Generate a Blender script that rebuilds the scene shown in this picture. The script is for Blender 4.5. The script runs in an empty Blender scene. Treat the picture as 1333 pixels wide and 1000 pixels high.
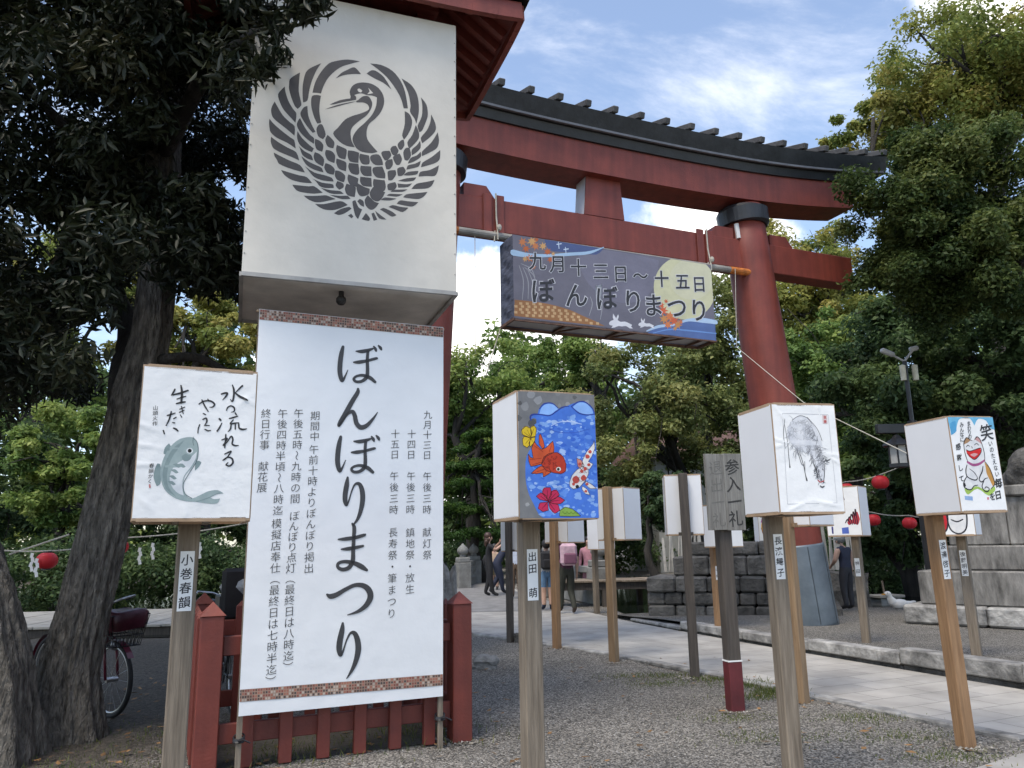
import bpy, bmesh, math, random
import numpy as np
from mathutils import Vector, Matrix
from mathutils.geometry import tessellate_polygon
rad = math.radians
S = bpy.context.scene
COL = S.collection
random.seed(7)

# ------------------------------------------------------------------ camera
F, CX, CY, HC = 1000.0, 666.5, 500.0, 1.4
PIT, ROL = math.atan(0.209), rad(1.0)
_fw = np.array([0, math.cos(PIT), math.sin(PIT)]); _up0 = np.array([0, -math.sin(PIT), math.cos(PIT)])
RT = math.cos(ROL)*np.array([1., 0, 0]) - math.sin(ROL)*_up0
UP = math.sin(ROL)*np.array([1., 0, 0]) + math.cos(ROL)*_up0
cam = bpy.data.cameras.new('camera'); cam_o = bpy.data.objects.new('camera', cam); COL.objects.link(cam_o)
cam.sensor_width = 36; cam.lens = 36*F/1333; cam.clip_end = 3000; cam.clip_start = .05
M4 = Matrix.Identity(4)
for i in range(3):
    M4[i][0], M4[i][1], M4[i][2] = RT[i], UP[i], -_fw[i]
M4[2][3] = HC
cam_o.matrix_world = M4
S.camera = cam_o

# ------------------------------------------------------------------ world, sun, exposure
SUN_EL, SUN_AZ = rad(62), rad(212)          # azimuth measured clockwise from +Y
w = bpy.data.worlds.new('World'); S.world = w; w.use_nodes = True
nt = w.node_tree; nd = nt.nodes; lk = nt.links
bg = nd['Background']; bg.inputs['Strength'].default_value = .13
sky = nd.new('ShaderNodeTexSky'); sky.sky_type = 'NISHITA'; sky.sun_disc = False
sky.sun_elevation = SUN_EL; sky.sun_rotation = SUN_AZ; sky.air_density = 1.0; sky.dust_density = 1.0; sky.ozone_density = .9
tc = nd.new('ShaderNodeTexCoord')
def N(t, **k):
    n = nd.new(t)
    for a, b in k.items(): setattr(n, a, b)
    return n
mp = N('ShaderNodeMapping'); mp.inputs['Rotation'].default_value = (rad(20), rad(-35), rad(18)); mp.inputs['Scale'].default_value = (1.0, 2.0, 2.8)
mp.inputs['Location'].default_value = (3.1, .4, 1.7)
lk.new(tc.outputs['Generated'], mp.inputs['Vector'])
n1 = N('ShaderNodeTexNoise'); n1.inputs['Scale'].default_value = 2.3; n1.inputs['Detail'].default_value = 9; n1.inputs['Roughness'].default_value = .62; n1.inputs['Distortion'].default_value = .5
lk.new(mp.outputs[0], n1.inputs['Vector'])
r1 = N('ShaderNodeMapRange'); r1.inputs[1].default_value = .47; r1.inputs[2].default_value = .86; r1.interpolation_type = 'SMOOTHSTEP'
lk.new(n1.outputs['Fac'], r1.inputs[0])
n2 = N('ShaderNodeTexNoise'); n2.inputs['Scale'].default_value = 6; n2.inputs['Detail'].default_value = 8; n2.inputs['Roughness'].default_value = .6
lk.new(tc.outputs['Generated'], n2.inputs['Vector'])
def blob(px, py, inner, outer):               # a cumulus bank at a fixed compass direction
    d = (px-CX)/F*RT - (py-CY)/F*UP + _fw; d = d/np.linalg.norm(d)
    sv = N('ShaderNodeVectorMath', operation='DISTANCE'); lk.new(tc.outputs['Generated'], sv.inputs[0]); sv.inputs[1].default_value = tuple(d)
    a = N('ShaderNodeMath', operation='MULTIPLY_ADD'); lk.new(n2.outputs['Fac'], a.inputs[0]); a.inputs[1].default_value = -.34; lk.new(sv.outputs['Value'], a.inputs[2])
    m = N('ShaderNodeMapRange', interpolation_type='SMOOTHSTEP'); m.inputs[1].default_value = inner; m.inputs[2].default_value = outer
    m.inputs[3].default_value = 1; m.inputs[4].default_value = 0; lk.new(a.outputs[0], m.inputs[0])
    return m.outputs[0]
def mx(a, b):
    m = N('ShaderNodeMath', operation='MAXIMUM'); lk.new(a, m.inputs[0]); lk.new(b, m.inputs[1]); return m.outputs[0]
fac = mx(mx(blob(640, 455, -.06, -.02), blob(560, 560, .02, .06)), blob(1345, -60, -.12, -.02))
fac = mx(fac, blob(905, 320, -.13, -.05))
wm = N('ShaderNodeMath', operation='MULTIPLY'); lk.new(r1.outputs[0], wm.inputs[0]); wm.inputs[1].default_value = .56
fac = mx(fac, wm.outputs[0])
hz = N('ShaderNodeMath', operation='MULTIPLY_ADD'); lk.new(fac, hz.inputs[0]); hz.inputs[1].default_value = .96; hz.inputs[2].default_value = .04; fac = hz.outputs[0]   # thin high haze everywhere
mixc = N('ShaderNodeMix', data_type='RGBA'); mixc.inputs['B'].default_value = (7.8, 7.6, 7.3, 1)
lk.new(fac, mixc.inputs['Factor']); lk.new(sky.outputs[0], mixc.inputs['A']); lk.new(mixc.outputs['Result'], bg.inputs['Color'])

sun = bpy.data.lights.new('sun', 'SUN'); sun.energy = 1.5; sun.angle = rad(24); sun.color = (1, .91, .77)
sun_o = bpy.data.objects.new('sun', sun); COL.objects.link(sun_o)
sd = Vector((math.sin(SUN_AZ)*math.cos(SUN_EL), math.cos(SUN_AZ)*math.cos(SUN_EL), math.sin(SUN_EL)))
sun_o.rotation_euler = sd.to_track_quat('Z', 'Y').to_euler()
S.view_settings.view_transform = 'Standard'; S.view_settings.look = 'None'; S.view_settings.gamma = 1
S.view_settings.exposure = 1.06
S.cycles.max_bounces = 6; S.cycles.diffuse_bounces = 3; S.cycles.glossy_bounces = 2; S.cycles.transmission_bounces = 3; S.cycles.transparent_max_bounces = 4
S.cycles.caustics_reflective = False; S.cycles.caustics_refractive = False
S.cycles.use_adaptive_sampling = True; S.cycles.adaptive_threshold = .02
S.cycles.use_denoising = True

# ------------------------------------------------------------------ pixel rays (used to survey positions on the ground)
def ray(px, py): return (px-CX)/F*RT - (py-CY)/F*UP + _fw
def G(px, py, z=0.):
    r = ray(px, py); t = (z-HC)/r[2]; return Vector((r[0]*t, r[1]*t, z))
def at(px, py, Y):
    r = ray(px, py); return Vector((r[0]*Y/r[1], Y, HC+r[2]*Y/r[1]))
PL = .25                                        # height of the raised gravel terrace beyond the kerb

# ------------------------------------------------------------------ materials
MATS = {}
def mat(name, col, rough=.7, var=.12, scale=6., bump=0., bscale=None, spec=.5, metal=0., stretch=(1, 1, 1), col2=None, detail=5, coat=0., attr=False, transl=0., dist=.02, wear=0., isl=0.):
    if name in MATS: return MATS[name]
    m = bpy.data.materials.new(name); m.use_nodes = True; MATS[name] = m
    t = m.node_tree; n = t.nodes; l = t.links; b = n['Principled BSDF']
    b.inputs['Roughness'].default_value = rough; b.inputs['Metallic'].default_value = metal; b.inputs['Specular IOR Level'].default_value = spec
    b.inputs['Coat Weight'].default_value = coat
    c = n.new('ShaderNodeTexCoord'); mpp = n.new('ShaderNodeMapping'); mpp.inputs['Scale'].default_value = stretch
    l.new(c.outputs['Object'], mpp.inputs['Vector'])
    nz = n.new('ShaderNodeTexNoise'); nz.inputs['Scale'].default_value = scale; nz.inputs['Detail'].default_value = detail; nz.inputs['Roughness'].default_value = .6
    l.new(mpp.outputs[0], nz.inputs['Vector'])
    mix = n.new('ShaderNodeMix'); mix.data_type = 'RGBA'
    if col2 is None: col2 = tuple(x*(1-2.2*var) for x in col); colA = tuple(x*(1+1.2*var) for x in col)
    else: colA = col
    mix.inputs['A'].default_value = (*col2, 1); mix.inputs['B'].default_value = (*colA, 1)
    rg = n.new('ShaderNodeMapRange'); rg.inputs[1].default_value = .3; rg.inputs[2].default_value = .7
    l.new(nz.outputs['Fac'], rg.inputs[0]); l.new(rg.outputs[0], mix.inputs['Factor'])
    out = mix.outputs['Result']
    if isl:                                       # every block its own tone
        gg = n.new('ShaderNodeNewGeometry'); ri = n.new('ShaderNodeMapRange'); ri.inputs[3].default_value = 1-isl; ri.inputs[4].default_value = 1+isl; l.new(gg.outputs['Random Per Island'], ri.inputs[0])
        ci = n.new('ShaderNodeCombineColor'); [l.new(ri.outputs[0], ci.inputs[i]) for i in range(3)]
        mi_ = n.new('ShaderNodeMix'); mi_.data_type = 'RGBA'; mi_.blend_type = 'MULTIPLY'; mi_.inputs['Factor'].default_value = 1; l.new(out, mi_.inputs['A']); l.new(ci.outputs[0], mi_.inputs['B']); out = mi_.outputs['Result']
    if wear:                                      # chips and rubbed spots down to the pale undercoat, and rain streaks
        n6 = n.new('ShaderNodeTexNoise'); n6.inputs['Scale'].default_value = 5.5; n6.inputs['Detail'].default_value = 9; n6.inputs['Roughness'].default_value = .72; l.new(c.outputs['Object'], n6.inputs['Vector'])
        r6 = n.new('ShaderNodeMapRange'); r6.inputs[1].default_value = .685; r6.inputs[2].default_value = .73; r6.inputs[3].default_value = 0; r6.inputs[4].default_value = wear; l.new(n6.outputs['Fac'], r6.inputs[0])
        m6 = n.new('ShaderNodeMix'); m6.data_type = 'RGBA'; m6.inputs['B'].default_value = (.40, .25, .21, 1); l.new(r6.outputs[0], m6.inputs['Factor']); l.new(out, m6.inputs['A'])
        p7 = n.new('ShaderNodeMapping'); p7.inputs['Scale'].default_value = (9, 9, .5); l.new(c.outputs['Object'], p7.inputs['Vector'])
        n7 = n.new('ShaderNodeTexNoise'); n7.inputs['Scale'].default_value = 1.0; n7.inputs['Detail'].default_value = 5; l.new(p7.outputs[0], n7.inputs['Vector'])
        r7 = n.new('ShaderNodeMapRange'); r7.inputs[1].default_value = .3; r7.inputs[2].default_value = .7; r7.inputs[3].default_value = .78; r7.inputs[4].default_value = 1.12; l.new(n7.outputs['Fac'], r7.inputs[0])
        c7 = n.new('ShaderNodeCombineColor'); [l.new(r7.outputs[0], c7.inputs[i]) for i in range(3)]
        m7 = n.new('ShaderNodeMix'); m7.data_type = 'RGBA'; m7.blend_type = 'MULTIPLY'; m7.inputs['Factor'].default_value = 1; l.new(m6.outputs['Result'], m7.inputs['A']); l.new(c7.outputs[0], m7.inputs['B']); out = m7.outputs['Result']
    if attr:
        at_ = n.new('ShaderNodeAttribute'); at_.attribute_name = 'Col'
        mm = n.new('ShaderNodeMix'); mm.data_type = 'RGBA'; mm.blend_type = 'MULTIPLY'; mm.inputs['Factor'].default_value = 1
        l.new(out, mm.inputs['A']); l.new(at_.outputs['Color'], mm.inputs['B']); out = mm.outputs['Result']
    l.new(out, b.inputs['Base Color'])
    if bump:
        nb = n.new('ShaderNodeTexNoise'); nb.inputs['Scale'].default_value = bscale or scale*4; nb.inputs['Detail'].default_value = 6
        l.new(mpp.outputs[0], nb.inputs['Vector'])
        bp = n.new('ShaderNodeBump'); bp.inputs['Strength'].default_value = bump; bp.inputs['Distance'].default_value = dist
        l.new(nb.outputs['Fac'], bp.inputs['Height']); l.new(bp.outputs[0], b.inputs['Normal'])
    if transl:
        tr = n.new('ShaderNodeBsdfTranslucent'); l.new(out, tr.inputs['Color'])
        ms = n.new('ShaderNodeMixShader'); ms.inputs[0].default_value = transl
        l.new(b.outputs[0], ms.inputs[1]); l.new(tr.outputs[0], ms.inputs[2]); l.new(ms.outputs[0], n['Material Output'].inputs['Surface'])
    return m

VERM = lambda: mat('vermilion_paint', (.235, .048, .030), .55, .14, 3, .12, 40, col2=(.165, .033, .023), wear=.55)
FENCE_RED = lambda: mat('fence_red_paint', (.200, .041, .027), .55, .15, 4, .12, 50, col2=(.13, .027, .02), wear=.5)
BLACK = lambda: mat('black_lacquer', (.022, .023, .027), .42, .2, 4, .1, 30)
COPPER = lambda: mat('dark_roof_metal', (.020, .021, .023), .5, .3, 5, .15, 20)
PAPER = lambda: mat('white_paper', (.80, .80, .79), .75, .02, 3, .55, 7, spec=.2, dist=.018)
PAPER_SIDE = lambda: mat('plain_paper', (.72, .725, .74), .75, .015, 3, .10, 7, spec=.2, dist=.01)
BOXCLOTH = lambda: mat('cream_cloth', (.64, .605, .54), .8, .05, 1.6, .30, 4, spec=.2, dist=.03)
VINYL = lambda: mat('white_vinyl', (.80, .81, .82), .55, .02, 2, .45, 6, spec=.3, dist=.014)
INK = lambda: mat('ink', (.018, .018, .020), .6, .2, 20)
PRINT = lambda: mat('print_grey', (.050, .050, .053), .6, .1, 10)
EMBLEM = lambda: mat('emblem_grey', (.075, .068, .066), .6, .1, 8)
ART = lambda: mat('paint_on_paper', (1, 1, 1), .7, .1, 14, .1, 30, attr=True, spec=.2, col2=(.72, .74, .78), dist=.01)
WOOD_GREY = lambda: mat('weathered_wood', (.27, .22, .165), .8, .2, 5, .35, 14, stretch=(9, 9, .55), col2=(.12, .094, .068), isl=.12)
WOOD_TAN = lambda: mat('tan_wood', (.33, .225, .13), .75, .2, 4, .3, 14, stretch=(9, 9, .5), col2=(.18, .112, .06))
WOOD_ORANGE = lambda: mat('fresh_wood', (.34, .20, .10), .7, .2, 5, .25, 14, stretch=(9, 9, .6), col2=(.20, .11, .052))
WOOD_DARK = lambda: mat('dark_wood', (.095, .078, .064), .8, .2, 5, .35, 14, stretch=(9, 9, .5), col2=(.045, .038, .033))
FRAME = lambda: mat('frame_wood', (.44, .31, .20), .7, .2, 6, .2, 20, col2=(.30, .20, .12))
STONE = lambda: mat('granite', (.33, .32, .30), .85, .2, 14, .5, 40, col2=(.13, .125, .118))
STAINED = lambda: mat('stained_granite', (.30, .288, .268), .85, .2, 5, .6, 22, stretch=(1.6, 1.6, .4), col2=(.05, .048, .045), dist=.03, detail=8, isl=.22)
STONE_DARK = lambda: mat('dark_stone', (.16, .152, .14), .9, .2, 5, .7, 18, col2=(.045, .043, .04), dist=.05, isl=.38)
STONE_LIGHT = lambda: mat('pale_granite', (.42, .41, .39), .85, .2, 5, .7, 14, col2=(.10, .098, .094), dist=.04, isl=.2)
METAL_BLUE = lambda: mat('blue_grey_sheet', (.17, .205, .235), .45, .2, 3, .15, 20, metal=.2, col2=(.10, .125, .15))
BLACKM = lambda: mat('black_metal', (.02, .02, .022), .4, .2, 8)
STEEL = lambda: mat('steel', (.5, .5, .5), .3, .1, 8, metal=.9)
RUBBER = lambda: mat('rubber', (.02, .02, .02), .8, .2, 8)
MAROON = lambda: mat('maroon_paint', (.13, .012, .03), .3, .1, 8, coat=.3)
REDPAPER = lambda: mat('red_lantern_paper', (.60, .022, .03), .5, .08, 5, spec=.4)
BARK = lambda: mat('bark', (.235, .21, .175), .95, .3, 7, 1.0, 13, stretch=(3.4, 3.4, .9), col2=(.038, .033, .027), dist=.09)
BARK_DARK = lambda: mat('dark_bark', (.05, .043, .036), .95, .3, 3, .8, 8, stretch=(3, 3, .8), col2=(.02, .018, .016), dist=.05)
ROPE = lambda: mat('rope', (.50, .47, .40), .9, .1, 20)
WHITE = lambda: mat('white_paint', (.78, .78, .76), .5, .04, 5)

# ------------------------------------------------------------------ mesh builder
class MB:
    def __init__(s): s.v = []; s.f = []; s.m = []; s.c = []
    def face(s, pts, mi=0, col=None):
        b = len(s.v); s.v += [tuple(p) for p in pts]; s.f.append(tuple(range(b, b+len(pts)))); s.m.append(mi)
        s.c += [col or (1, 1, 1)]*len(pts)
    def raw(s, vs, fs, mi=0, col=None):
        b = len(s.v); s.v += [tuple(p) for p in vs]; s.f += [tuple(i+b for i in f) for f in fs]; s.m += [mi]*len(fs); s.c += [col or (1, 1, 1)]*len(vs)
    def box(s, c, size, rz=0., mi=0, bev=0., M=None, col=None, taper=1.):
        x, y, z = [q/2 for q in size]
        R = M or Matrix.Rotation(rz, 3, 'Z'); c = Vector(c)
        if bev <= 0:
            vs = [(-x, -y, -z), (x, -y, -z), (x, y, -z), (-x, y, -z), (-x*taper, -y*taper, z), (x*taper, -y*taper, z), (x*taper, y*taper, z), (-x*taper, y*taper, z)]
            s.raw([R @ Vector(p) + c for p in vs], [(0, 3, 2, 1), (4, 5, 6, 7), (0, 1, 5, 4), (1, 2, 6, 5), (2, 3, 7, 6), (3, 0, 4, 7)], mi, col); return
        bm = bmesh.new(); bmesh.ops.create_cube(bm, size=1)
        for v in bm.verts:
            t = taper if v.co.z > 0 else 1
            v.co = Vector((v.co.x*2*x*t, v.co.y*2*y*t, v.co.z*2*z))
        bmesh.ops.bevel(bm, geom=bm.edges[:], offset=bev, segments=1, affect='EDGES')
        bm.verts.index_update()
        s.raw([R @ v.co + c for v in bm.verts], [[v.index for v in f.verts] for f in bm.faces], mi, col); bm.free()
    def beam(s, a, b, wx, wz, mi=0, bev=0., up=(0, 0, 1)):
        a = Vector(a); b = Vector(b); d = b-a; L = d.length; d.normalize(); up = Vector(up)
        sx = d.cross(up)
        if sx.length < 1e-4: sx = d.cross(Vector((1, 0, 0)))
        sx.normalize(); u = sx.cross(d)
        M = Matrix((sx, d, u)).transposed()
        s.box((a+b)/2, (wx, L, wz), M=M, mi=mi, bev=bev)
    def tube(s, pts, rs, n=8, mi=0, cap=True, col=None, wob=None):
        pts = [Vector(p) for p in pts]
        if not hasattr(rs, '__len__'): rs = [rs]*len(pts)
        vs = []; fs = []; prev = None
        for i, p in enumerate(pts):
            d = (pts[min(i+1, len(pts)-1)]-pts[max(i-1, 0)])
            if d.length < 1e-9: d = Vector((0, 0, 1))
            d.normalize()
            if prev is None:
                x = d.cross(Vector((0, 1, 0)) if abs(d.y) < .9 else Vector((1, 0, 0)))
            else: x = prev - d*prev.dot(d)
            x.normalize(); y = d.cross(x); prev = x
            for k in range(n):
                a = 2*math.pi*k/n; r = rs[i]*(wob(i, k, a) if wob else 1)
                vs.append(p + x*math.cos(a)*r + y*math.sin(a)*r)
        for i in range(len(pts)-1):
            for k in range(n):
                fs.append((i*n+k, i*n+(k+1) % n, (i+1)*n+(k+1) % n, (i+1)*n+k))
        if cap:
            fs.append(tuple(range(n-1, -1, -1))); fs.append(tuple(range((len(pts)-1)*n, len(pts)*n)))
        s.raw(vs, fs, mi, col)
    def lathe(s, prof, c, n=20, mi=0, axis=None, col=None, sq=None):
        c = Vector(c); vs = []; fs = []
        for r, z in prof:
            for k in range(n):
                a = 2*math.pi*k/n
                vs.append(Vector((r*math.cos(a), r*math.sin(a), z)))
        if axis: vs = [axis @ v for v in vs]
        vs = [v+c for v in vs]
        for i in range(len(prof)-1):
            for k in range(n): fs.append((i*n+k, i*n+(k+1) % n, (i+1)*n+(k+1) % n, (i+1)*n+k))
        fs.append(tuple(range(n-1, -1, -1))); fs.append(tuple(range((len(prof)-1)*n, len(prof)*n)))
        s.raw(vs, fs, mi, col)
    def ball(s, c, r, n=12, mi=0, sc=(1, 1, 1), col=None, jit=0, rng=random, R=None):
        vs = []; fs = []; m = n//2
        for i in range(m+1):
            th = math.pi*i/m
            for k in range(n):
                a = 2*math.pi*k/n
                q = 1+jit*(rng.random()-.5)*2
                p = Vector((math.sin(th)*math.cos(a)*sc[0]*q, math.sin(th)*math.sin(a)*sc[1]*q, math.cos(th)*sc[2]*q))*r
                vs.append((R @ p if R else p)+Vector(c))
        for i in range(m):
            for k in range(n): fs.append((i*n+k, (i+1)*n+k, (i+1)*n+(k+1) % n, i*n+(k+1) % n))
        s.raw(vs, fs, mi, col)
    def ring(s, c, R, r, M, n=32, k=6, mi=0):
        vs = []; fs = []
        for i in range(n):
            a = 2*math.pi*i/n
            for j in range(k):
                b = 2*math.pi*j/k
                vs.append(M @ Vector(((R+r*math.cos(b))*math.cos(a), (R+r*math.cos(b))*math.sin(a), r*math.sin(b)))+Vector(c))
        for i in range(n):
            for j in range(k): fs.append((i*k+j, ((i+1) % n)*k+j, ((i+1) % n)*k+(j+1) % k, i*k+(j+1) % k))
        s.raw(vs, fs, mi)
    def build(s, name, mats, parent=None, smooth=False, world=True):
        me = bpy.data.meshes.new(name)
        me.from_pydata(s.v, [], s.f)
        if not isinstance(mats, (list, tuple)): mats = [mats]
        for m in mats: me.materials.append(m)
        me.polygons.foreach_set('material_index', s.m)
        if any(c != (1, 1, 1) for c in s.c):
            ca = me.color_attributes.new('Col', 'FLOAT_COLOR', 'POINT')
            a = np.ones((len(s.v), 4), np.float32); a[:, :3] = s.c; ca.data.foreach_set('color', a.ravel())
        if smooth: me.polygons.foreach_set('use_smooth', [True]*len(me.polygons))
        me.update()
        o = bpy.data.objects.new(name, me); COL.objects.link(o)
        if parent is not None:
            o.parent = parent
            if world: o.matrix_parent_inverse = root_matrix(parent).inverted()
        return o
def root_matrix(o):
    return (root_matrix(o.parent) @ o.matrix_parent_inverse @ o.matrix_basis) if o.parent else o.matrix_basis.copy()
def tag(o, label=None, cat=None, group=None, kind=None):
    if label: o['label'] = label
    if cat: o['category'] = cat
    if group: o['group'] = group
    if kind: o['kind'] = kind
    return o
def thing(name, label, cat, loc=(0, 0, 0), rz=0., group=None):
    o = bpy.data.objects.new(name, None); o.empty_display_size = .2; COL.objects.link(o)
    o.location = loc; o.rotation_euler = (0, 0, rz)
    return tag(o, label, cat, group)
def struct(o): o['kind'] = 'structure'; return o
def copy_tree(root, loc=None, rz=None, label=None, scale=None):
    def cp(o, par):
        c = o.copy(); COL.objects.link(c)
        if par is not None: c.parent = par; c.matrix_parent_inverse = o.matrix_parent_inverse.copy()
        for ch in o.children: cp(ch, c)
        return c
    r = cp(root, None)
    if loc is not None: r.location = loc
    if rz is not None: r.rotation_euler = (0, 0, rz)
    if scale: r.scale = (scale,)*3
    if label: r['label'] = label
    return r

# ------------------------------------------------------------------ flat pictures: lettering and painted shapes on a panel
class Panel:
    """a flat sheet in space: origin = its top left corner, u right, v down, nrm toward the viewer"""
    def __init__(s, tl, u, v, nrm, W, H, quad=None, off=(0, 0), sc=1.):
        s.tl, s.u, s.v, s.n = [Vector(q) for q in (tl, u, v, nrm)]; s.W, s.H = W, H
        s.off, s.sc = off, sc; s.wr = None
        if quad is not None:                         # measured corners -> metres on the sheet
            A = []; bb = []
            for (x, y), (a, b) in zip(quad, [(0, 0), (W, 0), (W, H), (0, H)]):
                A += [[x, y, 1, 0, 0, 0, -a*x, -a*y], [0, 0, 0, x, y, 1, -b*x, -b*y]]; bb += [a, b]
            s.h = np.append(np.linalg.solve(np.array(A, float), np.array(bb, float)), 1).reshape(3, 3)
            s.ms = W/(.5*(abs(quad[1][0]-quad[0][0])+abs(quad[2][0]-quad[3][0])))
            s.msv = H/(.5*(abs(quad[3][1]-quad[0][1])+abs(quad[2][1]-quad[1][1])))
        else: s.h = None; s.ms = s.msv = 1.
    def uv(s, p):
        if s.h is None: return p
        x = p[0]/s.sc+s.off[0]; y = p[1]/s.sc+s.off[1]
        q = s.h @ np.array([x, y, 1.]); return (q[0]/q[2], q[1]/q[2])
    def pt(s, uv, lift): return s.tl + s.u*uv[0] + s.v*uv[1] + s.n*(lift*.3 + (s.wr(*uv) if s.wr else 0.))
    def clip(s, poly):
        for ax, lim, sg in ((0, .002, 1), (0, s.W-.002, -1), (1, .002, 1), (1, s.H-.002, -1)):
            out = []
            for i in range(len(poly)):
                a, b = poly[i-1], poly[i]; da, db = (a[ax]-lim)*sg, (b[ax]-lim)*sg
                if (da < 0) != (db < 0):
                    t = da/(da-db); out.append((a[0]+(b[0]-a[0])*t, a[1]+(b[1]-a[1])*t))
                if db >= 0: out.append(b)
            poly = out
            if len(poly) < 3: return []
        return poly
    def poly(s, mb, pts, col=(1, 1, 1), lift=.003, smooth=2, mi=0, raw=False):
        q = [p if raw else s.uv(p) for p in pts]
        if smooth: q = catmull(q, smooth)
        q = s.clip(q)
        if len(q) < 3: return
        tris = tessellate_polygon([[Vector((a, b, 0)) for a, b in q]])
        fs = []
        for t in tris:
            a, b, c = [q[i] for i in t]
            ar = (b[0]-a[0])*(c[1]-a[1])-(b[1]-a[1])*(c[0]-a[0])
            if abs(ar) < 1e-12: continue
            fs.append(tuple(t) if ar < 0 else tuple(reversed(t)))
        mb.raw([s.pt(a, lift) for a in q], fs, mi, col)
    def stroke(s, mb, pts, col=(1, 1, 1), lift=.004, sub=6, mi=0, round_=True):
        """brush stroke: points (x, y, width)"""
        P = [np.array((*s.uv(p[:2]), p[2]/s.sc*.5*(s.ms+s.msv) if s.h is not None else p[2])) for p in pts]
        if len(P) > 2: P = catmull3(P, sub)
        L = []; Rr = []
        for i, p in enumerate(P):
            d = P[min(i+1, len(P)-1)][:2]-P[max(i-1, 0)][:2]; ln = np.hypot(*d) or 1; d = d/ln
            nn = np.array([-d[1], d[0]])*max(p[2], .0004)/2
            L.append(p[:2]+nn); Rr.append(p[:2]-nn)
        vs = [s.pt(a, lift) for a in L]+[s.pt(a, lift) for a in Rr]; n = len(P)
        fs = [(i, i+1, n+i+1, n+i) for i in range(n-1)]
        mb.raw(vs, fs, mi, col)
        if round_:
            for p in (P[0], P[-1]):
                r = p[2]/2
                if r > .0006:
                    c = [(p[0]+r*math.cos(-k*math.pi/5), p[1]+r*math.sin(-k*math.pi/5)) for k in range(10)]
                    mb.raw([s.pt(a, lift-.0003) for a in c], [tuple(range(10))], mi, col)
    def glyph(s, mb, ch, uv, size, col=(1, 1, 1), lift=.004, mi=0, rot=0., shear=.10, bold=0., sx=1.):
        V, T = glyph_mesh(ch, bold); c, sn = math.cos(rot), math.sin(rot)
        vs = []
        for x, y in V:
            x -= .5; y -= .38; y += shear*x; x *= sx
            x, y = x*c-y*sn, x*sn+y*c
            vs.append(s.pt((uv[0]+x*size, uv[1]-y*size), lift))
        mb.raw(vs, T, mi, col)
    def run(s, mb, text, p0, p1, k=1., **kw):
        """characters spread from p0 to p1 (centres, measured)"""
        a, b = np.array(s.uv(p0)), np.array(s.uv(p1)); n = len(text)
        step = np.hypot(*(b-a))/max(n-1, 1); size = kw.pop('size', None) or step*k
        vert = abs(b[1]-a[1]) > abs(b[0]-a[0])
        for i, ch in enumerate(text):
            if ch in ' 　': continue
            q = a+(b-a)*(i/max(n-1, 1))
            s.glyph(mb, ch, q, size, rot=-math.pi/2 if (vert and ch in '（）〜ー') else 0., **kw)
def catmull(q, sub):
    out = []; n = len(q)
    for i in range(n):
        p0, p1, p2, p3 = [np.array(q[(i+j-1) % n], float) for j in range(4)]
        # sharp corners stay sharp
        d1 = p1-p0; d2 = p2-p1
        def corner(a, b, c):
            x = b-a; y = c-b; m = np.hypot(*x)*np.hypot(*y); return m == 0 or (x@y)/m < .25
        t1 = np.zeros(2) if corner(p0, p1, p2) else (p2-p0)/2
        t2 = np.zeros(2) if corner(p1, p2, p3) else (p3-p1)/2
        m = np.hypot(*d2)
        for t, g in ((t1, 0), (t2, 0)):
            l = np.hypot(*t)
            if l > m: t *= m/l
        if not t1.any() and not t2.any(): out.append(tuple(p1)); continue
        for k in range(sub+1):
            t = k/(sub+1); t_2 = t*t; t_3 = t_2*t
            out.append(tuple((2*t_3-3*t_2+1)*p1+(t_3-2*t_2+t)*t1+(-2*t_3+3*t_2)*p2+(t_3-t_2)*t2))
    return out
def catmull3(P, sub):
    out = []
    for i in range(len(P)-1):
        p0, p1, p2, p3 = P[max(i-1, 0)], P[i], P[i+1], P[min(i+2, len(P)-1)]
        for k in range(sub):
            t = k/sub
            out.append(.5*(2*p1+(p2-p0)*t+(2*p0-5*p1+4*p2-p3)*t*t+(3*p1-p0-3*p2+p3)*t**3))
    out.append(P[-1]); return out
_gl = {}
def glyph_mesh(ch, bold=0.):
    if (ch, bold) in _gl: return _gl[(ch, bold)]
    c = bpy.data.curves.new('g', 'FONT'); c.body = ch; c.size = 1; c.resolution_u = 3; c.offset = bold
    o = bpy.data.objects.new('g', c); COL.objects.link(o)
    dg = bpy.context.evaluated_depsgraph_get(); me = bpy.data.meshes.new_from_object(o.evaluated_get(dg))
    V = [(v.co.x, v.co.y) for v in me.vertices]; T = []
    for p in me.polygons:
        i = list(p.vertices); a, b, cc = V[i[0]], V[i[1]], V[i[2]]
        ar = (b[0]-a[0])*(cc[1]-a[1])-(b[1]-a[1])*(cc[0]-a[0])
        T.append(tuple(i) if ar > 0 else tuple(reversed(i)))
    bpy.data.objects.remove(o); bpy.data.curves.remove(c); bpy.data.meshes.remove(me)
    _gl[(ch, bold)] = (V, T); return V, T

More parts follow.
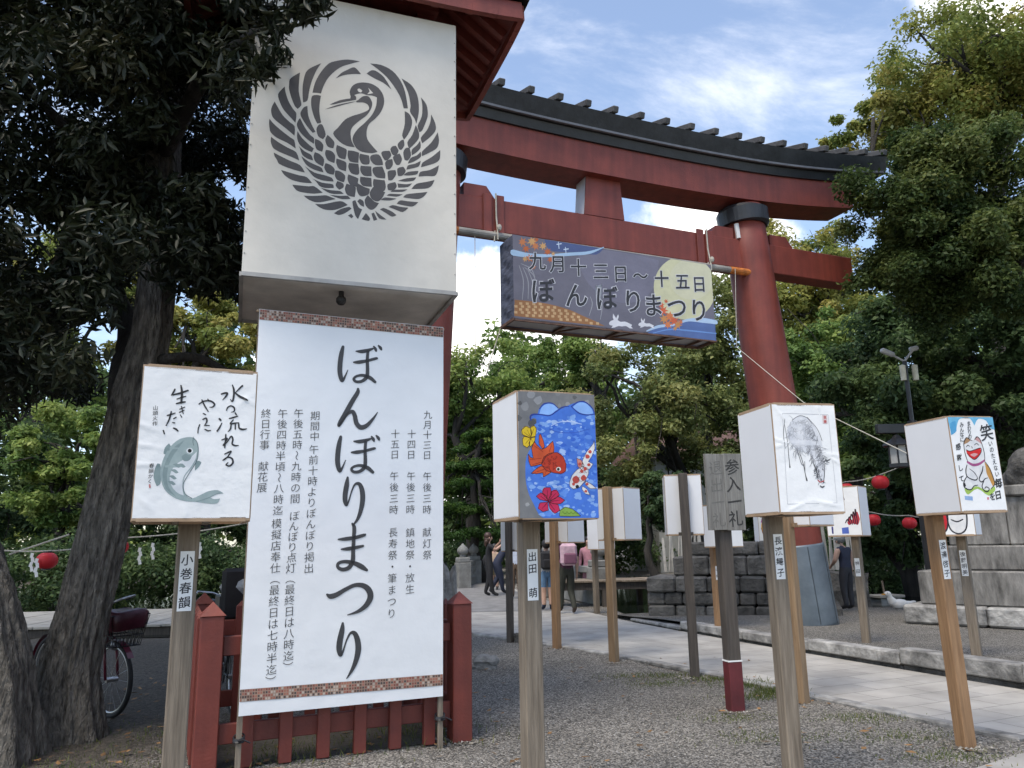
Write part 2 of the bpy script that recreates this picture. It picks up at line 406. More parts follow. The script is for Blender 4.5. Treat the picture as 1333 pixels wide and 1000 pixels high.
# ------------------------------------------------------------------ foliage
def leaf_mesh(name, clumps, n, L, Wd, cols, parent, seed, material, flat=.7, droop=0., up=.8, inner=2.2, spread=.6, lance=False):
    g = np.random.default_rng(seed)
    C = np.array([c[:3] for c in clumps], float); R = np.array([c[3] for c in clumps], float)
    p = R**2/np.sum(R**2); idx = g.choice(len(C), n, p=p)
    d = g.normal(size=(n, 3)); d /= np.linalg.norm(d, axis=1)[:, None]
    rr = R[idx]*g.random(n)**(1/inner)*(1+.25*np.abs(g.normal(size=n))*(g.random(n) < .18))
    pos = C[idx]+d*rr[:, None]*np.array([1, 1, flat])
    nrm = d*.55+np.array([0, 0, up])+g.normal(size=(n, 3))*spread; nrm /= np.linalg.norm(nrm, axis=1)[:, None]
    t = g.normal(size=(n, 3)); t[:, :2] += d[:, :2]*.8; t[:, 2] -= droop
    t -= nrm*np.sum(t*nrm, 1)[:, None]; t /= np.linalg.norm(t, axis=1)[:, None]; s_ = np.cross(nrm, t)
    sz = (.6+.8*g.random(n))[:, None]
    a = pos-t*L/2*sz; b = pos+s_*Wd/2*sz+nrm*Wd*.18*sz; c = pos+t*L/2*sz-nrm*L*.10*sz; e = pos-s_*Wd/2*sz+nrm*Wd*.18*sz
    if lance:                                     # pointed leaf folded along its midrib
        m1 = pos-t*L*.16*sz; m2 = pos+t*L*.14*sz-nrm*L*.05*sz; hw = Wd/2*sz; f_ = nrm*Wd*.22*sz
        V = np.stack([a, m1-s_*hw*.95+f_, m2-s_*hw*.8+f_, c, m2+s_*hw*.8+f_, m1+s_*hw*.95+f_], 1).reshape(-1, 3)
        nv, base = 6, np.array([3, 2, 1, 0, 0, 5, 4, 3], np.int32)
    else:
        V = np.stack([a, b, c, e], 1).reshape(-1, 3); nv, base = 4, np.array([0, 1, 2, 3], np.int32)
    nf = len(base)//4; LI = (np.arange(n, dtype=np.int32)[:, None]*nv+base[None, :]).ravel()
    me = bpy.data.meshes.new(name)
    me.vertices.add(nv*n); me.vertices.foreach_set('co', V.astype(np.float32).ravel())
    me.loops.add(4*nf*n); me.loops.foreach_set('vertex_index', LI)
    me.polygons.add(nf*n); me.polygons.foreach_set('loop_start', np.arange(0, 4*nf*n, 4, dtype=np.int32))
    me.update(calc_edges=True)
    cl = np.array(cols, float); cm = g.random(len(C))*.75
    k = np.clip(cm[idx]+g.random(n)*.45-.1, 0, .999)*(len(cl)-1); i0 = k.astype(int); fr = (k-i0)[:, None]
    cc = cl[i0]*(1-fr)+cl[np.minimum(i0+1, len(cl)-1)]*fr
    cc *= (.8+.4*g.random(n))[:, None]
    ca = me.color_attributes.new('Col', 'FLOAT_COLOR', 'POINT')
    A = np.ones((n, nv, 4), np.float32); A[:, :, :3] = cc[:, None, :]; ca.data.foreach_set('color', A.ravel())
    me.materials.append(material)
    o = bpy.data.objects.new(name, me); COL.objects.link(o)
    if parent is not None: o.parent = parent; o.matrix_parent_inverse = root_matrix(parent).inverted()
    return o
LEAF = lambda: mat('leaves', (1, 1, 1), .55, .06, 2, attr=True, transl=.42, spec=.3)
LEAF_GLOSSY = lambda: mat('glossy_leaves', (1, 1, 1), .5, .06, 2, attr=True, transl=.18, spec=.3)
def clumps_in(c, R, n, r, seed, surf=.62, flatbot=.0):
    g = np.random.default_rng(seed); out = []
    for i in range(n):
        d = g.normal(size=3); d /= np.linalg.norm(d)
        if flatbot and d[2] < -flatbot: d[2] *= -.6
        q = surf+(1-surf)*g.random() if g.random() < .8 else g.random()*surf
        out.append((c[0]+d[0]*R[0]*q, c[1]+d[1]*R[1]*q, c[2]+d[2]*R[2]*q, r*(.6+.8*g.random())))
    return out
def limb_path(a, b, g, k=5, bend=.12):
    a = np.array(a, float); b = np.array(b, float); L = np.linalg.norm(b-a); pts = []
    o = g.normal(size=3)*L*bend
    for i in range(k+1):
        t = i/k; pts.append(a+(b-a)*t+o*math.sin(math.pi*t)+np.array([0, 0, L*.10*math.sin(math.pi*t)])+(g.normal(size=3)*L*.02 if 0 < i < k else 0))
    return pts
def tree(name, label, base, top, crowns, n, L, Wd, cols, seed, tr=.25, limbs=8, bark=None, group=None, leafmat=None, flat=.7, droop=0., bend=.08, inner=1.8, extra=None):
    """a trunk that splits into limbs reaching for clumps of a crown of small leaves"""
    t = thing(name, label, 'tree', base, group=group); g = np.random.default_rng(seed)
    mb = MB(); pth = limb_path(base, top, g, 7, bend); pth[0] = np.array(base)-np.array([0, 0, .1])
    rs = [tr*(1.35 if i == 0 else 1-.5*i/7) for i in range(8)]
    mb.tube(pth, rs, 10, wob=lambda i, k, a: 1+.12*math.sin(3*a+i)+.06*math.sin(5*a+2*i))
    big = sorted(crowns, key=lambda q: -q[3])
    for i in range(min(limbs, len(big))):
        c = crowns[int(g.integers(len(crowns)))] if i else big[0]
        st = pth[int(g.integers(4, 8))]; lp = limb_path(st, c[:3], g, 6, .13)
        r0 = tr*.45; mb.tube(lp, [r0*(1-.85*j/6) for j in range(7)], 6)
        for q in range(3):
            s2 = lp[int(g.integers(2, 6))]; e2 = np.array(c[:3])+g.normal(size=3)*c[3]*.8
            l2 = limb_path(s2, e2, g, 4, .15); mb.tube(l2, [r0*.35*(1-.8*j/4) for j in range(5)], 5)
    mb.build('trunk', bark or BARK_DARK(), t, smooth=True)
    leaf_mesh('crown', crowns, n, L, Wd, cols, t, seed+1, leafmat or LEAF(), flat, droop, inner=inner)
    return t

# ================================================================== SETTING: ground, path, kerb, terrace, pond
def gravel_mat(name, tint, big=1., soil=False):
    m = bpy.data.materials.new(name); m.use_nodes = True; t = m.node_tree; n = t.nodes; l = t.links; b = n['Principled BSDF']
    b.inputs['Roughness'].default_value = .9; b.inputs['Specular IOR Level'].default_value = .25
    c = n.new('ShaderNodeTexCoord')
    v = n.new('ShaderNodeTexVoronoi'); v.inputs['Scale'].default_value = 84/big; l.new(c.outputs['Object'], v.inputs['Vector'])
    v2 = n.new('ShaderNodeTexVoronoi'); v2.inputs['Scale'].default_value = 190/big; l.new(c.outputs['Object'], v2.inputs['Vector'])
    bw = n.new('ShaderNodeRGBToBW'); l.new(v.outputs['Color'], bw.inputs[0])
    rp = n.new('ShaderNodeValToRGB'); e = rp.color_ramp.elements
    e[0].position = .18; e[0].color = (*[.30*x for x in tint], 1); e[1].position = .86; e[1].color = (*[2.0*x for x in tint], 1)
    q = e.new(.55); q.color = (*[.95*x for x in tint], 1)
    l.new(bw.outputs[0], rp.inputs[0])
    nz = n.new('ShaderNodeTexNoise'); nz.inputs['Scale'].default_value = .9; nz.inputs['Detail'].default_value = 6; nz.inputs['Roughness'].default_value = .65
    l.new(c.outputs['Object'], nz.inputs['Vector'])
    mr = n.new('ShaderNodeMapRange'); mr.inputs[1].default_value = .35; mr.inputs[2].default_value = .68; mr.inputs[3].default_value = .80; mr.inputs[4].default_value = 1.10
    l.new(nz.outputs['Fac'], mr.inputs[0])
    cb = n.new('ShaderNodeCombineColor'); [l.new(mr.outputs[0], cb.inputs[i]) for i in range(3)]
    mm = n.new('ShaderNodeMix'); mm.data_type = 'RGBA'; mm.blend_type = 'MULTIPLY'; mm.inputs['Factor'].default_value = 1
    l.new(rp.outputs[0], mm.inputs['A']); l.new(cb.outputs[0], mm.inputs['B']); out = mm.outputs['Result']
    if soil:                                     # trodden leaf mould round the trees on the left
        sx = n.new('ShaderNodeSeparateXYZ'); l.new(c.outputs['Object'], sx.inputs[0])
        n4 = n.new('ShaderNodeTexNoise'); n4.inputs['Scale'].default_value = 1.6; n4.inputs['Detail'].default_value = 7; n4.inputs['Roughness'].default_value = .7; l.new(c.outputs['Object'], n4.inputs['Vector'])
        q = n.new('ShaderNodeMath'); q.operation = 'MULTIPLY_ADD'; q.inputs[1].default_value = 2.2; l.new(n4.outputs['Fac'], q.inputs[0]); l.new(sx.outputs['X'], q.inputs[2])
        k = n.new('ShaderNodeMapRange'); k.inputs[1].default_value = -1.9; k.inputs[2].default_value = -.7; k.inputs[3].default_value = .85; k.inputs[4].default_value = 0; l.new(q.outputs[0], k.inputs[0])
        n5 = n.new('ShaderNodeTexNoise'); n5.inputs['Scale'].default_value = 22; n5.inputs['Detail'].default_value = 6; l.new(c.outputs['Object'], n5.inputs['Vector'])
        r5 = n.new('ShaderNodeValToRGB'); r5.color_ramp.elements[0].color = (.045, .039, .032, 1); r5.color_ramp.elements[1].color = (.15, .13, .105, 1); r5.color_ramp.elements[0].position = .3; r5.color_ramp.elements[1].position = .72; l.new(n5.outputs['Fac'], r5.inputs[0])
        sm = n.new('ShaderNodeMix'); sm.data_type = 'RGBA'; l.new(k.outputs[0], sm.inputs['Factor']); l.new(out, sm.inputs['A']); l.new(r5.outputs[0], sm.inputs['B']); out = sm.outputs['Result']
    l.new(out, b.inputs['Base Color'])
    ad = n.new('ShaderNodeMath'); ad.operation = 'MULTIPLY_ADD'; ad.inputs[1].default_value = .5; l.new(v2.outputs['Distance'], ad.inputs[0]); l.new(v.outputs['Distance'], ad.inputs[2])
    bp = n.new('ShaderNodeBump'); bp.invert = True; bp.inputs['Strength'].default_value = .9; bp.inputs['Distance'].default_value = .022
    l.new(ad.outputs[0], bp.inputs['Height']); l.new(bp.outputs[0], b.inputs['Normal'])
    return m
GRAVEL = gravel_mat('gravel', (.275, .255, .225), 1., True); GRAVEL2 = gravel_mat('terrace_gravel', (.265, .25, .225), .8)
SOIL = mat('dark_soil', (.085, .075, .062), .95, .3, 3, .7, 26, col2=(.035, .032, .027), dist=.03)

mb = MB()
nx = 40
xs = [-260, -120, -60, -30, -16]+[-10+.5*i for i in range(41)]+[16, 30, 60, 120, 260]; ys = [-30, -8]+[0+.5*i for i in range(37)]+[22, 30, 45, 80, 160, 400]
rg = random.Random(3); vs = []; fs = []
for y in ys:
    for x in xs:
        near = -9 < x < 9 and 1 < y < 15
        vs.append((x, y, (math.sin(x*1.7+y*.6)*math.sin(y*1.3-x*.4)*.012 + rg.uniform(-.006, .006) - .006) if near else -.012))
W_ = len(xs)
for j in range(len(ys)-1):
    for i in range(W_-1): fs.append((j*W_+i, j*W_+i+1, (j+1)*W_+i+1, (j+1)*W_+i))
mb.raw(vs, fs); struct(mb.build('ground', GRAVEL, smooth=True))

def poly_sheet(name, pts, z, m, sub=0):
    mb = MB(); q = [(p[0], p[1]) for p in pts]
    tr = tessellate_polygon([[Vector((a, b, 0)) for a, b in q]])
    fs = []
    for t in tr:
        a, b, c = [q[i] for i in t]
        fs.append(tuple(t) if (b[0]-a[0])*(c[1]-a[1])-(b[1]-a[1])*(c[0]-a[0]) > 0 else tuple(reversed(t)))
    mb.raw([(a, b, z) for a, b in q], fs); return struct(mb.build(name, m))
# stone-flagged approach path
PN = [(6.2, .8), (3.53, 5.77), (2.66, 7.43), (1.95, 8.9), (1.27, 10.21), (.05, 11.9), (-.66, 12.9), (-2.3, 16.5), (-4.2, 23.5)]
PFr = [(8.6, -1.5), (6.3, 3.6), (4.66, 7.51), (3.62, 10.05), (3.15, 11.26), (2.45, 13.2), (2.03, 14.39), (1.35, 17.0), (.5, 21.0), (-.2, 27)]
m = bpy.data.materials.new('flagstones'); m.use_nodes = True; t = m.node_tree; n = t.nodes; l = t.links; b = n['Principled BSDF']
b.inputs['Roughness'].default_value = .8; b.inputs['Specular IOR Level'].default_value = .3
c = n.new('ShaderNodeTexCoord'); mpp = n.new('ShaderNodeMapping'); mpp.inputs['Rotation'].default_value = (0, 0, rad(-24)); l.new(c.outputs['Object'], mpp.inputs['Vector'])
br = n.new('ShaderNodeTexBrick'); br.inputs['Scale'].default_value = 1; br.inputs['Brick Width'].default_value = .62; br.inputs['Row Height'].default_value = .33; br.inputs['Mortar Size'].default_value = .006
br.inputs['Mortar Smooth'].default_value = .3; br.inputs['Color1'].default_value = (.43, .41, .375, 1); br.inputs['Color2'].default_value = (.36, .345, .32, 1); br.inputs['Mortar'].default_value = (.25, .24, .22, 1); br.inputs['Bias'].default_value = .1
l.new(mpp.outputs[0], br.inputs['Vector'])
nz = n.new('ShaderNodeTexNoise'); nz.inputs['Scale'].default_value = 2.2; nz.inputs['Detail'].default_value = 8; l.new(c.outputs['Object'], nz.inputs['Vector'])
mr = n.new('ShaderNodeMapRange'); mr.inputs[1].default_value = .3; mr.inputs[2].default_value = .7; mr.inputs[3].default_value = .72; mr.inputs[4].default_value = 1.12; l.new(nz.outputs['Fac'], mr.inputs[0])
cb = n.new('ShaderNodeCombineColor'); [l.new(mr.outputs[0], cb.inputs[i]) for i in range(3)]
mm = n.new('ShaderNodeMix'); mm.data_type = 'RGBA'; mm.blend_type = 'MULTIPLY'; mm.inputs['Factor'].default_value = 1
l.new(br.outputs['Color'], mm.inputs['A']); l.new(cb.outputs[0], mm.inputs['B']); l.new(mm.outputs['Result'], b.inputs['Base Color'])
bp = n.new('ShaderNodeBump'); bp.invert = True; bp.inputs['Strength'].default_value = .6; bp.inputs['Distance'].default_value = .01
n3 = n.new('ShaderNodeTexNoise'); n3.inputs['Scale'].default_value = 60; l.new(c.outputs['Object'], n3.inputs['Vector'])
m3 = n.new('ShaderNodeMath'); m3.operation = 'MULTIPLY_ADD'; m3.inputs[1].default_value = .25; l.new(n3.outputs['Fac'], m3.inputs[0]); l.new(br.outputs['Fac'], m3.inputs[2])
l.new(m3.outputs[0], bp.inputs['Height']); l.new(bp.outputs[0], b.inputs['Normal'])
FLAG = m
poly_sheet('path', PN+PFr[::-1], .012, FLAG)
# worn edging course along the near side of the path
mb = MB(); rg = random.Random(5)
for i in range(len(PN)-3):
    a = Vector((*PN[i], 0)); b_ = Vector((*PN[i+1], 0)); L = (b_-a).length; k = max(1, round(L/.75))
    for j in range(k):
        p = a.lerp(b_, j/k); q = a.lerp(b_, (j+1)/k-.008)
        dz = rg.uniform(-.004, .006); mb.beam(p+Vector((0, 0, .004+dz)), q+Vector((0, 0, .004+dz)), .13+rg.uniform(-.015, .015), .05, bev=.012)
struct(mb.build('path_edging', STONE_LIGHT()))
poly_sheet('side_path', [(2.62, 5.0), (3.30, 5.44), (6.4, 2.6), (4.2, .3), (1.6, 1.4)], .006, FLAG)
mb = MB()                                      # darker paving where the bridge begins
poly_sheet('bridge_deck', [(-2.0, 16.9), (1.45, 16.9), (.4, 21.5), (-.6, 28), (-2.2, 60), (-6.2, 60), (-4.1, 24)], .018, mat('deck_stone', (.21, .205, .20), .85, .15, 3, .3, 30))

def zt(x, y):
    z = .24 if y < 7.5 else .15 if y > 10 else .24-.09*(y-7.5)/2.5
    if y > 13: z = max(.05, z-(y-13)*.035)
    return z
KB = [(6.6, 3.1), (4.66, 7.51), (3.62, 10.05), (3.15, 11.26), (2.60, 12.75), (2.05, 14.45)]
mb = MB(); vs = []; fs = []
xs = [0, .12, .3, .6, 1, 1.5, 2, 3, 4, 6, 9, 14]
yk = [3.1, 5, 7.51, 8.8, 10.05, 11.26, 12.1, 12.75, 13.6, 14.45, 15.4]
def kx(y):
    for a, b_ in zip(KB, KB[1:]):
        if a[1] <= y <= b_[1]: return a[0]+(b_[0]-a[0])*(y-a[1])/(b_[1]-a[1])
    return KB[-1][0]-.3*(y-KB[-1][1])
for y in yk:
    for x in xs: vs.append((kx(y)+.10+x, y+x*.12, zt(x, y)-.012+(.008*math.sin(x*3+y*2))))
for j in range(len(yk)-1):
    for i in range(len(xs)-1): fs.append((j*12+i, j*12+i+1, (j+1)*12+i+1, (j+1)*12+i))
nb_ = len(vs)
for i in range(12): vs.append((vs[(len(yk)-1)*12+i][0], vs[(len(yk)-1)*12+i][1], -.3))
for i in range(11): fs.append(((len(yk)-1)*12+i, (len(yk)-1)*12+i+1, nb_+i+1, nb_+i))
mb.raw(vs, fs); struct(mb.build('terrace', GRAVEL2, smooth=True))
mb = MB(); rg = random.Random(9)
for i in range(len(KB)-1):
    a = Vector((*KB[i], 0)); b_ = Vector((*KB[i+1], 0)); d = (b_-a).normalized(); nn = Vector((d.y, -d.x, 0)); L = (b_-a).length; k = max(1, round(L/1.25))
    if i >= 4: k = 3
    for j in range(k):
        p = a.lerp(b_, j/k); q = a.lerp(b_, (j+1)/k-.006/k); h = zt(0, (p.y+q.y)/2)+.012
        if i >= 4: h *= .5
        w_ = .2+rg.uniform(-.01, .01); o = nn*(w_/2+rg.uniform(-.008, .008))
        mb.beam(p+o+Vector((0, 0, h*.64)), q+o+Vector((0, 0, h*.64)), w_, h*.72, bev=.014)
        mb.beam(p+nn*.13+Vector((0, 0, h*.14-.01)), q+nn*.13+Vector((0, 0, h*.14-.01)), .17, h*.28, bev=.006, mi=1)
struct(mb.build('kerb', [STONE_LIGHT(), STONE_DARK()]))
WATER = mat('pond_water', (.012, .016, .012), .06, .2, 2, .08, 6, spec=.6)
poly_sheet('pond', [(2.2, 15.9), (14, 17.6), (40, 18), (40, 34), (5, 34), (1.6, 24)], .0, WATER)
poly_sheet('pond', [(-40, 13.6), (-9, 12.8), (-5.2, 13.4), (-4.6, 17), (-5.2, 30), (-40, 32)], .0, WATER).name = 'pond.001'

# ================================================================== TORII
TO = Vector((4.332, 12.271, .15)); TY = rad(22.7); tu = Vector((math.cos(TY), math.sin(TY), 0)); tn = Vector((math.sin(TY), -math.cos(TY), 0)); TZ = Vector((0, 0, 1))
def T(s, o, z): return Vector((TO.x, TO.y, 0)) + tu*s + tn*o + TZ*z
Mt = Matrix((tu, -tn, TZ)).transposed()
tor = thing('torii', 'tall vermilion torii gate with black roofed top beam standing across the path', 'torii gate', T(-3.0, 0, 0))
SP = (-6.22, .20)                                # pillar feet along the gate
def pil_c(i, z):                                 # pillar axis leans inward
    return (SP[i] - .655*(z/6.9)) if i == 1 else SP[i]+.45*(z/6.9)
for i in (0, 1):
    base = .15 if i else 0.
    mb = MB(); zs = [base-.05, 1.2, 2.4, 3.6, 4.8, 6.0, 6.86]
    mb.tube([T(pil_c(i, z), 0, z) for z in zs], [.405-.010*z for z in zs], 40)
    p = mb.build('pillar', VERM(), tor, smooth=True)
    mb = MB(); c0, c1 = pil_c(i, 6.55), pil_c(i, 6.8)
    mb.tube([T(c0, 0, 6.53), T(c0, 0, 6.56), T(c1, 0, 6.79), T(c1, 0, 6.82)], [.37, .415, .425, .39], 40); mb.build('collar', BLACK(), p, smooth=False)
    mb = MB(); mb.tube([T(pil_c(i, z), 0, z) for z in (base-.05, base+.02, 1.3, 1.33)], [.435, .435, .415, .41], 28, cap=True); mb.build('base_wrap', METAL_BLUE(), p, smooth=True)
    mb = MB()
    for a in (-110, -65, -20, 30, 90, 150, 210):
        c, s_ = math.cos(rad(a)), math.sin(rad(a))
        q = [T(pil_c(i, z)+c*(.438-.019*(z-base)/1.2), -s_*(.438-.019*(z-base)/1.2), z) for z in (base+.01, 1.29)]
        mb.beam(q[0], q[1], .012, .006)
    mb.build('seam', mat('seam_grey', (.07, .085, .10), .5), p)
# tie beam (nuki) with its wedges and straps
mb = MB(); L0, L1 = -7.1, 1.75
mb.box(T((L0+L1)/2, 0, 5.985), (L1-L0, .32, .50), M=Mt, bev=.012); mb.build('tie_beam', VERM(), tor)
for i in (0, 1):
    for sg in (-1, 1):
        mb = MB(); c = pil_c(i, 6.2)+sg*.62
        q = [T(c+dx, oy, z) for oy in (-.13, .13) for dx, z in ((-.24, 6.237), (.24, 6.237), (.24 if sg < 0 else .10, 6.43 if sg < 0 else 6.43), (-.24 if sg > 0 else -.10, 6.43))]
        mb.raw(q, [(0, 1, 2, 3), (7, 6, 5, 4), (0, 4, 5, 1), (1, 5, 6, 2), (2, 6, 7, 3), (3, 7, 4, 0)]); mb.build('wedge', VERM(), tor)
for s in (-5.10, -4.91, -1.47, -1.30):
    mb = MB(); mb.box(T(s, .175, 5.99), (.13, .03, .60), M=Mt, bev=.006); mb.build('strap', VERM(), tor)
mb = MB()                                         # centre strut
q = [T(s, o, z) for z, h in ((6.237, .345), (6.98, .285)) for s, o in ((-3.19-h, .16), (-3.19+h, .16), (-3.19+h, -.16), (-3.19-h, -.16))]
mb.raw(q, [(3, 2, 1, 0), (4, 5, 6, 7), (0, 1, 5, 4), (1, 2, 6, 5), (2, 3, 7, 6), (3, 0, 4, 7)]); mb.build('strut', VERM(), tor)
mb = MB(); q = [T(-3.19-h-.003, o, z) for z, h in ((6.245, .345), (6.855, .296)) for o in (.150, -.150)]; mb.face([q[0], q[2], q[3], q[1]]); mb.build('strut_side', mat('pale_strut_side', (.62, .62, .66), .6, .06, 4), tor)  # flat pale face laid over the strut's left side
mb = MB(); mb.tube([T(pil_c(1, z)-.36+.010*z, .16, z) for z in (6.25, 6.5)], .04, 8); mb.build('added_stub', WHITE(), tor)  # added short white tube at the right pillar's upper left edge
# upper beam: red shimaki and black roof, both curving up to the ends
def kz(s): return .36*(abs(s+3.0)/5.4)**2.6
def sweep(prof, s0, s1, n, name, m, parent=tor):
    mb = MB(); k = len(prof); vs = []; fs = []
    for i in range(n+1):
        s = s0+(s1-s0)*i/n
        for o, z in prof: vs.append(T(s, o, z+kz(s)))
    for i in range(n):
        for j in range(k): fs.append((i*k+j, (i+1)*k+j, (i+1)*k+(j+1) % k, i*k+(j+1) % k))
    fs.append(tuple(range(k))); fs.append(tuple(range(n*k+k-1, n*k-1, -1)))
    mb.raw(vs, fs); return mb.build(name, m, parent)
sweep([(.30, 6.86), (.32, 7.33), (-.32, 7.33), (-.30, 6.86)], -7.55, 1.78, 30, 'upper_beam', VERM())
sweep([(.36, 7.332), (.40, 7.46), (-.40, 7.46), (-.36, 7.332)], -7.9, 2.05, 30, 'trim_beam', BLACK())
rf = sweep([(.44, 7.462), (.53, 7.67), (.56, 7.74), (0, 7.93), (-.56, 7.74), (-.53, 7.67), (-.44, 7.462)], -8.4, 2.5, 34, 'roof', COPPER())
sweep([(.445, 7.463), (.475, 7.468), (.478, 7.50), (.452, 7.50)], -8.3, 2.42, 30, 'roof_drip_edge', mat('grey_trim', (.14, .14, .15), .5), rf)
mb = MB()                                         # battens across the roof, their ends show on the sky
for i in range(24):
    s = -8.25+i*.462
    a, b_ = T(s, .60, 7.80+kz(s)), T(s, 0, 8.0+kz(s)); mb.beam(a, b_, .10, .10, bev=.012)
    mb.beam(b_, T(s, -.60, 7.80+kz(s)), .10, .10, bev=.012)
mb.build('batten', mat('batten_grey', (.075, .072, .07), .7, .2, 6, .2), rf)
mb = MB(); mb.tube([T(-8.3+i*.36, 0, 8.03+kz(-8.3+i*.36)) for i in range(31)], .07, 8); mb.build('ridge', COPPER(), rf)

# ------------------------------------------------------------------ banner hung under the tie beam
by = rad(23.573); bu = Vector((math.cos(by), math.sin(by), 0)); bn = Vector((math.sin(by), -math.cos(by), 0))
BW, BH, BD = 3.315, 1.202, .454; bBL = Vector((.043, 9.852, 4.345))
hb = thing('hanging_banner_box', 'long dark blue banner box with moon, rabbits and maple leaves hung under the gate beam', 'banner', bBL)
tl = bBL+Vector((0, 0, BH)); dn = Vector((0, 0, -1))
P = Panel(tl, bu, dn, bn, BW, BH, [(667, 308), (925, 343), (932, 441), (671, 415)], off=(640, 290), sc=4.166)
mb = MB()
NB = 30
vs = []; fs = []
for i in range(NB+1):
    for j in range(11):
        a = BW*i/NB; v = BH*j/10
        vs.append(P.pt((a, v), 0))
for i in range(NB):
    for j in range(10): fs.append((i*11+j, i*11+j+1, (i+1)*11+j+1, (i+1)*11+j))
mb.raw(vs, fs, 0, (.165, .160, .20))
pur, pur2, navy = (.095, .085, .16), (.19, .185, .24), (.08, .11, .24)
P.poly(mb, [(480, 150), (700, 160), (900, 200), (880, 330), (800, 420), (640, 420), (520, 330), (470, 230)], pur2, .0015)
P.poly(mb, [(280, 70), (480, 110), (600, 140), (560, 175), (440, 165), (330, 160), (290, 130)], navy, .002)
moon = [(1045+172*math.cos(a), 345+172*math.sin(a)) for a in [k*math.pi/24 for k in range(48)]]
P.poly(mb, moon, (.60, .585, .38), .002, 0)
P.poly(mb, [(1080+120*math.cos(a), 300+110*math.sin(a)) for a in [k*math.pi/16 for k in range(32)]], (.62, .605, .43), .0025, 0)
P.poly(mb, [(840, 590), (890, 560), (960, 548), (1050, 520), (1130, 505), (1230, 520), (1230, 640), (1100, 620), (960, 600)], (.10, .16, .36), .003)
P.stroke(mb, [(835, 580, 6), (900, 555, 14), (980, 545, 12), (1060, 520, 14), (1140, 520, 26), (1215, 530, 22)], (.42, .56, .74), .0035)
P.stroke(mb, [(870, 590, 4), (960, 570, 6), (1060, 575, 8), (1215, 590, 6)], (.16, .30, .62), .0036)
P.stroke(mb, [(118, 172, 30), (200, 185, 22), (300, 185, 14), (420, 175, 16), (520, 165, 14), (600, 135, 4)], (.38, .54, .72), .003)
# woven autumn gold cloth at lower left
g8 = [(130, 420), (240, 430), (330, 445), (420, 470), (500, 505), (560, 530), (610, 555), (500, 545), (130, 505)]
P.poly(mb, g8, (.33, .16, .07), .0032)
rg = random.Random(2)
for j in range(8):
    for i in range(30):
        x = 136+i*17+(j % 2)*8; y = 418+j*15.5+x*.02
        lim = np.interp(x, [130, 240, 330, 420, 500, 560, 610], [424, 434, 450, 474, 508, 532, 553]); bot = np.interp(x, [130, 600], [503, 552])
        if lim < y < bot-8 and (i+j) % 2 == 0: P.poly(mb, [(x-7, y-4), (x+9, y-3), (x+10, y+10), (x-6, y+9)], (.58, .38, .20), .0038, 0)
def maple(x, y, r, col, rot, lift=.004):
    pts = []
    for k in range(14):
        a = rot+k*math.pi/7; q = r*(1 if k % 2 == 0 else .42)*(1 if k not in (6, 8) else .8)
        pts.append((x+q*math.cos(a), y+q*math.sin(a)))
    P.poly(mb, pts, col, lift, 0)
for i, (x, y, r) in enumerate([(165, 115, 28), (215, 110, 30), (185, 150, 24), (235, 135, 26), (275, 135, 24), (300, 165, 24), (205, 200, 26), (180, 205, 18), (315, 205, 20), (225, 245, 18), (330, 175, 14), (240, 100, 16)]):
    maple(x, y, r, [(.55, .20, .08), (.60, .34, .14), (.50, .14, .05)][i % 3], i*.9, .004+.0001*i)
for i, (x, y, r) in enumerate([(925, 470, 30), (960, 500, 34), (930, 515, 28), (985, 525, 30), (950, 545, 28), (1005, 545, 26), (915, 440, 20), (1020, 530, 18), (990, 565, 16), (940, 420, 14)]):
    maple(x, y, r, [(.60, .13, .06), (.62, .20, .08), (.55, .26, .09)][i % 3], i*1.3, .004+.0001*i)
for x0, y0, x1, y1 in [(150, 240, 170, 420), (170, 250, 200, 415), (195, 260, 225, 430), (160, 230, 235, 300), (180, 250, 245, 350), (525, 500, 530, 400), (585, 520, 575, 390)]:
    P.stroke(mb, [(x0, y0, 3), ((x0+x1)/2+14, (y0+y1)/2-10, 5), (x1, y1, 3)], (.33, .33, .36), .0042)
for x, y, sx_ in [(560, 350, -1), (590, 345, 1)]:
    for k in range(7): P.stroke(mb, [(x, y-10, 3), (x+sx_*(-20+k*3), y+k*8, 4), (x-sx_*(32-k*2), y+30+k*15, 2)], (.30, .32, .36), .0043)
def rabbit(x, y, s):
    q = [(0, 40), (8, 28), (25, 22), (20, 8), (22, -12), (30, 2), (38, 12), (48, -8), (52, 4), (46, 22), (62, 32), (85, 30), (110, 40), (125, 48), (118, 55), (128, 66), (112, 66), (92, 54), (70, 56), (50, 54), (30, 62), (12, 64), (20, 52), (6, 50)]
    P.poly(mb, [(x+a*s, y+b_*s) for a, b_ in q], (.72, .72, .76), .0045, 1)
rabbit(632, 500, 1.0); rabbit(790, 518, .68)
for x, y in ((360, 128), (398, 155)):
    P.stroke(mb, [(x-4, y-16, 4), (x, y+18, 4)], (.55, .65, .8), .0044); P.stroke(mb, [(x-12, y-4, 5), (x+12, y-8, 5)], (.55, .65, .8), .0045)
fp = mb.build('front_sheet', mat('banner_print', (1, 1, 1), .6, .05, 3, .3, 5, attr=True, spec=.3, dist=.03), hb)
mb = MB()
def outlined(ch, p, size):
    uv = P.uv(p); P.glyph(mb, ch, uv, size, lift=.007, mi=0, bold=.045, shear=.13); P.glyph(mb, ch, uv, size, lift=.010, mi=1, bold=.014, shear=.13)
for ch, x, y in zip('九月十三日〜十五日', (245, 355, 465, 585, 692, 800, 915, 1030, 1122), (215, 228, 245, 263, 275, 285, 300, 312, 325)): outlined(ch, (x, y), .27)
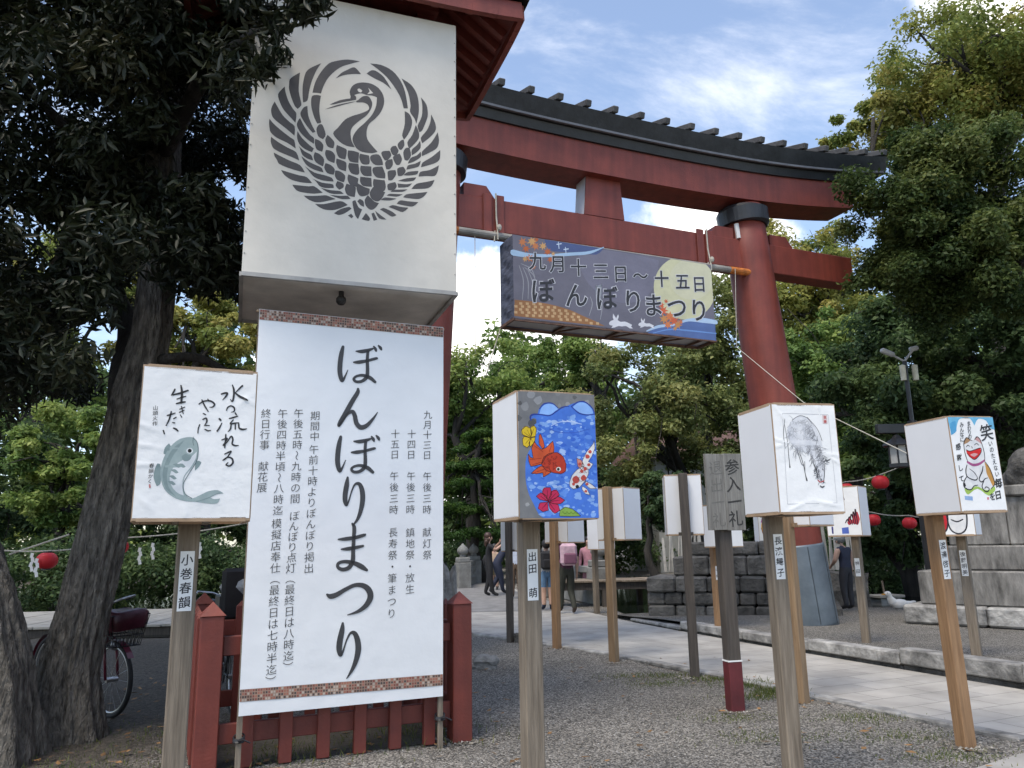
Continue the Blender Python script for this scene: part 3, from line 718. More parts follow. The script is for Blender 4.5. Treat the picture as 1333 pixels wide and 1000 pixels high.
for ch, x, y in zip('ぼんぼりまつり', (277, 455, 618, 760, 870, 1000, 1120), (370, 392, 405, 420, 440, 452, 465)): outlined(ch, (x, y), .375)
mb.build('lettering', [mat('letter_edge', (.62, .62, .66), .6), mat('letter_dark', (.03, .03, .035), .6)], fp)
bb = -bn
mb = MB(); NAVY = mat('navy_cloth', (.10, .12, .19), .75, .2, 4, .35, 4, stretch=(1, 1, 3), dist=.05)
for base, U, Wd in ((bBL+bb*BD, -bb, BD), (bBL+bu*BW, bb, BD)):
    nn = U.cross(Vector((0, 0, 1)))
    vs = []; fs = []; nU, nV = 12, 28; rg = random.Random(4)
    for i in range(nU+1):
        for j in range(nV+1):
            e = math.sin(math.pi*i/nU); vs.append(base+U*(Wd*i/nU)+Vector((0, 0, BH*j/nV))+nn*(e*(.012*math.sin(j*1.1+i*.5)+.008*math.sin(j*2.3-i*.8))))
    for i in range(nU):
        for j in range(nV): fs.append((i*(nV+1)+j, (i+1)*(nV+1)+j, (i+1)*(nV+1)+j+1, i*(nV+1)+j+1))
    mb.raw(vs, fs)
a = bBL+bb*BD; mb.face([a+bu*BW, a, a+Vector((0, 0, BH)), a+bu*BW+Vector((0, 0, BH))]); mb.build('side_sheet', NAVY, hb, smooth=True)
mb = MB()
a = bBL+bb*.02+Vector((0, 0, .03)); mb.face([a, a+bu*BW, a+bu*BW+bb*(BD-.04), a+bb*(BD-.04)]); mb.build('bottom_sheet', mat('grey_cloth', (.42, .41, .40), .8, .1, 3), hb)
mb = MB()
fr = [bBL, bBL+bu*BW, bBL+bu*BW+bb*BD, bBL+bb*BD]
for i in range(4): mb.beam(fr[i]+bb*(.015 if i in (0,) else 0)+Vector((0, 0, .0)), fr[(i+1) % 4]+bb*(.015 if i == 0 else 0), .03, .035)
for k in (.24, .50, .75, .93):
    p = bBL+bu*BW*k; mb.beam(p+bb*.02, p+bb*BD, .028, .03)
    if k < .9: mb.beam(p+bb*(BD-.02), p+bu*.30+bb*.02, .022, .022)
mb.build('frame', mat('rusty_frame', (.16, .085, .055), .7, .2, 10), hb)
mb = MB(); z = 5.66; a, b_ = T(-5.9, .20, z), T(-.55, .20, z); mb.tube([a, b_], .052, 12)
tp = tag(mb.build('hanging_pole', mat('worn_pole', (.30, .28, .25), .6, .2, 3)), 'long grey pole lashed under the gate beam, carrying the banner box', 'pole')
for s0, s1 in ((-5.9, -5.55), (-.95, -.55)):
    mb = MB(); mb.tube([T(s0-.004, .20, z), T(s1, .20, z)], .057, 12); mb.build('end_sleeve', mat('orange_sleeve', (.55, .17, .03), .6, .3, 8), tp)
def cord(name, pts, r, label, sag=0., m=None, n=14, cat='cord', group=None):
    q = []
    for a, b_ in zip(pts, pts[1:]):
        a, b_ = Vector(a), Vector(b_)
        for i in range(n): tt = i/n; q.append(a.lerp(b_, tt)-Vector((0, 0, sag*4*tt*(1-tt))))
    q.append(Vector(pts[-1])); mb = MB(); mb.tube(q, r, 5); return tag(mb.build(name, m or ROPE()), label, cat, group)
mb = MB()
for s in (-4.98, -1.36):
    mb.tube([T(s, .205, 6.3), T(s, .21, 5.95), T(s, .262, 5.66), T(s, .26, 5.58)], .012, 6); mb.ball(T(s+.02, .27, 5.76), .035, 8, sc=(1, 1, 1.5))
    mb.tube([T(s-.03, .23, 5.72), T(s-.05, .25, 5.55)], .01, 5)
mb.build('lashing', ROPE(), tp)
cord('guy_cord', [bBL+bb*BD+Vector((0, 0, .02)), T(-5.2, .3, 3.6)], .008, 'thin pale cord from the banner box corner to the left gate pillar')
cord('guy_cord', [T(-5.3, .20, 5.64), T(-5.38, .40, 3.9)], .006, 'thin grey line hanging down from the left end of the pole under the beam')
cord('guy_cord', [at(957, 350, 11.6), at(959, 452, 11.5), at(1046, 524, 9.5), at(1096, 549, 8.6), at(1180, 590, 7.2)], .005, 'pale cord running down from the gate pillar behind the horse drawing lantern')

# ================================================================== SHELTER, crane lantern, festival banner, fence
cy_ = rad(19.66); cu = Vector((math.cos(cy_), math.sin(cy_), 0)); cn = Vector((math.sin(cy_), -math.cos(cy_), 0)); cb_ = -cn
k_ = 5.1/5.2; CW, CD, CH = 1.588*k_, 1.214*k_, 2.383*k_
cBL = Vector((-1.918*k_, 5.1, HC+(3.314-HC)*k_))
cr_ = thing('crane_lantern', 'huge cream box lantern printed with a round crane crest, under the red roof', 'box lantern', cBL)
CP = Panel(cBL+Vector((0, 0, CH)), cu, dn, cn, CW, CH, [(340, -19), (597, 35), (594, 388), (314, 358)], off=(340, 60), sc=4.165)
mb = MB()
def grid(mb, o, U, V, nu, nv, amp, seed, mi=0):
    """a stretched cloth sheet with faint ripples that die at the frame; o lower corner"""
    U, V = Vector(U), Vector(V); nn = U.cross(V).normalized(); g = random.Random(seed); ph = [g.uniform(0, 6) for _ in range(6)]; vs = []; fs = []
    for i in range(nu+1):
        for j in range(nv+1):
            x, y = i/nu, j/nv; e = min(1, 8*min(x, 1-x))*min(1, 8*min(y, 1-y))
            d = math.sin(x*9+y*4+ph[0])+.7*math.sin(x*4-y*11+ph[1])+.5*math.sin(x*17+y*9+ph[2])
            vs.append(o+U*x+V*y+nn*(d*amp*e))
    for i in range(nu):
        for j in range(nv): fs.append((i*(nv+1)+j, (i+1)*(nv+1)+j, (i+1)*(nv+1)+j+1, i*(nv+1)+j+1))
    mb.raw(vs, fs, mi)
up_ = Vector((0, 0, 1))
CP.wr = lambda x, y: .004*math.sin(x*31+2*math.sin(x*7))*math.exp(-(y/.22)**2)*min(1, y/.05)+.0015*math.sin(x*5+y*3)
vs = [CP.pt((CW*i/80, CH*j/50), 0) for i in range(81) for j in range(51)]; mb.raw(vs, [(i*51+j, i*51+j+1, (i+1)*51+j+1, (i+1)*51+j) for i in range(80) for j in range(50)])
grid(mb, cBL+cu*CW, cb_*CD, up_*CH, 6, 10, .0, 2); grid(mb, cBL+cb_*CD, -cb_*CD, up_*CH, 6, 10, .0, 3); grid(mb, cBL+cb_*CD+cu*CW, -cu*CW, up_*CH, 4, 4, 0, 4)
mb.build('cloth_cover', BOXCLOTH(), cr_, smooth=False)
mb = MB(); o = cBL+Vector((0, 0, .02)); mb.face([o, o+cb_*CD, o+cb_*CD+cu*CW, o+cu*CW]); mb.build('bottom_board', mat('grey_board', (.74, .71, .65), .8, .12, 3, .1), cr_)
mb = MB()
e4 = [cBL, cBL+cu*CW, cBL+cu*CW+cb_*CD, cBL+cb_*CD]
for i in range(4): mb.beam(e4[i]+up_*.012, e4[(i+1) % 4]+up_*.012, .028, .03)
for i in range(1, 14):
    for U0, nrm_ in ((cBL, cn), (cBL+cu*CW, cn)):
        mb.ball(U0+up_*(CH*i/14)+nrm_*.002+cu*(.012 if U0 is cBL else 0)-(cu*.012 if U0 is not cBL else Vector()), .006, 6)
mb.build('edge_frame', mat('frame_grey', (.40, .39, .37), .7), cr_)
mb = MB(); p = cBL+cu*CW*.46+cb_*.22; mb.tube([p+up_*.02, p-up_*.03], .02, 8); mb.ball(p-up_*.05, .04, 10); mb.build('lamp_socket', BLACKM(), cr_)
CRANE = '''286,258 300,205 330,150 375,100 420,85 480,78 545,88 500,100 450,115 410,140 370,180 345,225 332,262 310,258
413,180 445,150 480,132 512,120 535,138 550,158 500,157 450,165
235,310 232,270 235,210 250,150 275,125 335,98 310,135 285,190 270,240 258,300
160,215 165,185 190,165 220,148 215,190 212,250 222,300 225,325 205,345 190,330 172,285 160,240
100,268 120,240 137,224 140,250 155,300 180,345 198,370 192,420 170,395 130,350 110,310
62,350 70,325 82,305 95,330 125,380 160,415 188,440 186,490 140,450 90,410 68,385
52,445 50,415 53,398 75,425 120,465 165,500 185,515 192,560 150,530 90,500 58,470
65,545 58,520 60,495 100,525 150,555 195,580 210,625 170,605 110,580 75,560
90,620 78,600 73,580 110,600 160,625 215,650 240,690 200,680 140,660 100,640
135,708 120,690 112,675 160,690 210,705 250,715 278,748 230,745 170,730
200,790 180,770 172,755 215,760 260,765 290,765 335,800 290,805 240,800
290,850 255,835 232,815 280,817 335,815 355,815 405,835 360,845 320,852
345,892 310,875 293,860 340,862 400,850 440,848 470,868 430,885 390,895
395,912 430,890 478,878 490,888 455,912 420,922
285,275 310,270 332,275 325,310 322,360 328,405 330,420 310,425 295,395 280,340 278,300
222,360 240,335 258,330 262,380 280,430 300,470 285,475 255,440 230,400 220,378
200,425 212,400 218,395 240,440 270,485 292,505 290,535 255,510 220,475 203,445
200,490 203,465 225,500 265,540 290,560 280,580 245,565 215,540 203,515
215,560 208,545 240,575 275,595 285,625 255,615 228,595
230,620 222,600 260,630 300,650 330,665 340,690 290,675 250,650
260,680 240,655 290,690 345,705 385,720 395,740 340,735 290,715
300,740 280,722 330,745 390,755 395,775 350,775 320,765
345,788 325,774 380,787 430,792 448,808 400,808 370,802
395,822 372,812 430,818 470,818 485,835 440,836
305,455 320,430 338,432 355,485 340,510 315,495
352,515 365,487 385,505 402,530 395,560 365,550
295,530 298,508 325,520 342,545 335,578 305,565
410,570 415,542 445,555 468,570 460,620 425,610
350,590 355,568 385,575 405,600 400,640 365,625
288,605 295,580 320,590 345,620 338,658 300,635
410,640 412,615 440,625 465,640 462,685 425,672
345,665 352,640 380,650 402,675 395,703 362,695
472,600 475,572 505,575 535,585 530,640 485,632
535,612 540,590 588,600 592,632 585,648 550,645
596,625 600,600 640,595 660,625 664,652 622,652
475,662 480,640 530,645 535,690 525,705 490,695
540,682 543,655 600,660 602,712 560,710
608,692 612,665 660,660 676,700 675,725 630,720
402,708 405,680 430,685 458,710 450,745 415,732
470,727 475,702 510,715 530,725 522,770 485,760
538,742 540,715 600,722 602,770 555,765
608,752 612,728 672,735 678,770 665,795 620,785
455,782 465,752 500,765 515,775 508,825 470,815
518,778 525,750 560,770 590,780 585,810 550,822 530,812
590,802 610,770 650,790 675,800 655,835 630,850 600,835
562,842 580,815 615,850 640,858 620,885 595,895 570,875
405,762 415,738 445,750 448,772 425,785
522,848 535,835 556,848 558,878 540,870
495,850 512,842 528,880 548,892 525,945 510,925
545,945 568,912 590,940 582,955
598,915 612,910 630,948 610,955
618,900 650,925 680,948 640,942
500,930 488,915 470,925 490,940
655,590 665,577 700,575 710,600 690,625 672,625
705,570 715,552 735,548 750,575 735,600 718,598
745,540 765,518 778,515 782,545 765,570 752,565
675,642 690,625 715,620 718,650 700,675 682,675
718,612 735,598 755,590 768,620 755,650 735,650
775,585 790,560 810,560 818,600 800,628 782,625
688,692 700,682 732,680 735,705 712,735 692,735
742,672 775,662 788,685 770,710 745,712
688,757 730,745 738,768 720,790 690,788
785,360 810,375 825,410 820,450 800,490 780,515 770,490 785,430
845,435 862,475 860,510 830,545 808,565 798,530 825,490
868,520 870,560 840,590 822,600 822,570 850,545
870,580 872,608 832,635 800,645 815,615 850,600
870,630 860,660 820,672 792,678 800,655 840,645
857,685 850,703 805,710 775,708 800,690
845,720 830,738 782,743 745,738 790,725
742,752 790,757 822,752 800,772 745,775
797,785 770,798 702,798 720,787
770,812 738,824 682,818 700,808
736,835 700,845 650,842 672,828
600,100 660,108 720,140 765,195 790,260 803,345 780,345 765,290 735,235 690,175 640,130
580,155 605,138 630,140 675,175 715,243 670,205 620,180
770,182 820,215 850,260 862,310 862,370 848,430 838,400 815,365 818,330 805,260
875,285 905,325 912,380 900,420 880,465 865,475 855,440 878,390 882,330
930,378 950,420 955,460 930,495 880,535 872,505 905,465 925,420
965,475 972,520 960,560 920,585 878,605 878,580 930,530
978,572 975,620 955,640 910,655 872,665 880,640 930,610
970,655 962,690 945,713 900,713 858,716 868,690 920,680
945,735 930,765 905,780 860,783 818,783 845,755 900,745
905,800 885,825 855,838 800,833 772,828 790,812 850,805
855,855 825,878 780,873 737,863 755,845 800,850
800,885 770,908 730,895 692,880 715,870 760,880
735,925 710,933 680,915 645,893 665,885 710,905
487,255 500,225 525,208 560,203 605,210 645,235 670,275 673,320 655,365 625,400 590,430 577,470 580,510 600,540 635,580 605,588 550,580 520,560 500,520 505,490 530,455 570,420 610,375 630,330 635,285 610,275 580,272 550,262 515,270 495,285
522,304 535,297 560,278 590,280 608,310 605,340 580,380 540,410 505,440 490,470 495,520 512,555 470,548 430,525 395,480 420,450 460,405 500,385 550,370 590,350 585,325 560,312 525,312
378,322 430,300 490,290 520,298 450,310 400,322
352,348 420,324 500,308 525,306 460,322 400,338
495,262 520,278 522,298 490,292'''
CP.wr = lambda x, y: .004*math.sin(x*31+2*math.sin(x*7))*math.exp(-(y/.22)**2)*min(1, y/.05)+.0015*math.sin(x*5+y*3)
mb = MB()
for ln in CRANE.split('\n'):
    CP.poly(mb, [tuple(float(v) for v in q.split(',')) for q in ln.split()], lift=.003, smooth=2)
em = mb.build('crane_crest', EMBLEM(), cr_)
mb = MB()
CP.poly(mb, [(530, 240), (540, 236), (556, 248), (548, 258), (534, 252)], lift=.005); CP.poly(mb, [(588, 232), (615, 262), (582, 268), (596, 252)], lift=.005, smooth=0)
CP.poly(mb, [(515, 272), (545, 280), (535, 298)], lift=.0052, smooth=0)
mb.build('crest_gap', BOXCLOTH(), em)  # cloth-coloured eye and face gaps of the printed crest

# roofed shelter that carries the crane lantern
cc = cBL+cu*CW/2+cb_*CD*.55; cc.z = 0
sh = thing('roofed_shelter', 'red roofed shelter above the huge crane lantern, dark metal roof on posts', 'shelter', cc)
Mc = Matrix((cu, cb_, up_)).transposed()
zt_ = cBL.z+CH
for a, b_ in ((-.52, .64), (.30, .64), (-.52, 1.05), (.30, 1.05)):
    mb = MB(); p = cc+cu*a+cb_*b_; mb.box(p+up_*((zt_+.16)/2), (.13, .13, zt_+.16), M=Mc, bev=.01)
    mb.build('post', FENCE_RED(), sh)
mb = MB()
for a in (-1, 1): mb.beam(cc+cu*(a*.56)-cb_*.5+up_*(zt_+.09), cc+cu*(a*.56)+cb_*1.1+up_*(zt_+.09), .14, .16)
for a in (-1, 1): mb.beam(cc+cb_*(a*.5)-cu*.66+up_*(zt_+.241), cc+cb_*(a*.5)+cu*.66+up_*(zt_+.241), .12, .14)
mb.build('roof_beam', FENCE_RED(), sh)
zr = zt_+.10; _r = ray(680, 30); _c = Vector(_r)*((zr-.06-HC)/_r[2]); _d = Vector((_c.x, _c.y, 0))-cc; ex, ey = _d.dot(cu)-.02, -_d.dot(cb_)-.02
def eave(a, b_): return .03*max(abs(a), abs(b_))**4*min(abs(a), abs(b_))**4     # corners sweep up
def roofz(a, b_): return zr+.95*(1-max(abs(a), abs(b_)))+eave(a, b_)
mb = MB(); n_ = 16; vs = []; fs = []
for top in (0, 1):
    for i in range(n_+1):
        for j in range(n_+1):
            a, b_ = -1+2*i/n_, -1+2*j/n_; vs.append(cc+cu*ex*a+cb_*ey*b_+up_*(roofz(a, b_)+.09*top))
K = n_+1
for i in range(n_):
    for j in range(n_):
        q = (i*K+j, (i+1)*K+j, (i+1)*K+j+1, i*K+j+1); fs.append(tuple(reversed(q))); fs.append(tuple(K*K+x for x in q))
mb.raw(vs, fs); mb.build('roof_deck', [FENCE_RED()], sh)
mb = MB()
vs = []; fs = []
for lvl in (.10, .19):
    for i in range(n_+1):
        for j in range(n_+1):
            a, b_ = -1+2*i/n_, -1+2*j/n_; vs.append(cc+cu*(ex+.07)*a+cb_*(ey+.07)*b_+up_*(roofz(a, b_)+lvl))
for i in range(n_):
    for j in range(n_):
        q = (i*K+j, (i+1)*K+j, (i+1)*K+j+1, i*K+j+1); fs.append(tuple(reversed(q))); fs.append(tuple(K*K+x for x in q))
per = [(i, 0) for i in range(n_)]+[(n_, j) for j in range(n_)]+[(i, n_) for i in range(n_, 0, -1)]+[(0, j) for j in range(n_, 0, -1)]
for (a, b_), (c, d) in zip(per, per[1:]+per[:1]): fs.append((a*K+b_, c*K+d, K*K+c*K+d, K*K+a*K+b_))
mb.raw(vs, fs); mb.build('roof', COPPER(), sh)
mb = MB()
for (sa, sb) in ((1, 0), (-1, 0), (0, 1), (0, -1)):            # eave boards
    for k in range(12):
        t0, t1 = -1+k/6, -1+(k+1)/6
        f_ = lambda t: (sa, t) if sa else (t, sb)
        A, B_ = f_(t0), f_(t1)
        pa = cc+cu*(ex+.015)*A[0]+cb_*(ey+.015)*A[1]+up_*(roofz(*A)+.012); pb = cc+cu*(ex+.015)*B_[0]+cb_*(ey+.015)*B_[1]+up_*(roofz(*B_)+.012)
        mb.beam(pa, pb, .05, .15)
mb.build('eave_board', VERM(), sh)
for (sa, sb) in ((1, 0), (-1, 0), (0, 1), (0, -1)):
    for k in range(9):
        t_ = -.9+k*.225; q = []
        for r_ in (.42, .6, .8, .965):
            a, b_ = (sa*r_, t_*1.0) if sa else (t_*1.0, sb*r_)
            if abs(t_) > r_: continue
            q.append(cc+cu*ex*a+cb_*ey*b_+up_*(roofz(a, b_)-.045))
        if len(q) > 1:
            mb = MB()
            for A, B_ in zip(q, q[1:]): mb.beam(A, B_, .055, .075)
            mb.build('rafter', FENCE_RED(), sh)

# ------------------------------------------------------------------ festival banner
fy = rad(23.91); fu = Vector((math.cos(fy), math.sin(fy), 0)); fn = Vector((math.sin(fy), -math.cos(fy), 0))
FW, FH = 1.382, 2.732; fBL = Vector((-1.795, 5.262, .349))
ba = thing('festival_banner', 'tall white vertical banner with large black brush lettering tied in front of the red fence', 'banner', (fBL.x, fBL.y, 0))
FP = Panel(fBL+up_*FH, fu, dn, fn, FW, FH, [(335, 402), (576, 425), (576, 905), (311, 933)])
mb = MB(); nu, nv = 24, 48; vs = []; fs = []
for back in (0, 1):
    for i in range(nu+1):
        for j in range(nv+1):
            x, y = i/nu, j/nv
            d = .003*math.sin(y*40+x*3)*math.sin(x*3.1)+(.008*math.exp(-((y-.035)/.02)**2)*math.sin(x*26) if y < .1 else 0)
            vs.append(fBL+fu*FW*x+up_*FH*y+fn*(d*.15-.004*back-.0012))
K2 = (nu+1)*(nv+1)
for i in range(nu):
    for j in range(nv):
        q = (i*(nv+1)+j, (i+1)*(nv+1)+j, (i+1)*(nv+1)+j+1, i*(nv+1)+j+1); fs.append(q); fs.append(tuple(K2+x for x in reversed(q)))
mb.raw(vs, fs); sheet = mb.build('sheet', VINYL(), ba, smooth=True)
mb = MB()
z1 = lambda x, y: ((x-300)*1, y)
def big(pts, off, sc, d=(0, 0)):
    for st in pts: FP.stroke(mb, [((x+d[0])/sc+off[0], (y+d[1])/sc+off[1], w_/sc*1.06) for x, y, w_ in st], lift=.006, sub=7)
BO = [[(466, 198, 12), (460, 225, 18), (455, 260, 20), (453, 300, 20), (458, 330, 18), (464, 342, 12), (474, 326, 8), (487, 296, 3)],
      [(522, 216, 6), (545, 217, 15), (572, 212, 14), (592, 205, 8)], [(596, 196, 7), (603, 206, 13), (606, 214, 9)], [(616, 192, 7), (624, 201, 13), (628, 209, 8)],
      [(512, 263, 7), (535, 262, 15), (570, 256, 12), (606, 246, 11), (612, 247, 5)],
      [(572, 212, 12), (569, 250, 13), (570, 300, 15), (566, 326, 15), (546, 343, 13), (522, 345, 12), (512, 334, 11), (524, 322, 10), (550, 318, 12), (580, 328, 16), (602, 346, 12)]]
big(BO, (300, 390), 3.226); big(BO, (300, 390), 3.226, (-8, 381))
big([[(530, 376, 10), (528, 392, 17), (505, 430, 19), (475, 485, 20), (455, 520, 18), (450, 532, 11), (465, 512, 9), (487, 482, 11), (507, 472, 16), (517, 490, 18), (524, 520, 19), (542, 538, 20), (568, 530, 17), (595, 500, 10), (613, 474, 3)]], (300, 390), 3.226)
big([[(488, 750, 9), (484, 780, 19), (478, 820, 20), (478, 850, 18), (484, 866, 10), (494, 845, 6), (506, 805, 6), (520, 778, 9), (538, 778, 15), (549, 805, 20), (551, 845, 20), (543, 890, 17), (530, 925, 12), (510, 952, 5)]], (300, 390), 3.226)
big([[(436, 72, 6), (465, 70, 14), (505, 64, 14), (540, 54, 12), (546, 50, 5)], [(448, 112, 6), (475, 110, 14), (510, 104, 13), (536, 98, 9)],
     [(492, 8, 8), (500, 25, 15), (498, 70, 14), (496, 120, 15), (494, 160, 17), (478, 187, 16), (452, 194, 14), (434, 184, 12), (438, 168, 12), (465, 162, 13), (500, 168, 16), (530, 182, 19), (552, 196, 10)],
     [(391, 296, 8), (405, 303, 18), (430, 296, 18), (465, 275, 15), (505, 257, 15), (540, 260, 19), (562, 280, 23), (566, 308, 23), (548, 340, 19), (515, 364, 12), (474, 378, 3)],
     [(455, 412, 9), (452, 440, 19), (444, 480, 22), (441, 515, 21), (447, 540, 13), (458, 520, 7), (470, 482, 6), (486, 452, 9), (503, 452, 16), (515, 480, 21), (518, 520, 22), (508, 565, 18), (492, 602, 12), (472, 634, 4)]], (300, 680), 3.1235)
for tx, a, b_ in [('九月十三日', (555.7, 539.7), (554.8, 592.4)), ('午後三時', (555.1, 620), (554.8, 663.4)), ('献灯祭', (554.8, 692.8), (555.2, 722.3)),
                  ('十四日', (534.7, 565), (534, 592)), ('午後三時', (534, 620), (533.1, 663.4)), ('鎮地祭・放生', (533, 693.4), (532.8, 767)),
                  ('十五日', (513.3, 565), (512.6, 592)), ('午後三時', (512, 620), (511.4, 664)), ('長寿祭・筆まつり', (510.7, 693.4), (509, 798.5)),
                  ('期間中', (408.5, 542), (407.9, 569)), ('午前十時よりぼんぼり掲出', (407, 586), (401.2, 740.8)),
                  ('午後五時〜九時の間', (386.8, 538.8), (382.8, 650.4)), ('ぼんぼり点灯', (382.1, 672.7), (377.8, 740.8)), ('（最終日は八時迄）', (376.8, 754.3), (375.2, 868.9)),
                  ('午後四時半頃〜八時迄', (366, 539.4), (360.4, 665.9)), ('模擬店奉仕', (359, 683), (357.6, 740.8)), ('（最終日は七時半迄）', (357, 755), (352.8, 887.5)),
                  ('終日行事', (344.3, 539.4), (342.5, 580.6)), ('献花展', (341.2, 608.5), (339.4, 636.4))]:
    FP.run(mb, tx, a, b_, k=.93, lift=.006, shear=.11, bold=-.006, size=.071)
mb.build('lettering', PRINT(), sheet)
rg = random.Random(8)                               # printed brocade bands
def band(quad, rows, cols):
    mb = MB()
    FP.poly(mb, quad, (.40, .27, .20), .005, 0)
    A, B_, C, D = [np.array(q) for q in quad]
    for i in range(cols):
        for j in range(rows):
            x0, x1, y0, y1 = (i+.14)/cols, (i+.86)/cols, (j+.14)/rows, (j+.86)/rows
            f_ = lambda x, y: tuple((A*(1-x)+B_*x)*(1-y)+(D*(1-x)+C*x)*y)
            col = rg.choice([(.16, .09, .07), (.30, .10, .08), (.10, .085, .08), (.55, .46, .38), (.42, .17, .12)])
            FP.poly(mb, [f_(x0, y0), f_(x1, y0), f_(x1, y1), f_(x0, y1)], col, .0062, 0)
    mb.build('brocade_band', ART(), sheet)
band([(335.5, 402.5), (575.5, 425.5), (575.5, 438.0), (334.7, 416)], 4, 78)
band([(312.0, 898.5), (575.8, 876.5), (575.8, 891), (311.4, 914.5)], 4, 78)
mb = MB(); mb.tube([fBL+up_*(FH-.012)-fn*.014-fu*.02, fBL+up_*(FH-.012)+fu*(FW+.01)-fn*.014], .010, 8); mb.build('top_rod', FRAME(), ba)
for x in (.012, FW-.012):
    mb = MB(); p = fBL+fu*x-fn*.03; mb.box((p.x, p.y, 1.54), (.034, .03, 3.1), fy); mb.build('stick', WOOD_GREY(), ba)
mb = MB()
for x in (.012, FW-.012):
    p = fBL+fu*x-fn*.035
    for k in range(3): mb.ring((p.x, p.y, .19+.014*k), .034, .006, Matrix.Rotation(.2*k, 3, 'X'), 14, 5)
    mb.tube([(p.x, p.y-.03, .2), (p.x+.05, p.y-.05, .21), (p.x+.09, p.y-.04, .19)], .005, 5)
mb.build('tie', BLACKM(), ba)

# ------------------------------------------------------------------ red fence round the gate foot
FR_, FL_, BL_ = Vector((-.43, 6.05, 0)), Vector((-2.03, 5.34, 0)), Vector((-2.42, 6.22, 0)); BR_ = FR_+(BL_-FL_)*1.35; BL_ = FL_+(BL_-FL_)*1.35
fe = thing('red_fence', 'low red wooden fence with pointed posts behind the tall white banner', 'fence', (FR_+FL_)/2)
fa = math.atan2(FR_.y-FL_.y, FR_.x-FL_.x)
for p in (FR_, FL_, BL_, BR_):
    mb = MB(); mb.box(p+up_*.485, (.148, .148, .97), fa, bev=.006)
    q = [p+Matrix.Rotation(fa, 3, 'Z') @ Vector((a*.082, b_*.082, .971)) for a, b_ in ((-1, -1), (1, -1), (1, 1), (-1, 1))]
    mb.raw(q+[p+up_*1.06], [(0, 1, 4), (1, 2, 4), (2, 3, 4), (3, 0, 4), (3, 2, 1, 0)]); mb.build('post', FENCE_RED(), fe)
for a, b_ in ((FL_, FR_), (FL_, BL_), (FR_, BR_), (BL_, BR_)):
    d = (b_-a).normalized()
    for z in (.22, .77):
        mb = MB(); mb.beam(a+d*.076+up_*z, b_-d*.076+up_*z, .045, .125, bev=.005); mb.build('rail', FENCE_RED(), fe)
    L = (b_-a).length; k = 7 if (a is FL_ and b_ is FR_) else 6
    nn = Vector((d.y, -d.x, 0))
    for i in range(1, k):
        mb = MB(); p = a.lerp(b_, i/k)+nn*(.040)
        if a is FL_ and b_ is BL_: p = a.lerp(b_, i/k)-nn*.062
        mb.box(p+up_*.475, (.085, .05, .93), math.atan2(d.y, d.x), bev=.004)
        ang = math.atan2(d.y, d.x)
        q = [p+Matrix.Rotation(ang, 3, 'Z') @ Vector((aa*.042, bb_*.025, .9405)) for aa, bb_ in ((-1, -1), (1, -1), (1, 1), (-1, 1))]
        mb.raw(q+[p+up_*.985], [(0, 1, 4), (1, 2, 4), (2, 3, 4), (3, 0, 4), (3, 2, 1, 0)]); mb.build('picket', FENCE_RED(), fe)
poly_sheet('fenced_soil', [FL_, FR_, BR_, BL_], .01, SOIL)
def rock(name, c, size, label, seed, m=None, cat='stone', rz=0.):
    g = random.Random(seed); bm = bmesh.new(); bmesh.ops.create_cube(bm, size=1); bmesh.ops.subdivide_edges(bm, edges=bm.edges[:], cuts=4, use_grid_fill=True)
    ph = [g.uniform(0, 6) for _ in range(6)]
    for v in bm.verts:
        p = v.co; v.co = Vector([p[i]*size[i]*(1+.10*math.sin(9*p[(i+1) % 3]+ph[i])+.08*math.sin(7*p[(i+2) % 3]+ph[i+3])-.08*(abs(p[0])+abs(p[1])+abs(p[2])-.8))+g.uniform(-.008, .008) for i in range(3)])
    bm.verts.index_update(); mb = MB(); R = Matrix.Rotation(rz, 3, 'Z')
    mb.raw([R @ v.co+Vector(c) for v in bm.verts], [[v.index for v in f.verts] for f in bm.faces]); bm.free()
    return tag(mb.build(name, m or STONE()), label, cat)
p = G(632, 872); rock('stone_block', (p.x, p.y+.12, .07), (.26, .22, .15), 'small rough granite block on the gravel right of the red fence', 4)
rock('stone_block', (p.x-.08, p.y+.16, .01), (.34, .28, .06), 'flat stone slab lying under the small rough granite block', 5)
tmp = G(674, 836); rock('stone_block', (tmp.x+.0, tmp.y, .06), (.09, .08, .13), 'little dark stone standing at the path edge between lantern poles', 6, STONE_DARK())
p = at(584, 790, 8.6); rock('stone_pillar', (p.x, p.y, .55), (.17, .17, 1.15), 'speckled grey granite pillar standing behind the right fence post', 7)

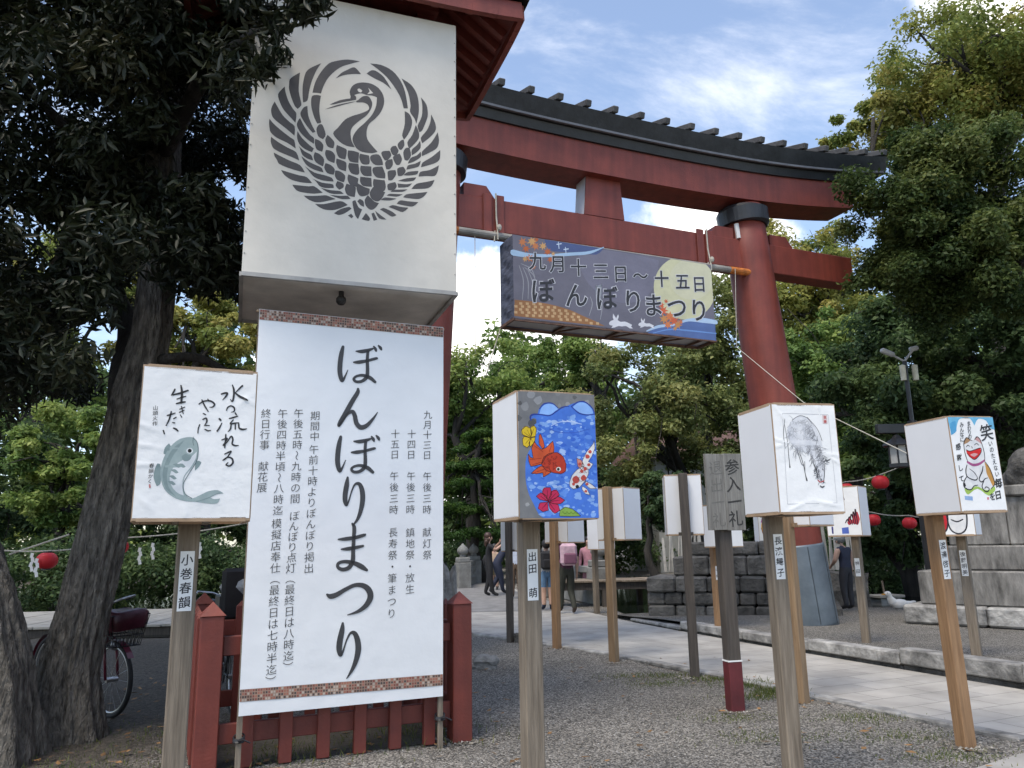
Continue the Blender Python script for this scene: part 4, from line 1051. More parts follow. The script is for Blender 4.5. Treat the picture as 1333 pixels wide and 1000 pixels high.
# ================================================================== PAPER LANTERNS ON POSTS
def bonbori(label, pole, yaw, wood, W=.40, D=.40, zb=1.55, H=.64, z0=0., art=None, quad=None, off=(0, 0), sc=1., strip=None, pw=.095, lean=0., strip_z=1.22, strip_h=.30, wr=None, pole_top=None, side_art=None, dy=0.):
    a = rad(yaw); u = Vector((math.cos(a), math.sin(a), 0)); b_ = Vector((-math.sin(a), math.cos(a), 0)); nn = -b_
    p = Vector((pole[0], pole[1], z0))
    t = thing('paper_lantern', label, 'paper lantern', p, group='paper lanterns on wooden posts')
    Mm = Matrix((u, b_, up_)).transposed()
    ztop = zb+H
    mb = MB(); top = pole_top or (ztop+.01)
    mb.box((p.x, p.y, (z0-.25+top)/2), (pw, pw, top-z0+.25), M=Mm, bev=.006); post = mb.build('post', wood, t)
    c = p+nn*(pw/2+D/2+.004); o = c-u*W/2+nn*D/2; o.z = zb                  # front bottom left corner
    f = .018; mb = MB()
    cs = [o, o+u*W, o+u*W+b_*D, o+b_*D]
    ins = lambda k: (u*(1 if k in (0, 3) else -1)+b_*(1 if k in (0, 1) else -1))*(f/2)
    for k in range(4):
        q = cs[k]+ins(k); mb.box((q.x, q.y, zb+H/2), (f, f, H), M=Mm)
    for z in (zb+f/2-.004, ztop-f/2+.004):
        for k in range(4):
            A, B_ = cs[k]+ins(k), cs[(k+1) % 4]+ins((k+1) % 4); d = (B_-A).normalized()
            mb.beam(A+d*f/2+up_*(z-A.z), B_-d*f/2+up_*(z-B_.z), f+.003, f)
    mb.build('frame', FRAME(), t)
    mb = MB()
    for s_ in (-1, 1):
        q = c+u*(s_*(pw/2+.016)); mb.beam(q+b_*(D/2+pw*.6)+up_*(zb+.012-q.z), q-b_*(D/2-.02)+up_*(zb+.012-q.z), .028, .035)
    mb.build('support_bar', WOOD_DARK() if wood is WOOD_DARK() else wood, t)
    e = .0015
    def sheet(A, U, L, nm, m):
        mb = MB(); nv_ = U.cross(up_); A2 = A+nv_*e
        mb.face([A2+up_*.010, A2+U*L+up_*.010, A2+U*L+up_*(H-.008), A2+up_*(H-.008)]); return mb.build(nm, m, t)
    P = Panel(o+up_*H+nn*e, u, dn, nn, W, H, quad, off, sc); P.wr = wr
    if wr:
        mb = MB(); nu_g, nv_g = 44, 64; vs = [P.pt((.004+(W-.008)*i/nu_g, .008+(H-.018)*j/nv_g), 0) for i in range(nu_g+1) for j in range(nv_g+1)]
        mb.raw(vs, [(i*(nv_g+1)+j, i*(nv_g+1)+j+1, (i+1)*(nv_g+1)+j+1, (i+1)*(nv_g+1)+j) for i in range(nu_g) for j in range(nv_g)]); fs_ = mb.build('picture_sheet', PAPER(), t, smooth=True)
    else: fs_ = sheet(o+u*.004, u, W-.008, 'picture_sheet', PAPER())
    sheet(o+u*W+b_*.004, b_, D-.008, 'side_sheet', PAPER_SIDE()); sheet(o+b_*(D-.004), -b_, D-.008, 'side_sheet', PAPER_SIDE()); sheet(o+u*(W-.004)+b_*D, -u, W-.008, 'back_sheet', PAPER_SIDE())
    if art:
        mb = MB(); mi = MB(); art(P, mb, mi)
        if mb.v: mb.build('painting', ART(), fs_)
        if mi.v: mi.build('lettering', INK(), fs_)
    if strip:
        q = p+nn*(pw/2+.0015); SP_ = Panel(q-u*.030+up_*(strip_z+strip_h/2-q.z), u, dn, nn, .060, strip_h)
        mb = MB(); mb.raw([SP_.pt(x, 0) for x in ((0, 0), (.06, 0), (.06, strip_h), (0, strip_h))], [(3, 2, 1, 0)]); st = mb.build('name_strip', PAPER(), t)
        mb = MB(); k = len(strip); sp = strip_h/(k+.25)
        for i, ch in enumerate(strip):
            if ch != ' ': SP_.glyph(mb, ch, (.030, sp*(i+.62)), min(.052, sp*.9), lift=.0015, bold=.012, shear=.12)
        mb.build('lettering', INK(), st)
    if lean: t.rotation_euler = (0, lean, 0)
    return t
def creases(lines, amp=.004):
    def f(x, y):
        z = 0.
        for (cx, cy, ang, L, w_) in lines:
            c, s_ = math.cos(ang), math.sin(ang); t_ = (x-cx)*c+(y-cy)*s_; d_ = -(x-cx)*s_+(y-cy)*c
            z += amp*math.exp(-(d_/w_)**2)*math.exp(-(t_/L)**2)
        return z
    return f
def fit_pole(x, y, yaw, W, D, pw=.095):
    a = rad(yaw); return (x+math.cos(a)*W/2-math.sin(a)*(D+pw/2+.004), y+math.sin(a)*W/2+math.cos(a)*(D+pw/2+.004))

# --- carp with calligraphy
def art_carp(P, mb, mi):
    teal, teal2, dk, wh = (.36, .44, .425), (.26, .335, .325), (.15, .20, .20), (.74, .76, .76)
    P.poly(mb, [(215, 515), (192, 538), (184, 572), (205, 578), (230, 545)], teal2, .0025)
    P.poly(mb, [(150, 628), (136, 658), (130, 708), (148, 755), (168, 742), (172, 680), (166, 632)], teal2, .0025)
    P.poly(mb, [(366, 618), (385, 612), (398, 622), (385, 645), (362, 668)], teal2, .0025)
    P.poly(mb, [(230, 525), (275, 490), (330, 478), (362, 488), (380, 540), (372, 600), (345, 650), (305, 700), (298, 760), (320, 812), (350, 822), (400, 800), (440, 782), (490, 776), (524, 794), (480, 800), (448, 815), (470, 826), (504, 822), (486, 850), (430, 850), (370, 842), (300, 836), (240, 815), (190, 770), (168, 700), (172, 640), (195, 575)], teal, .003)
    P.poly(mb, [(340, 590), (310, 600), (262, 628), (232, 665), (220, 715), (238, 765), (270, 795), (300, 806), (292, 760), (300, 700), (340, 645), (366, 600), (372, 560)], wh, .0036)
    P.poly(mb, [(180, 690), (200, 610), (240, 540), (300, 498), (270, 540), (225, 610), (205, 690), (215, 760), (260, 815), (200, 770)], teal2, .0034)
    for x, y in ((262, 640), (250, 672), (240, 706), (235, 738), (290, 640)): P.poly(mb, [(x-26, y-8), (x, y-12), (x+20, y+6), (x+6, y+12), (x-10, y+2)], teal2, .0042)
    P.poly(mb, [(285, 590), (310, 572), (345, 585), (330, 610), (300, 614)], teal2, .0042); P.poly(mb, [(300, 560), (320, 545), (352, 560), (348, 580), (318, 576)], teal, .0043)
    P.poly(mb, [(332+19*math.cos(k*.5236), 556+16*math.sin(k*.5236)) for k in range(12)], wh, .0046, 1); P.poly(mb, [(332+11*math.cos(k*.5236), 556+11*math.sin(k*.5236)) for k in range(12)], (.02, .02, .02), .005, 1)
    P.stroke(mb, [(350, 484, 3), (372, 505, 4), (380, 550, 4), (370, 615, 4), (325, 690, 4), (297, 745, 4), (306, 795, 4), (345, 822, 4)], dk, .0052)
    P.stroke(mb, [(352, 478, 3), (350, 505, 3), (354, 525, 3)], dk, .0052); P.stroke(mb, [(370, 840, 3), (430, 822, 4), (500, 790, 3)], teal2, .0044)
    P.stroke(mb, [(108, 748, 9), (110, 762, 9)], (.6, .22, .2), .004)
    S_ = [[(574, 180, 7), (582, 205, 11), (582, 240, 11), (574, 274, 9), (562, 262, 4)], [(512, 232, 9), (532, 226, 11), (545, 228, 11), (536, 246, 10), (518, 266, 4)], [(631, 184, 11), (610, 204, 9), (588, 228, 4)], [(586, 222, 7), (615, 245, 13), (640, 258, 14), (660, 268, 8)],
          [(540, 326, 5), (548, 308, 8), (566, 300, 9), (584, 310, 9), (584, 330, 8), (568, 336, 4)],
          [(500, 374, 11), (507, 382, 11)], [(487, 444, 9), (500, 425, 9), (514, 398, 5)], [(556, 372, 7), (580, 366, 10), (604, 358, 7)], [(590, 340, 8), (596, 350, 9)], [(578, 380, 7), (562, 402, 9), (590, 398, 9), (610, 396, 6)], [(566, 408, 8), (562, 432, 9), (548, 448, 4)], [(590, 404, 8), (590, 432, 8)], [(610, 402, 8), (612, 426, 10), (632, 434, 12), (654, 430, 6)],
          [(536, 464, 8), (534, 500, 9), (530, 538, 7)], [(514, 494, 7), (545, 486, 8), (520, 526, 6), (542, 508, 6), (566, 474, 9), (576, 490, 10), (572, 516, 9), (590, 526, 10), (608, 524, 5)],
          [(530, 574, 7), (555, 562, 9), (566, 560, 8), (540, 596, 7), (518, 610, 6), (545, 592, 8), (570, 598, 10), (576, 622, 11), (558, 640, 10), (538, 634, 8), (548, 622, 6)],
          [(384, 290, 7), (410, 274, 9), (448, 272, 10), (472, 290, 10), (462, 306, 8), (444, 308, 4)], [(400, 266, 7), (416, 300, 9), (436, 332, 6)], [(434, 262, 7), (440, 274, 6)],
          [(408, 344, 7), (422, 350, 6)], [(406, 378, 7), (424, 370, 9), (428, 390, 9), (414, 414, 4)], [(388, 408, 7), (380, 430, 7), (378, 456, 5)], [(420, 412, 7), (442, 412, 6)], [(418, 434, 7), (434, 442, 8), (450, 440, 6)],
          [(246, 205, 8), (238, 222, 10), (226, 240, 6)], [(234, 238, 8), (275, 228, 12), (320, 212, 10)], [(280, 184, 8), (286, 225, 13), (282, 284, 11)], [(258, 262, 6), (285, 252, 9), (308, 246, 6)], [(255, 288, 8), (280, 282, 12), (304, 278, 9)],
          [(274, 320, 6), (302, 308, 6)], [(272, 338, 6), (298, 326, 6)], [(284, 304, 6), (294, 346, 5)], [(278, 352, 5), (286, 366, 5)],
          [(204, 356, 8), (226, 350, 9), (248, 342, 6)], [(226, 334, 8), (216, 375, 9), (198, 414, 6)], [(240, 374, 7), (254, 366, 7)], [(234, 396, 6), (246, 398, 7)], [(240, 428, 8), (254, 434, 11), (264, 444, 8)], [(182, 442, 8), (188, 460, 8)]]
    for s_ in S_: P.stroke(mi, s_, lift=.0055)
    P.run(mi, '山頭火作', (136, 312), (134, 402), size=.021, lift=.005, bold=.0, shear=.15); P.run(mi, '春韻かく', (118, 640), (110, 728), size=.020, lift=.005, shear=.15)
LP = fit_pole(-1.546, 3.137, 23.9, .458, .36)
carp = bonbori('wide paper lantern with brush calligraphy and a grey green carp', LP, 23.9, WOOD_GREY(), .458, .36, 1.52, .648, art=art_carp, quad=[(185, 474), (335.6, 484), (324.6, 677), (171, 678)], off=(170, 460), sc=4.347, wr=creases([(.02, .26, .35, .07, .007), (.02, .34, .15, .08, .006), (.02, .42, 0, .07, .006), (.09, .22, 1.1, .05, .006), (.44, .14, .5, .05, .007), (.42, .12, 2.4, .04, .006), (.2, .62, 1.4, .03, .008), (.05, .58, .8, .05, .007), (.35, .30, 1.0, .06, .010)], .0035), strip='小巻春韻', strip_z=1.265, strip_h=.262)

# --- goldfish in a bowl
def art_gold(P, mb, mi):
    P.poly(mb, [(438, 95), (922, 118), (962, 872), (460, 884)], (.20, .20, .20), .002, 0)
    g = random.Random(3)
    for i in range(60):
        x, y = g.uniform(440, 900), g.uniform(100, 870); s_ = g.uniform(14, 42); c = g.uniform(.10, .34)
        P.poly(mb, [(x+s_*math.cos(k)*g.uniform(.5, 1), y+s_*math.sin(k)*g.uniform(.5, 1)) for k in (0, 1, 2, 3, 4, 5)], (c, c, c), .0022, 1)
    P.poly(mb, [(520, 275), (532, 246), (562, 240), (575, 200), (610, 172), (655, 174), (690, 204), (720, 204), (745, 190), (790, 172), (840, 160), (890, 190), (922, 232), (965, 880), (610, 880), (545, 790), (505, 700), (492, 600), (498, 500), (540, 420), (558, 330), (556, 268), (536, 262)], (.075, .20, .66), .0026)
    for i in range(330):
        x, y = g.uniform(505, 945), g.uniform(245, 865)
        if x < np.interp(y, [240, 420, 560, 700, 870], [570, 550, 500, 515, 610]): continue
        s_ = g.uniform(8, 26); f_ = g.choice([0, 0, 1, 1, 2, 3])
        if y > 640 or y < 300: f_ = g.choice([1, 2, 2, 3])
        P.poly(mb, [(x+s_*math.cos(k*1.05)*g.uniform(.5, 1.2), y+s_*math.sin(k*1.05)*g.uniform(.35, .8)) for k in range(6)], [(.05, .15, .60), (.13, .29, .74), (.24, .42, .80), (.38, .54, .84)][f_], .0028+i*1e-6, 1)
    pale = (.27, .47, .86)
    P.poly(mb, [(575, 235), (590, 195), (625, 174), (665, 180), (694, 206), (670, 232), (630, 246)], pale, .0034); P.poly(mb, [(785, 195), (820, 168), (865, 172), (905, 210), (912, 235), (870, 240), (825, 228)], pale, .0034)
    NV = (.03, .06, .30)
    for s_ in ([(522, 275, 8), (518, 255, 9), (535, 240, 9), (580, 240, 8), (640, 246, 8), (680, 222, 8), (720, 196, 7), (760, 190, 5)], [(575, 205, 5), (605, 174, 7), (655, 172, 7), (692, 202, 5)], [(775, 192, 7), (815, 165, 7), (860, 164, 7), (905, 200, 6), (920, 235, 4)], [(778, 195, 5), (820, 230, 8), (870, 243, 7), (920, 240, 5)]): P.stroke(mb, s_, NV, .0038)
    P.stroke(mb, [(650, 310, 4), (700, 288, 5), (760, 284, 6), (840, 300, 4)], (.5, .64, .9), .0037); P.stroke(mb, [(640, 330, 5), (700, 350, 4), (800, 352, 5), (890, 330, 3)], (.05, .12, .5), .0037)
    for k in range(9): P.stroke(mb, [(722+k*9, 276+(k % 3)*5, 5), (728+k*9, 284, 3)], (.62, .72, .92), .0039)
    bl = (.05, .02, .015)
    def shape(q, col, lift=.0042, w_=3.2, sm=2):
        P.poly(mb, q, col, lift, sm); P.stroke(mb, q+[q[0]], bl, lift+.0008, sub=3) if False else None
        for a, b_ in zip(q, q[1:]+q[:1]): P.stroke(mb, [(*a, w_), (*b_, w_)], bl, lift+.0007, round_=False)
    yl = (.72, .50, .03)
    for q in ([(520, 385), (470, 365), (464, 335), (490, 312), (520, 325), (528, 350)], [(525, 380), (520, 320), (545, 308), (558, 330), (552, 375)], [(525, 385), (550, 380), (548, 410), (520, 440), (510, 420)], [(520, 385), (515, 430), (500, 446), (475, 430), (470, 395), (480, 375)]): shape(q, yl, w_=3)
    for e in ((480, 350), (500, 335), (540, 330), (490, 420), (535, 410)): P.stroke(mb, [(522, 382, 4), (*e, 2)], (.25, .16, .01), .0056)
    rd, rd2 = (.62, .10, .035), (.50, .05, .025)
    shape([(575, 420), (574, 370), (584, 360), (602, 400), (610, 440), (598, 455)], rd); shape([(545, 405), (562, 430), (590, 455), (620, 445), (645, 420), (662, 404), (670, 440), (668, 475), (620, 500), (595, 545), (555, 556), (525, 560), (512, 530), (508, 485), (522, 505), (540, 510), (528, 450)], rd)
    shape([(528, 604), (560, 575), (590, 558), (640, 572), (655, 596), (630, 612), (605, 626), (602, 600), (560, 606)], rd)
    shape([(592, 548), (605, 505), (640, 480), (690, 474), (728, 500), (746, 545), (744, 590), (715, 606), (670, 600), (620, 585)], rd2, .0046)
    for i in range(22): x, y = g.uniform(610, 690), g.uniform(495, 575); P.stroke(mb, [(x-6, y-5, 3), (x+3, y, 3.5), (x-5, y+6, 3)], (.26, .03, .02), .0058)
    for a, b_ in (((600, 470), (540, 430)), ((590, 510), (520, 520)), ((592, 535), (535, 550)), ((640, 470), (655, 425)), ((620, 575), (545, 600)), ((625, 585), (612, 615))): P.stroke(mb, [(*a, 3), (*b_, 2)], (.30, .03, .02), .0056)
    P.poly(mb, [(700+15*math.cos(k*.5236), 577+13*math.sin(k*.5236)) for k in range(12)], (.75, .72, .66), .0060, 1); P.poly(mb, [(698+8*math.cos(k*.5236), 578+9*math.sin(k*.5236)) for k in range(12)], (.02, .02, .02), .0066, 1)
    wh, rp = (.76, .74, .72), (.55, .08, .06)
    shape([(850, 520), (875, 470), (915, 420), (920, 400), (925, 450), (905, 500), (885, 530), (915, 545), (895, 575), (870, 580), (845, 560)], wh, w_=2.4)
    shape([(812, 510), (840, 520), (860, 555), (845, 580), (820, 560)], (.6, .25, .2), w_=2.4); shape([(870, 650), (905, 668), (938, 695), (900, 696), (868, 670)], wh, w_=2.4); shape([(850, 680), (880, 700), (898, 735), (870, 728), (848, 700)], wh, w_=2.4)
    shape([(770, 655), (785, 615), (815, 580), (850, 560), (882, 570), (888, 605), (866, 650), (832, 688), (795, 699), (772, 684)], wh, .0048, 2.6)
    for x, y, r in ((808, 640, 25), (856, 630, 19), (845, 590, 14), (795, 668, 12), (866, 575, 13), (880, 500, 16), (895, 470, 12), (890, 550, 12), (880, 668, 10), (872, 712, 10), (832, 545, 10)): P.poly(mb, [(x+r*math.cos(k)*g.uniform(.7, 1.1), y+r*math.sin(k)*g.uniform(.7, 1.1)) for k in (0, 1, 2, 3, 4, 5)], rp, .0060, 1)
    P.poly(mb, [(818+11*math.cos(k*.5236), 684+11*math.sin(k*.5236)) for k in range(12)], (.02, .02, .02), .0068, 1)
    for i in range(26): x, y = g.uniform(800, 875), g.uniform(575, 660); P.stroke(mb, [(x-4, y-3, 2), (x+3, y, 2.4)], (.15, .08, .08), .0063)
    mg = (.56, .03, .095)
    for q in ([(635, 775), (585, 765), (562, 745), (590, 722), (625, 740)], [(638, 772), (600, 725), (610, 692), (650, 690), (660, 730)], [(640, 772), (655, 715), (690, 705), (708, 735), (680, 760)], [(642, 778), (700, 745), (742, 768), (715, 790), (670, 790)], [(640, 782), (700, 795), (712, 830), (680, 850), (648, 820)], [(634, 780), (640, 830), (605, 840), (575, 820), (585, 785)]): shape(q, mg, .0042, 3)
    for e in ((590, 745), (630, 705), (685, 725), (710, 768), (680, 830), (600, 820)): P.stroke(mb, [(638, 777, 5), (*e, 2)], (.16, .01, .03), .0056)
    shape([(710, 866), (712, 832), (745, 810), (790, 822), (822, 845), (842, 864), (780, 867)], (.26, .42, .08), .0042, 3)
    for k in range(8): P.stroke(mb, [(722+k*13, 850, 2), (730+k*13, 838+(k % 2)*12, 3), (740+k*12, 850, 2)], (.10, .2, .03), .0056)
bonbori('paper lantern painted with red goldfish and a koi in blue water', fit_pole(.023, 3.738, 20.2, .425, .377, .10), 20.2, WOOD_GREY(), .425, .377, 1.521, .627, art=art_gold, quad=[(670.5, 509), (772.7, 515), (781, 674), (676, 675.5)], off=(580, 490), sc=4.764, strip='出田 萌', strip_z=1.243, strip_h=.262, pw=.10)

# --- ink horse
def art_horse(P, mb, mi):
    gr, lg = (.10, .10, .105), (.34, .34, .35)
    for a, b_ in (((352, 172), (625, 190)), ((625, 190), (683, 708)), ((683, 708), (388, 706)), ((388, 706), (352, 172))): P.stroke(mb, [(*a, 2.2), (*b_, 2.2)], (.5, .5, .52), .003, round_=False)
    g = random.Random(11)
    def hatch(q, n, L, col, w_=2.2, ang=1.9, j=.5):
        for i in range(n):
            t_ = g.random()*(len(q)-1.001); k = int(t_); f_ = t_-k; x = q[k][0]*(1-f_)+q[k+1][0]*f_+g.gauss(0, 7); y = q[k][1]*(1-f_)+q[k+1][1]*f_+g.gauss(0, 7)
            a = ang+g.gauss(0, j); l_ = L*g.uniform(.5, 1.2); P.stroke(mb, [(x, y, w_), (x+l_*.5*math.cos(a)+g.gauss(0, 3), y+l_*.5*math.sin(a), w_*1.2), (x+l_*math.cos(a), y+l_*math.sin(a), .8)], col, .0034+i*1e-5, sub=3, round_=False)
    hatch([(400, 215), (440, 235), (480, 220), (505, 255), (500, 290)], 55, 34, (.45, .45, .46), 2.2, 1.2, 1.0); hatch([(400, 230), (390, 300), (420, 370), (450, 410)], 40, 44, (.42, .42, .43), 2.0, 1.4)
    hatch([(520, 260), (550, 320), (570, 380), (590, 430), (595, 470)], 80, 42, (.2, .2, .21), 2.0, 2.2, .7); hatch([(500, 330), (520, 400), (545, 470)], 45, 38, (.3, .3, .31), 2.0, 1.5, .5); hatch([(555, 480), (570, 530), (585, 570)], 50, 28, (.16, .16, .17), 2.2, 1.6, .7); hatch([(575, 470), (620, 460)], 22, 26, gr, 2.6, -.6, .6)
    P.poly(mb, [(400, 225), (450, 195), (505, 210), (545, 255), (585, 340), (600, 430), (610, 520), (595, 600), (575, 560), (550, 480), (520, 420), (470, 400), (420, 370), (380, 300)], (.73, .73, .74), .0032)
    for q, n_, a_ in (([(420, 240), (430, 300), (450, 370), (480, 400)], 120, 1.5), ([(460, 220), (480, 280), (500, 340), (520, 400)], 130, 1.2), ([(510, 230), (530, 290), (550, 350), (575, 420)], 130, 1.8), ([(570, 400), (590, 460), (600, 520)], 80, 1.5)): hatch(q, n_//2, 30, (.45, .45, .46), 1.6, a_, .8)
    for s_ in ([(366, 240, 2), (384, 340, 3), (392, 420, 4), (398, 470, 4), (400, 490, 9)], [(440, 380, 3), (468, 470, 4), (482, 480, 6)], [(455, 400, 3), (478, 470, 4), (494, 540, 5), (502, 570, 10)], [(488, 460, 3), (490, 520, 4)], [(540, 470, 4), (556, 510, 5), (570, 560, 4)], [(604, 480, 4), (606, 540, 5), (600, 590, 5)], [(582, 606, 6), (594, 614, 9), (606, 608, 6)], [(366, 205, 2), (360, 300, 3), (372, 380, 2)], [(410, 215, 3), (455, 190, 3), (500, 205, 3), (530, 240, 3)], [(500, 200, 2), (560, 270, 3), (590, 340, 3)]): P.stroke(mb, s_, gr, .004)
    P.stroke(mb, [(568, 572, 5), (584, 584, 5), (604, 576, 5)], (.55, .05, .05), .0046); P.stroke(mb, [(555, 505, 6), (560, 512, 6)], (.02, .02, .02), .0046); P.stroke(mb, [(596, 508, 6), (598, 514, 5)], (.02, .02, .02), .0046)
    P.poly(mb, [(590, 190), (618, 192), (622, 244), (594, 242)], (.72, .58, .56), .0032, 0); P.run(mb, '良春', (606, 205), (608, 230), size=.020, lift=.004, col=(.5, .07, .06), bold=.02)
bonbori('paper lantern with a grey ink drawing of a standing horse', fit_pole(1.502, 4.402, 11.5, .411, .402), 11.5, WOOD_GREY(), .411, .402, 1.544, .636, art=art_horse, quad=[(1002, 524), (1085.6, 528.6), (1101.7, 669.4), (1016.3, 667.6)], off=(940, 500), sc=4.545, wr=creases([(.05, .06, .9, .07, .006), (.04, .22, .25, .06, .006), (.03, .25, -.3, .03, .007), (.37, .30, .1, .06, .006), (.37, .33, .6, .05, .006), (.30, .03, 1.4, .03, .007), (.3, .58, .2, .08, .008), (.1, .60, -.4, .06, .007)], .0045), strip='長濱舞子', strip_z=1.30, strip_h=.27)

# --- laughing cat
def art_cat(P, mb, mi):
    P.poly(mb, [(70, 76), (450, 84), (470, 185), (430, 170), (395, 110), (330, 95), (300, 150), (262, 90), (205, 84), (165, 105), (140, 200), (105, 225), (92, 160)], (.17, .47, .68), .002)
    P.poly(mb, [(96, 130), (140, 110), (150, 190), (108, 222)], (.10, .36, .60), .0022)
    P.poly(mb, [(220, 660), (250, 650), (330, 640), (400, 665), (470, 640), (475, 670), (420, 715), (330, 660), (255, 708), (232, 695)], (.40, .58, .12), .0024)
    wh = (.78, .77, .75); P.poly(mb, [(215, 260), (235, 245), (270, 268), (300, 262), (322, 238), (350, 262), (372, 320), (388, 400), (385, 445), (430, 500), (468, 600), (462, 640), (425, 670), (380, 665), (320, 640), (275, 665), (228, 655), (212, 615), (240, 540), (232, 480), (245, 430), (225, 370), (212, 300)], wh, .0026)
    P.poly(mb, [(215, 300), (222, 262), (238, 247), (270, 268), (240, 290)], (.42, .25, .13), .0032); P.poly(mb, [(305, 262), (322, 240), (350, 265), (362, 300), (340, 285)], (.62, .35, .33), .0032)
    P.poly(mb, [(385, 445), (420, 485), (452, 550), (468, 610), (455, 640), (430, 590), (405, 540), (395, 490)], (.58, .30, .08), .0032)
    P.poly(mb, [(232, 345), (265, 355), (300, 345), (350, 332), (356, 360), (335, 395), (300, 422), (262, 405), (238, 372)], (.66, .03, .03), .0034); P.poly(mb, [(265, 385), (300, 372), (330, 380), (300, 402)], (.74, .40, .38), .004)
    P.stroke(mb, [(245, 445, 16), (290, 468, 20), (340, 460, 18), (385, 430, 12)], (.40, .10, .24), .0036)
    bk = (.03, .03, .035)
    for s_ in ([(214, 330, 5), (212, 290, 7), (222, 262, 7), (236, 246, 6), (262, 262, 6), (282, 272, 4)], [(302, 262, 5), (320, 240, 7), (345, 260, 7), (366, 310, 6), (384, 380, 6), (386, 430, 5)], [(214, 330, 5), (224, 380, 6), (245, 440, 5)], [(232, 322, 4), (246, 308, 6), (262, 318, 4)], [(300, 306, 4), (318, 294, 6), (336, 308, 4)], [(278, 318, 5), (282, 332, 6)], [(240, 470, 6), (230, 510, 8), (240, 560, 8), (280, 585, 8), (316, 590, 9), (326, 570, 6), (300, 530, 6), (262, 500, 4)], [(372, 480, 7), (366, 520, 9), (348, 560, 9), (342, 590, 8), (366, 605, 9), (390, 580, 7), (412, 572, 4)], [(240, 560, 6), (218, 600, 8), (214, 640, 8), (240, 664, 9), (275, 668, 8), (300, 640, 7), (330, 632, 5)], [(380, 600, 6), (366, 640, 8), (385, 676, 9), (412, 682, 9), (425, 660, 7), (400, 645, 7), (388, 660, 5)], [(388, 440, 5), (430, 500, 7), (464, 590, 8), (468, 625, 7), (440, 660, 5)], [(212, 620, 9), (226, 640, 12), (222, 618, 8)], [(232, 345, 5), (262, 356, 6), (300, 346, 6), (352, 332, 6), (352, 372, 6), (300, 424, 6), (240, 376, 5)]): P.stroke(mb, s_, bk, .0046)
    P.poly(mb, [(222, 720), (288, 724), (292, 758), (226, 752)], (.30, .44, .68), .0026, 0); P.poly(mb, [(408, 728), (424, 728), (424, 748), (410, 748)], (.65, .2, .22), .0026, 0)
    P.glyph(mi, '笑', P.uv((400, 205)), .118, lift=.005, bold=.012, shear=.16)
    P.run(mi, 'いのたえない', (432, 295), (488, 540), size=.040, lift=.005, bold=.012, shear=.2); P.glyph(mi, '毎', P.uv((500, 612)), .066, lift=.005, bold=.03, shear=.2); P.glyph(mi, '日', P.uv((498, 708)), .062, lift=.005, bold=.03, shear=.2); P.glyph(mi, 'を', P.uv((452, 722)), .054, lift=.005, bold=.02, shear=.2)
    P.run(mi, 'まわりの', (252, 132), (262, 238), size=.036, lift=.005, bold=.012, shear=.2); P.run(mi, 'みんなに', (192, 140), (196, 262), size=.038, lift=.005, bold=.012, shear=.2); P.run(mi, '感謝して', (165, 320), (195, 580), size=.046, lift=.005, bold=.018, shear=.2)
cp_ = fit_pole(2.985, 5.161, 16.3, .392, .387)
bonbori('paper lantern with a laughing white cat painting and brush lettering', cp_, 16.3, WOOD_ORANGE(), .392, .387, 1.556, .648, art=art_cat, quad=[(1231.4, 541), (1292, 543), (1313, 664.5), (1252, 667.5)], off=(1220, 530), sc=6.25, strip='渡邊啓子', strip_z=1.245, strip_h=.27, lean=-.016)

# --- the lanterns along the path, most seen from behind
bonbori('plain white paper lantern turned away, on a brown post left of the pond bridge planks', (1.17, 9.72), 140, WOOD_TAN(), zb=1.43, H=.65)
bonbori('paper lantern seen from behind, its dark post beside the grey wooden notice board', (1.87, 8.54), 172, WOOD_DARK(), zb=1.47, H=.66)
bonbori('white paper lantern on a reddish post just right of the goldfish lantern post', (.55, 10.97), 140, WOOD_ORANGE(), zb=1.41, H=.62)
bonbori('paper lantern on a thin post just left of the goldfish lantern post', (-.09, 11.83), 140, WOOD_DARK(), zb=1.30, H=.62, pw=.085)
def art_l(P, mb, mi):
    P.poly(mb, [(.02, .12), (.06, .1), (.08, .4), (.04, .5)], (.55, .04, .06), .003, 1)
    P.stroke(mb, [(.1, .5, .02), (.2, .45, .03), (.3, .52, .02)], (.03, .03, .04), .003)
bonbori('paper lantern half hidden behind the horse lantern, on a rough brown post', (2.49, 7.14), 128, WOOD_TAN(), zb=1.52, H=.62, art=art_l, pw=.09)
def art_text(P, mb, mi):
    P.run(mi, '願わくば花の下', (.30, .08), (.30, .56), size=.07, lift=.004, bold=.02, shear=.1); P.run(mi, '平和を祈る', (.20, .1), (.20, .5), size=.055, lift=.004, bold=.02)
bonbori('small distant paper lantern with columns of black lettering beside a stone bridge post', (1.66, 16.4), 28, WOOD_GREY(), zb=1.27, H=.62, art=art_text, pw=.10)
bonbori('distant paper lantern with one black character, partly behind the reddish post', (1.12, 19.4), 20, WOOD_GREY(), W=.36, zb=1.4, H=.6, art=lambda P, mb, mi: P.glyph(mi, '今', (.09, .42), .2, lift=.004, bold=.02))
bonbori('paper lantern low behind the notice board, on a fresh orange post', (3.02, 11.95), 22, WOOD_ORANGE(), zb=1.31, H=.62, z0=.14, strip='中村', strip_z=.93, strip_h=.2)
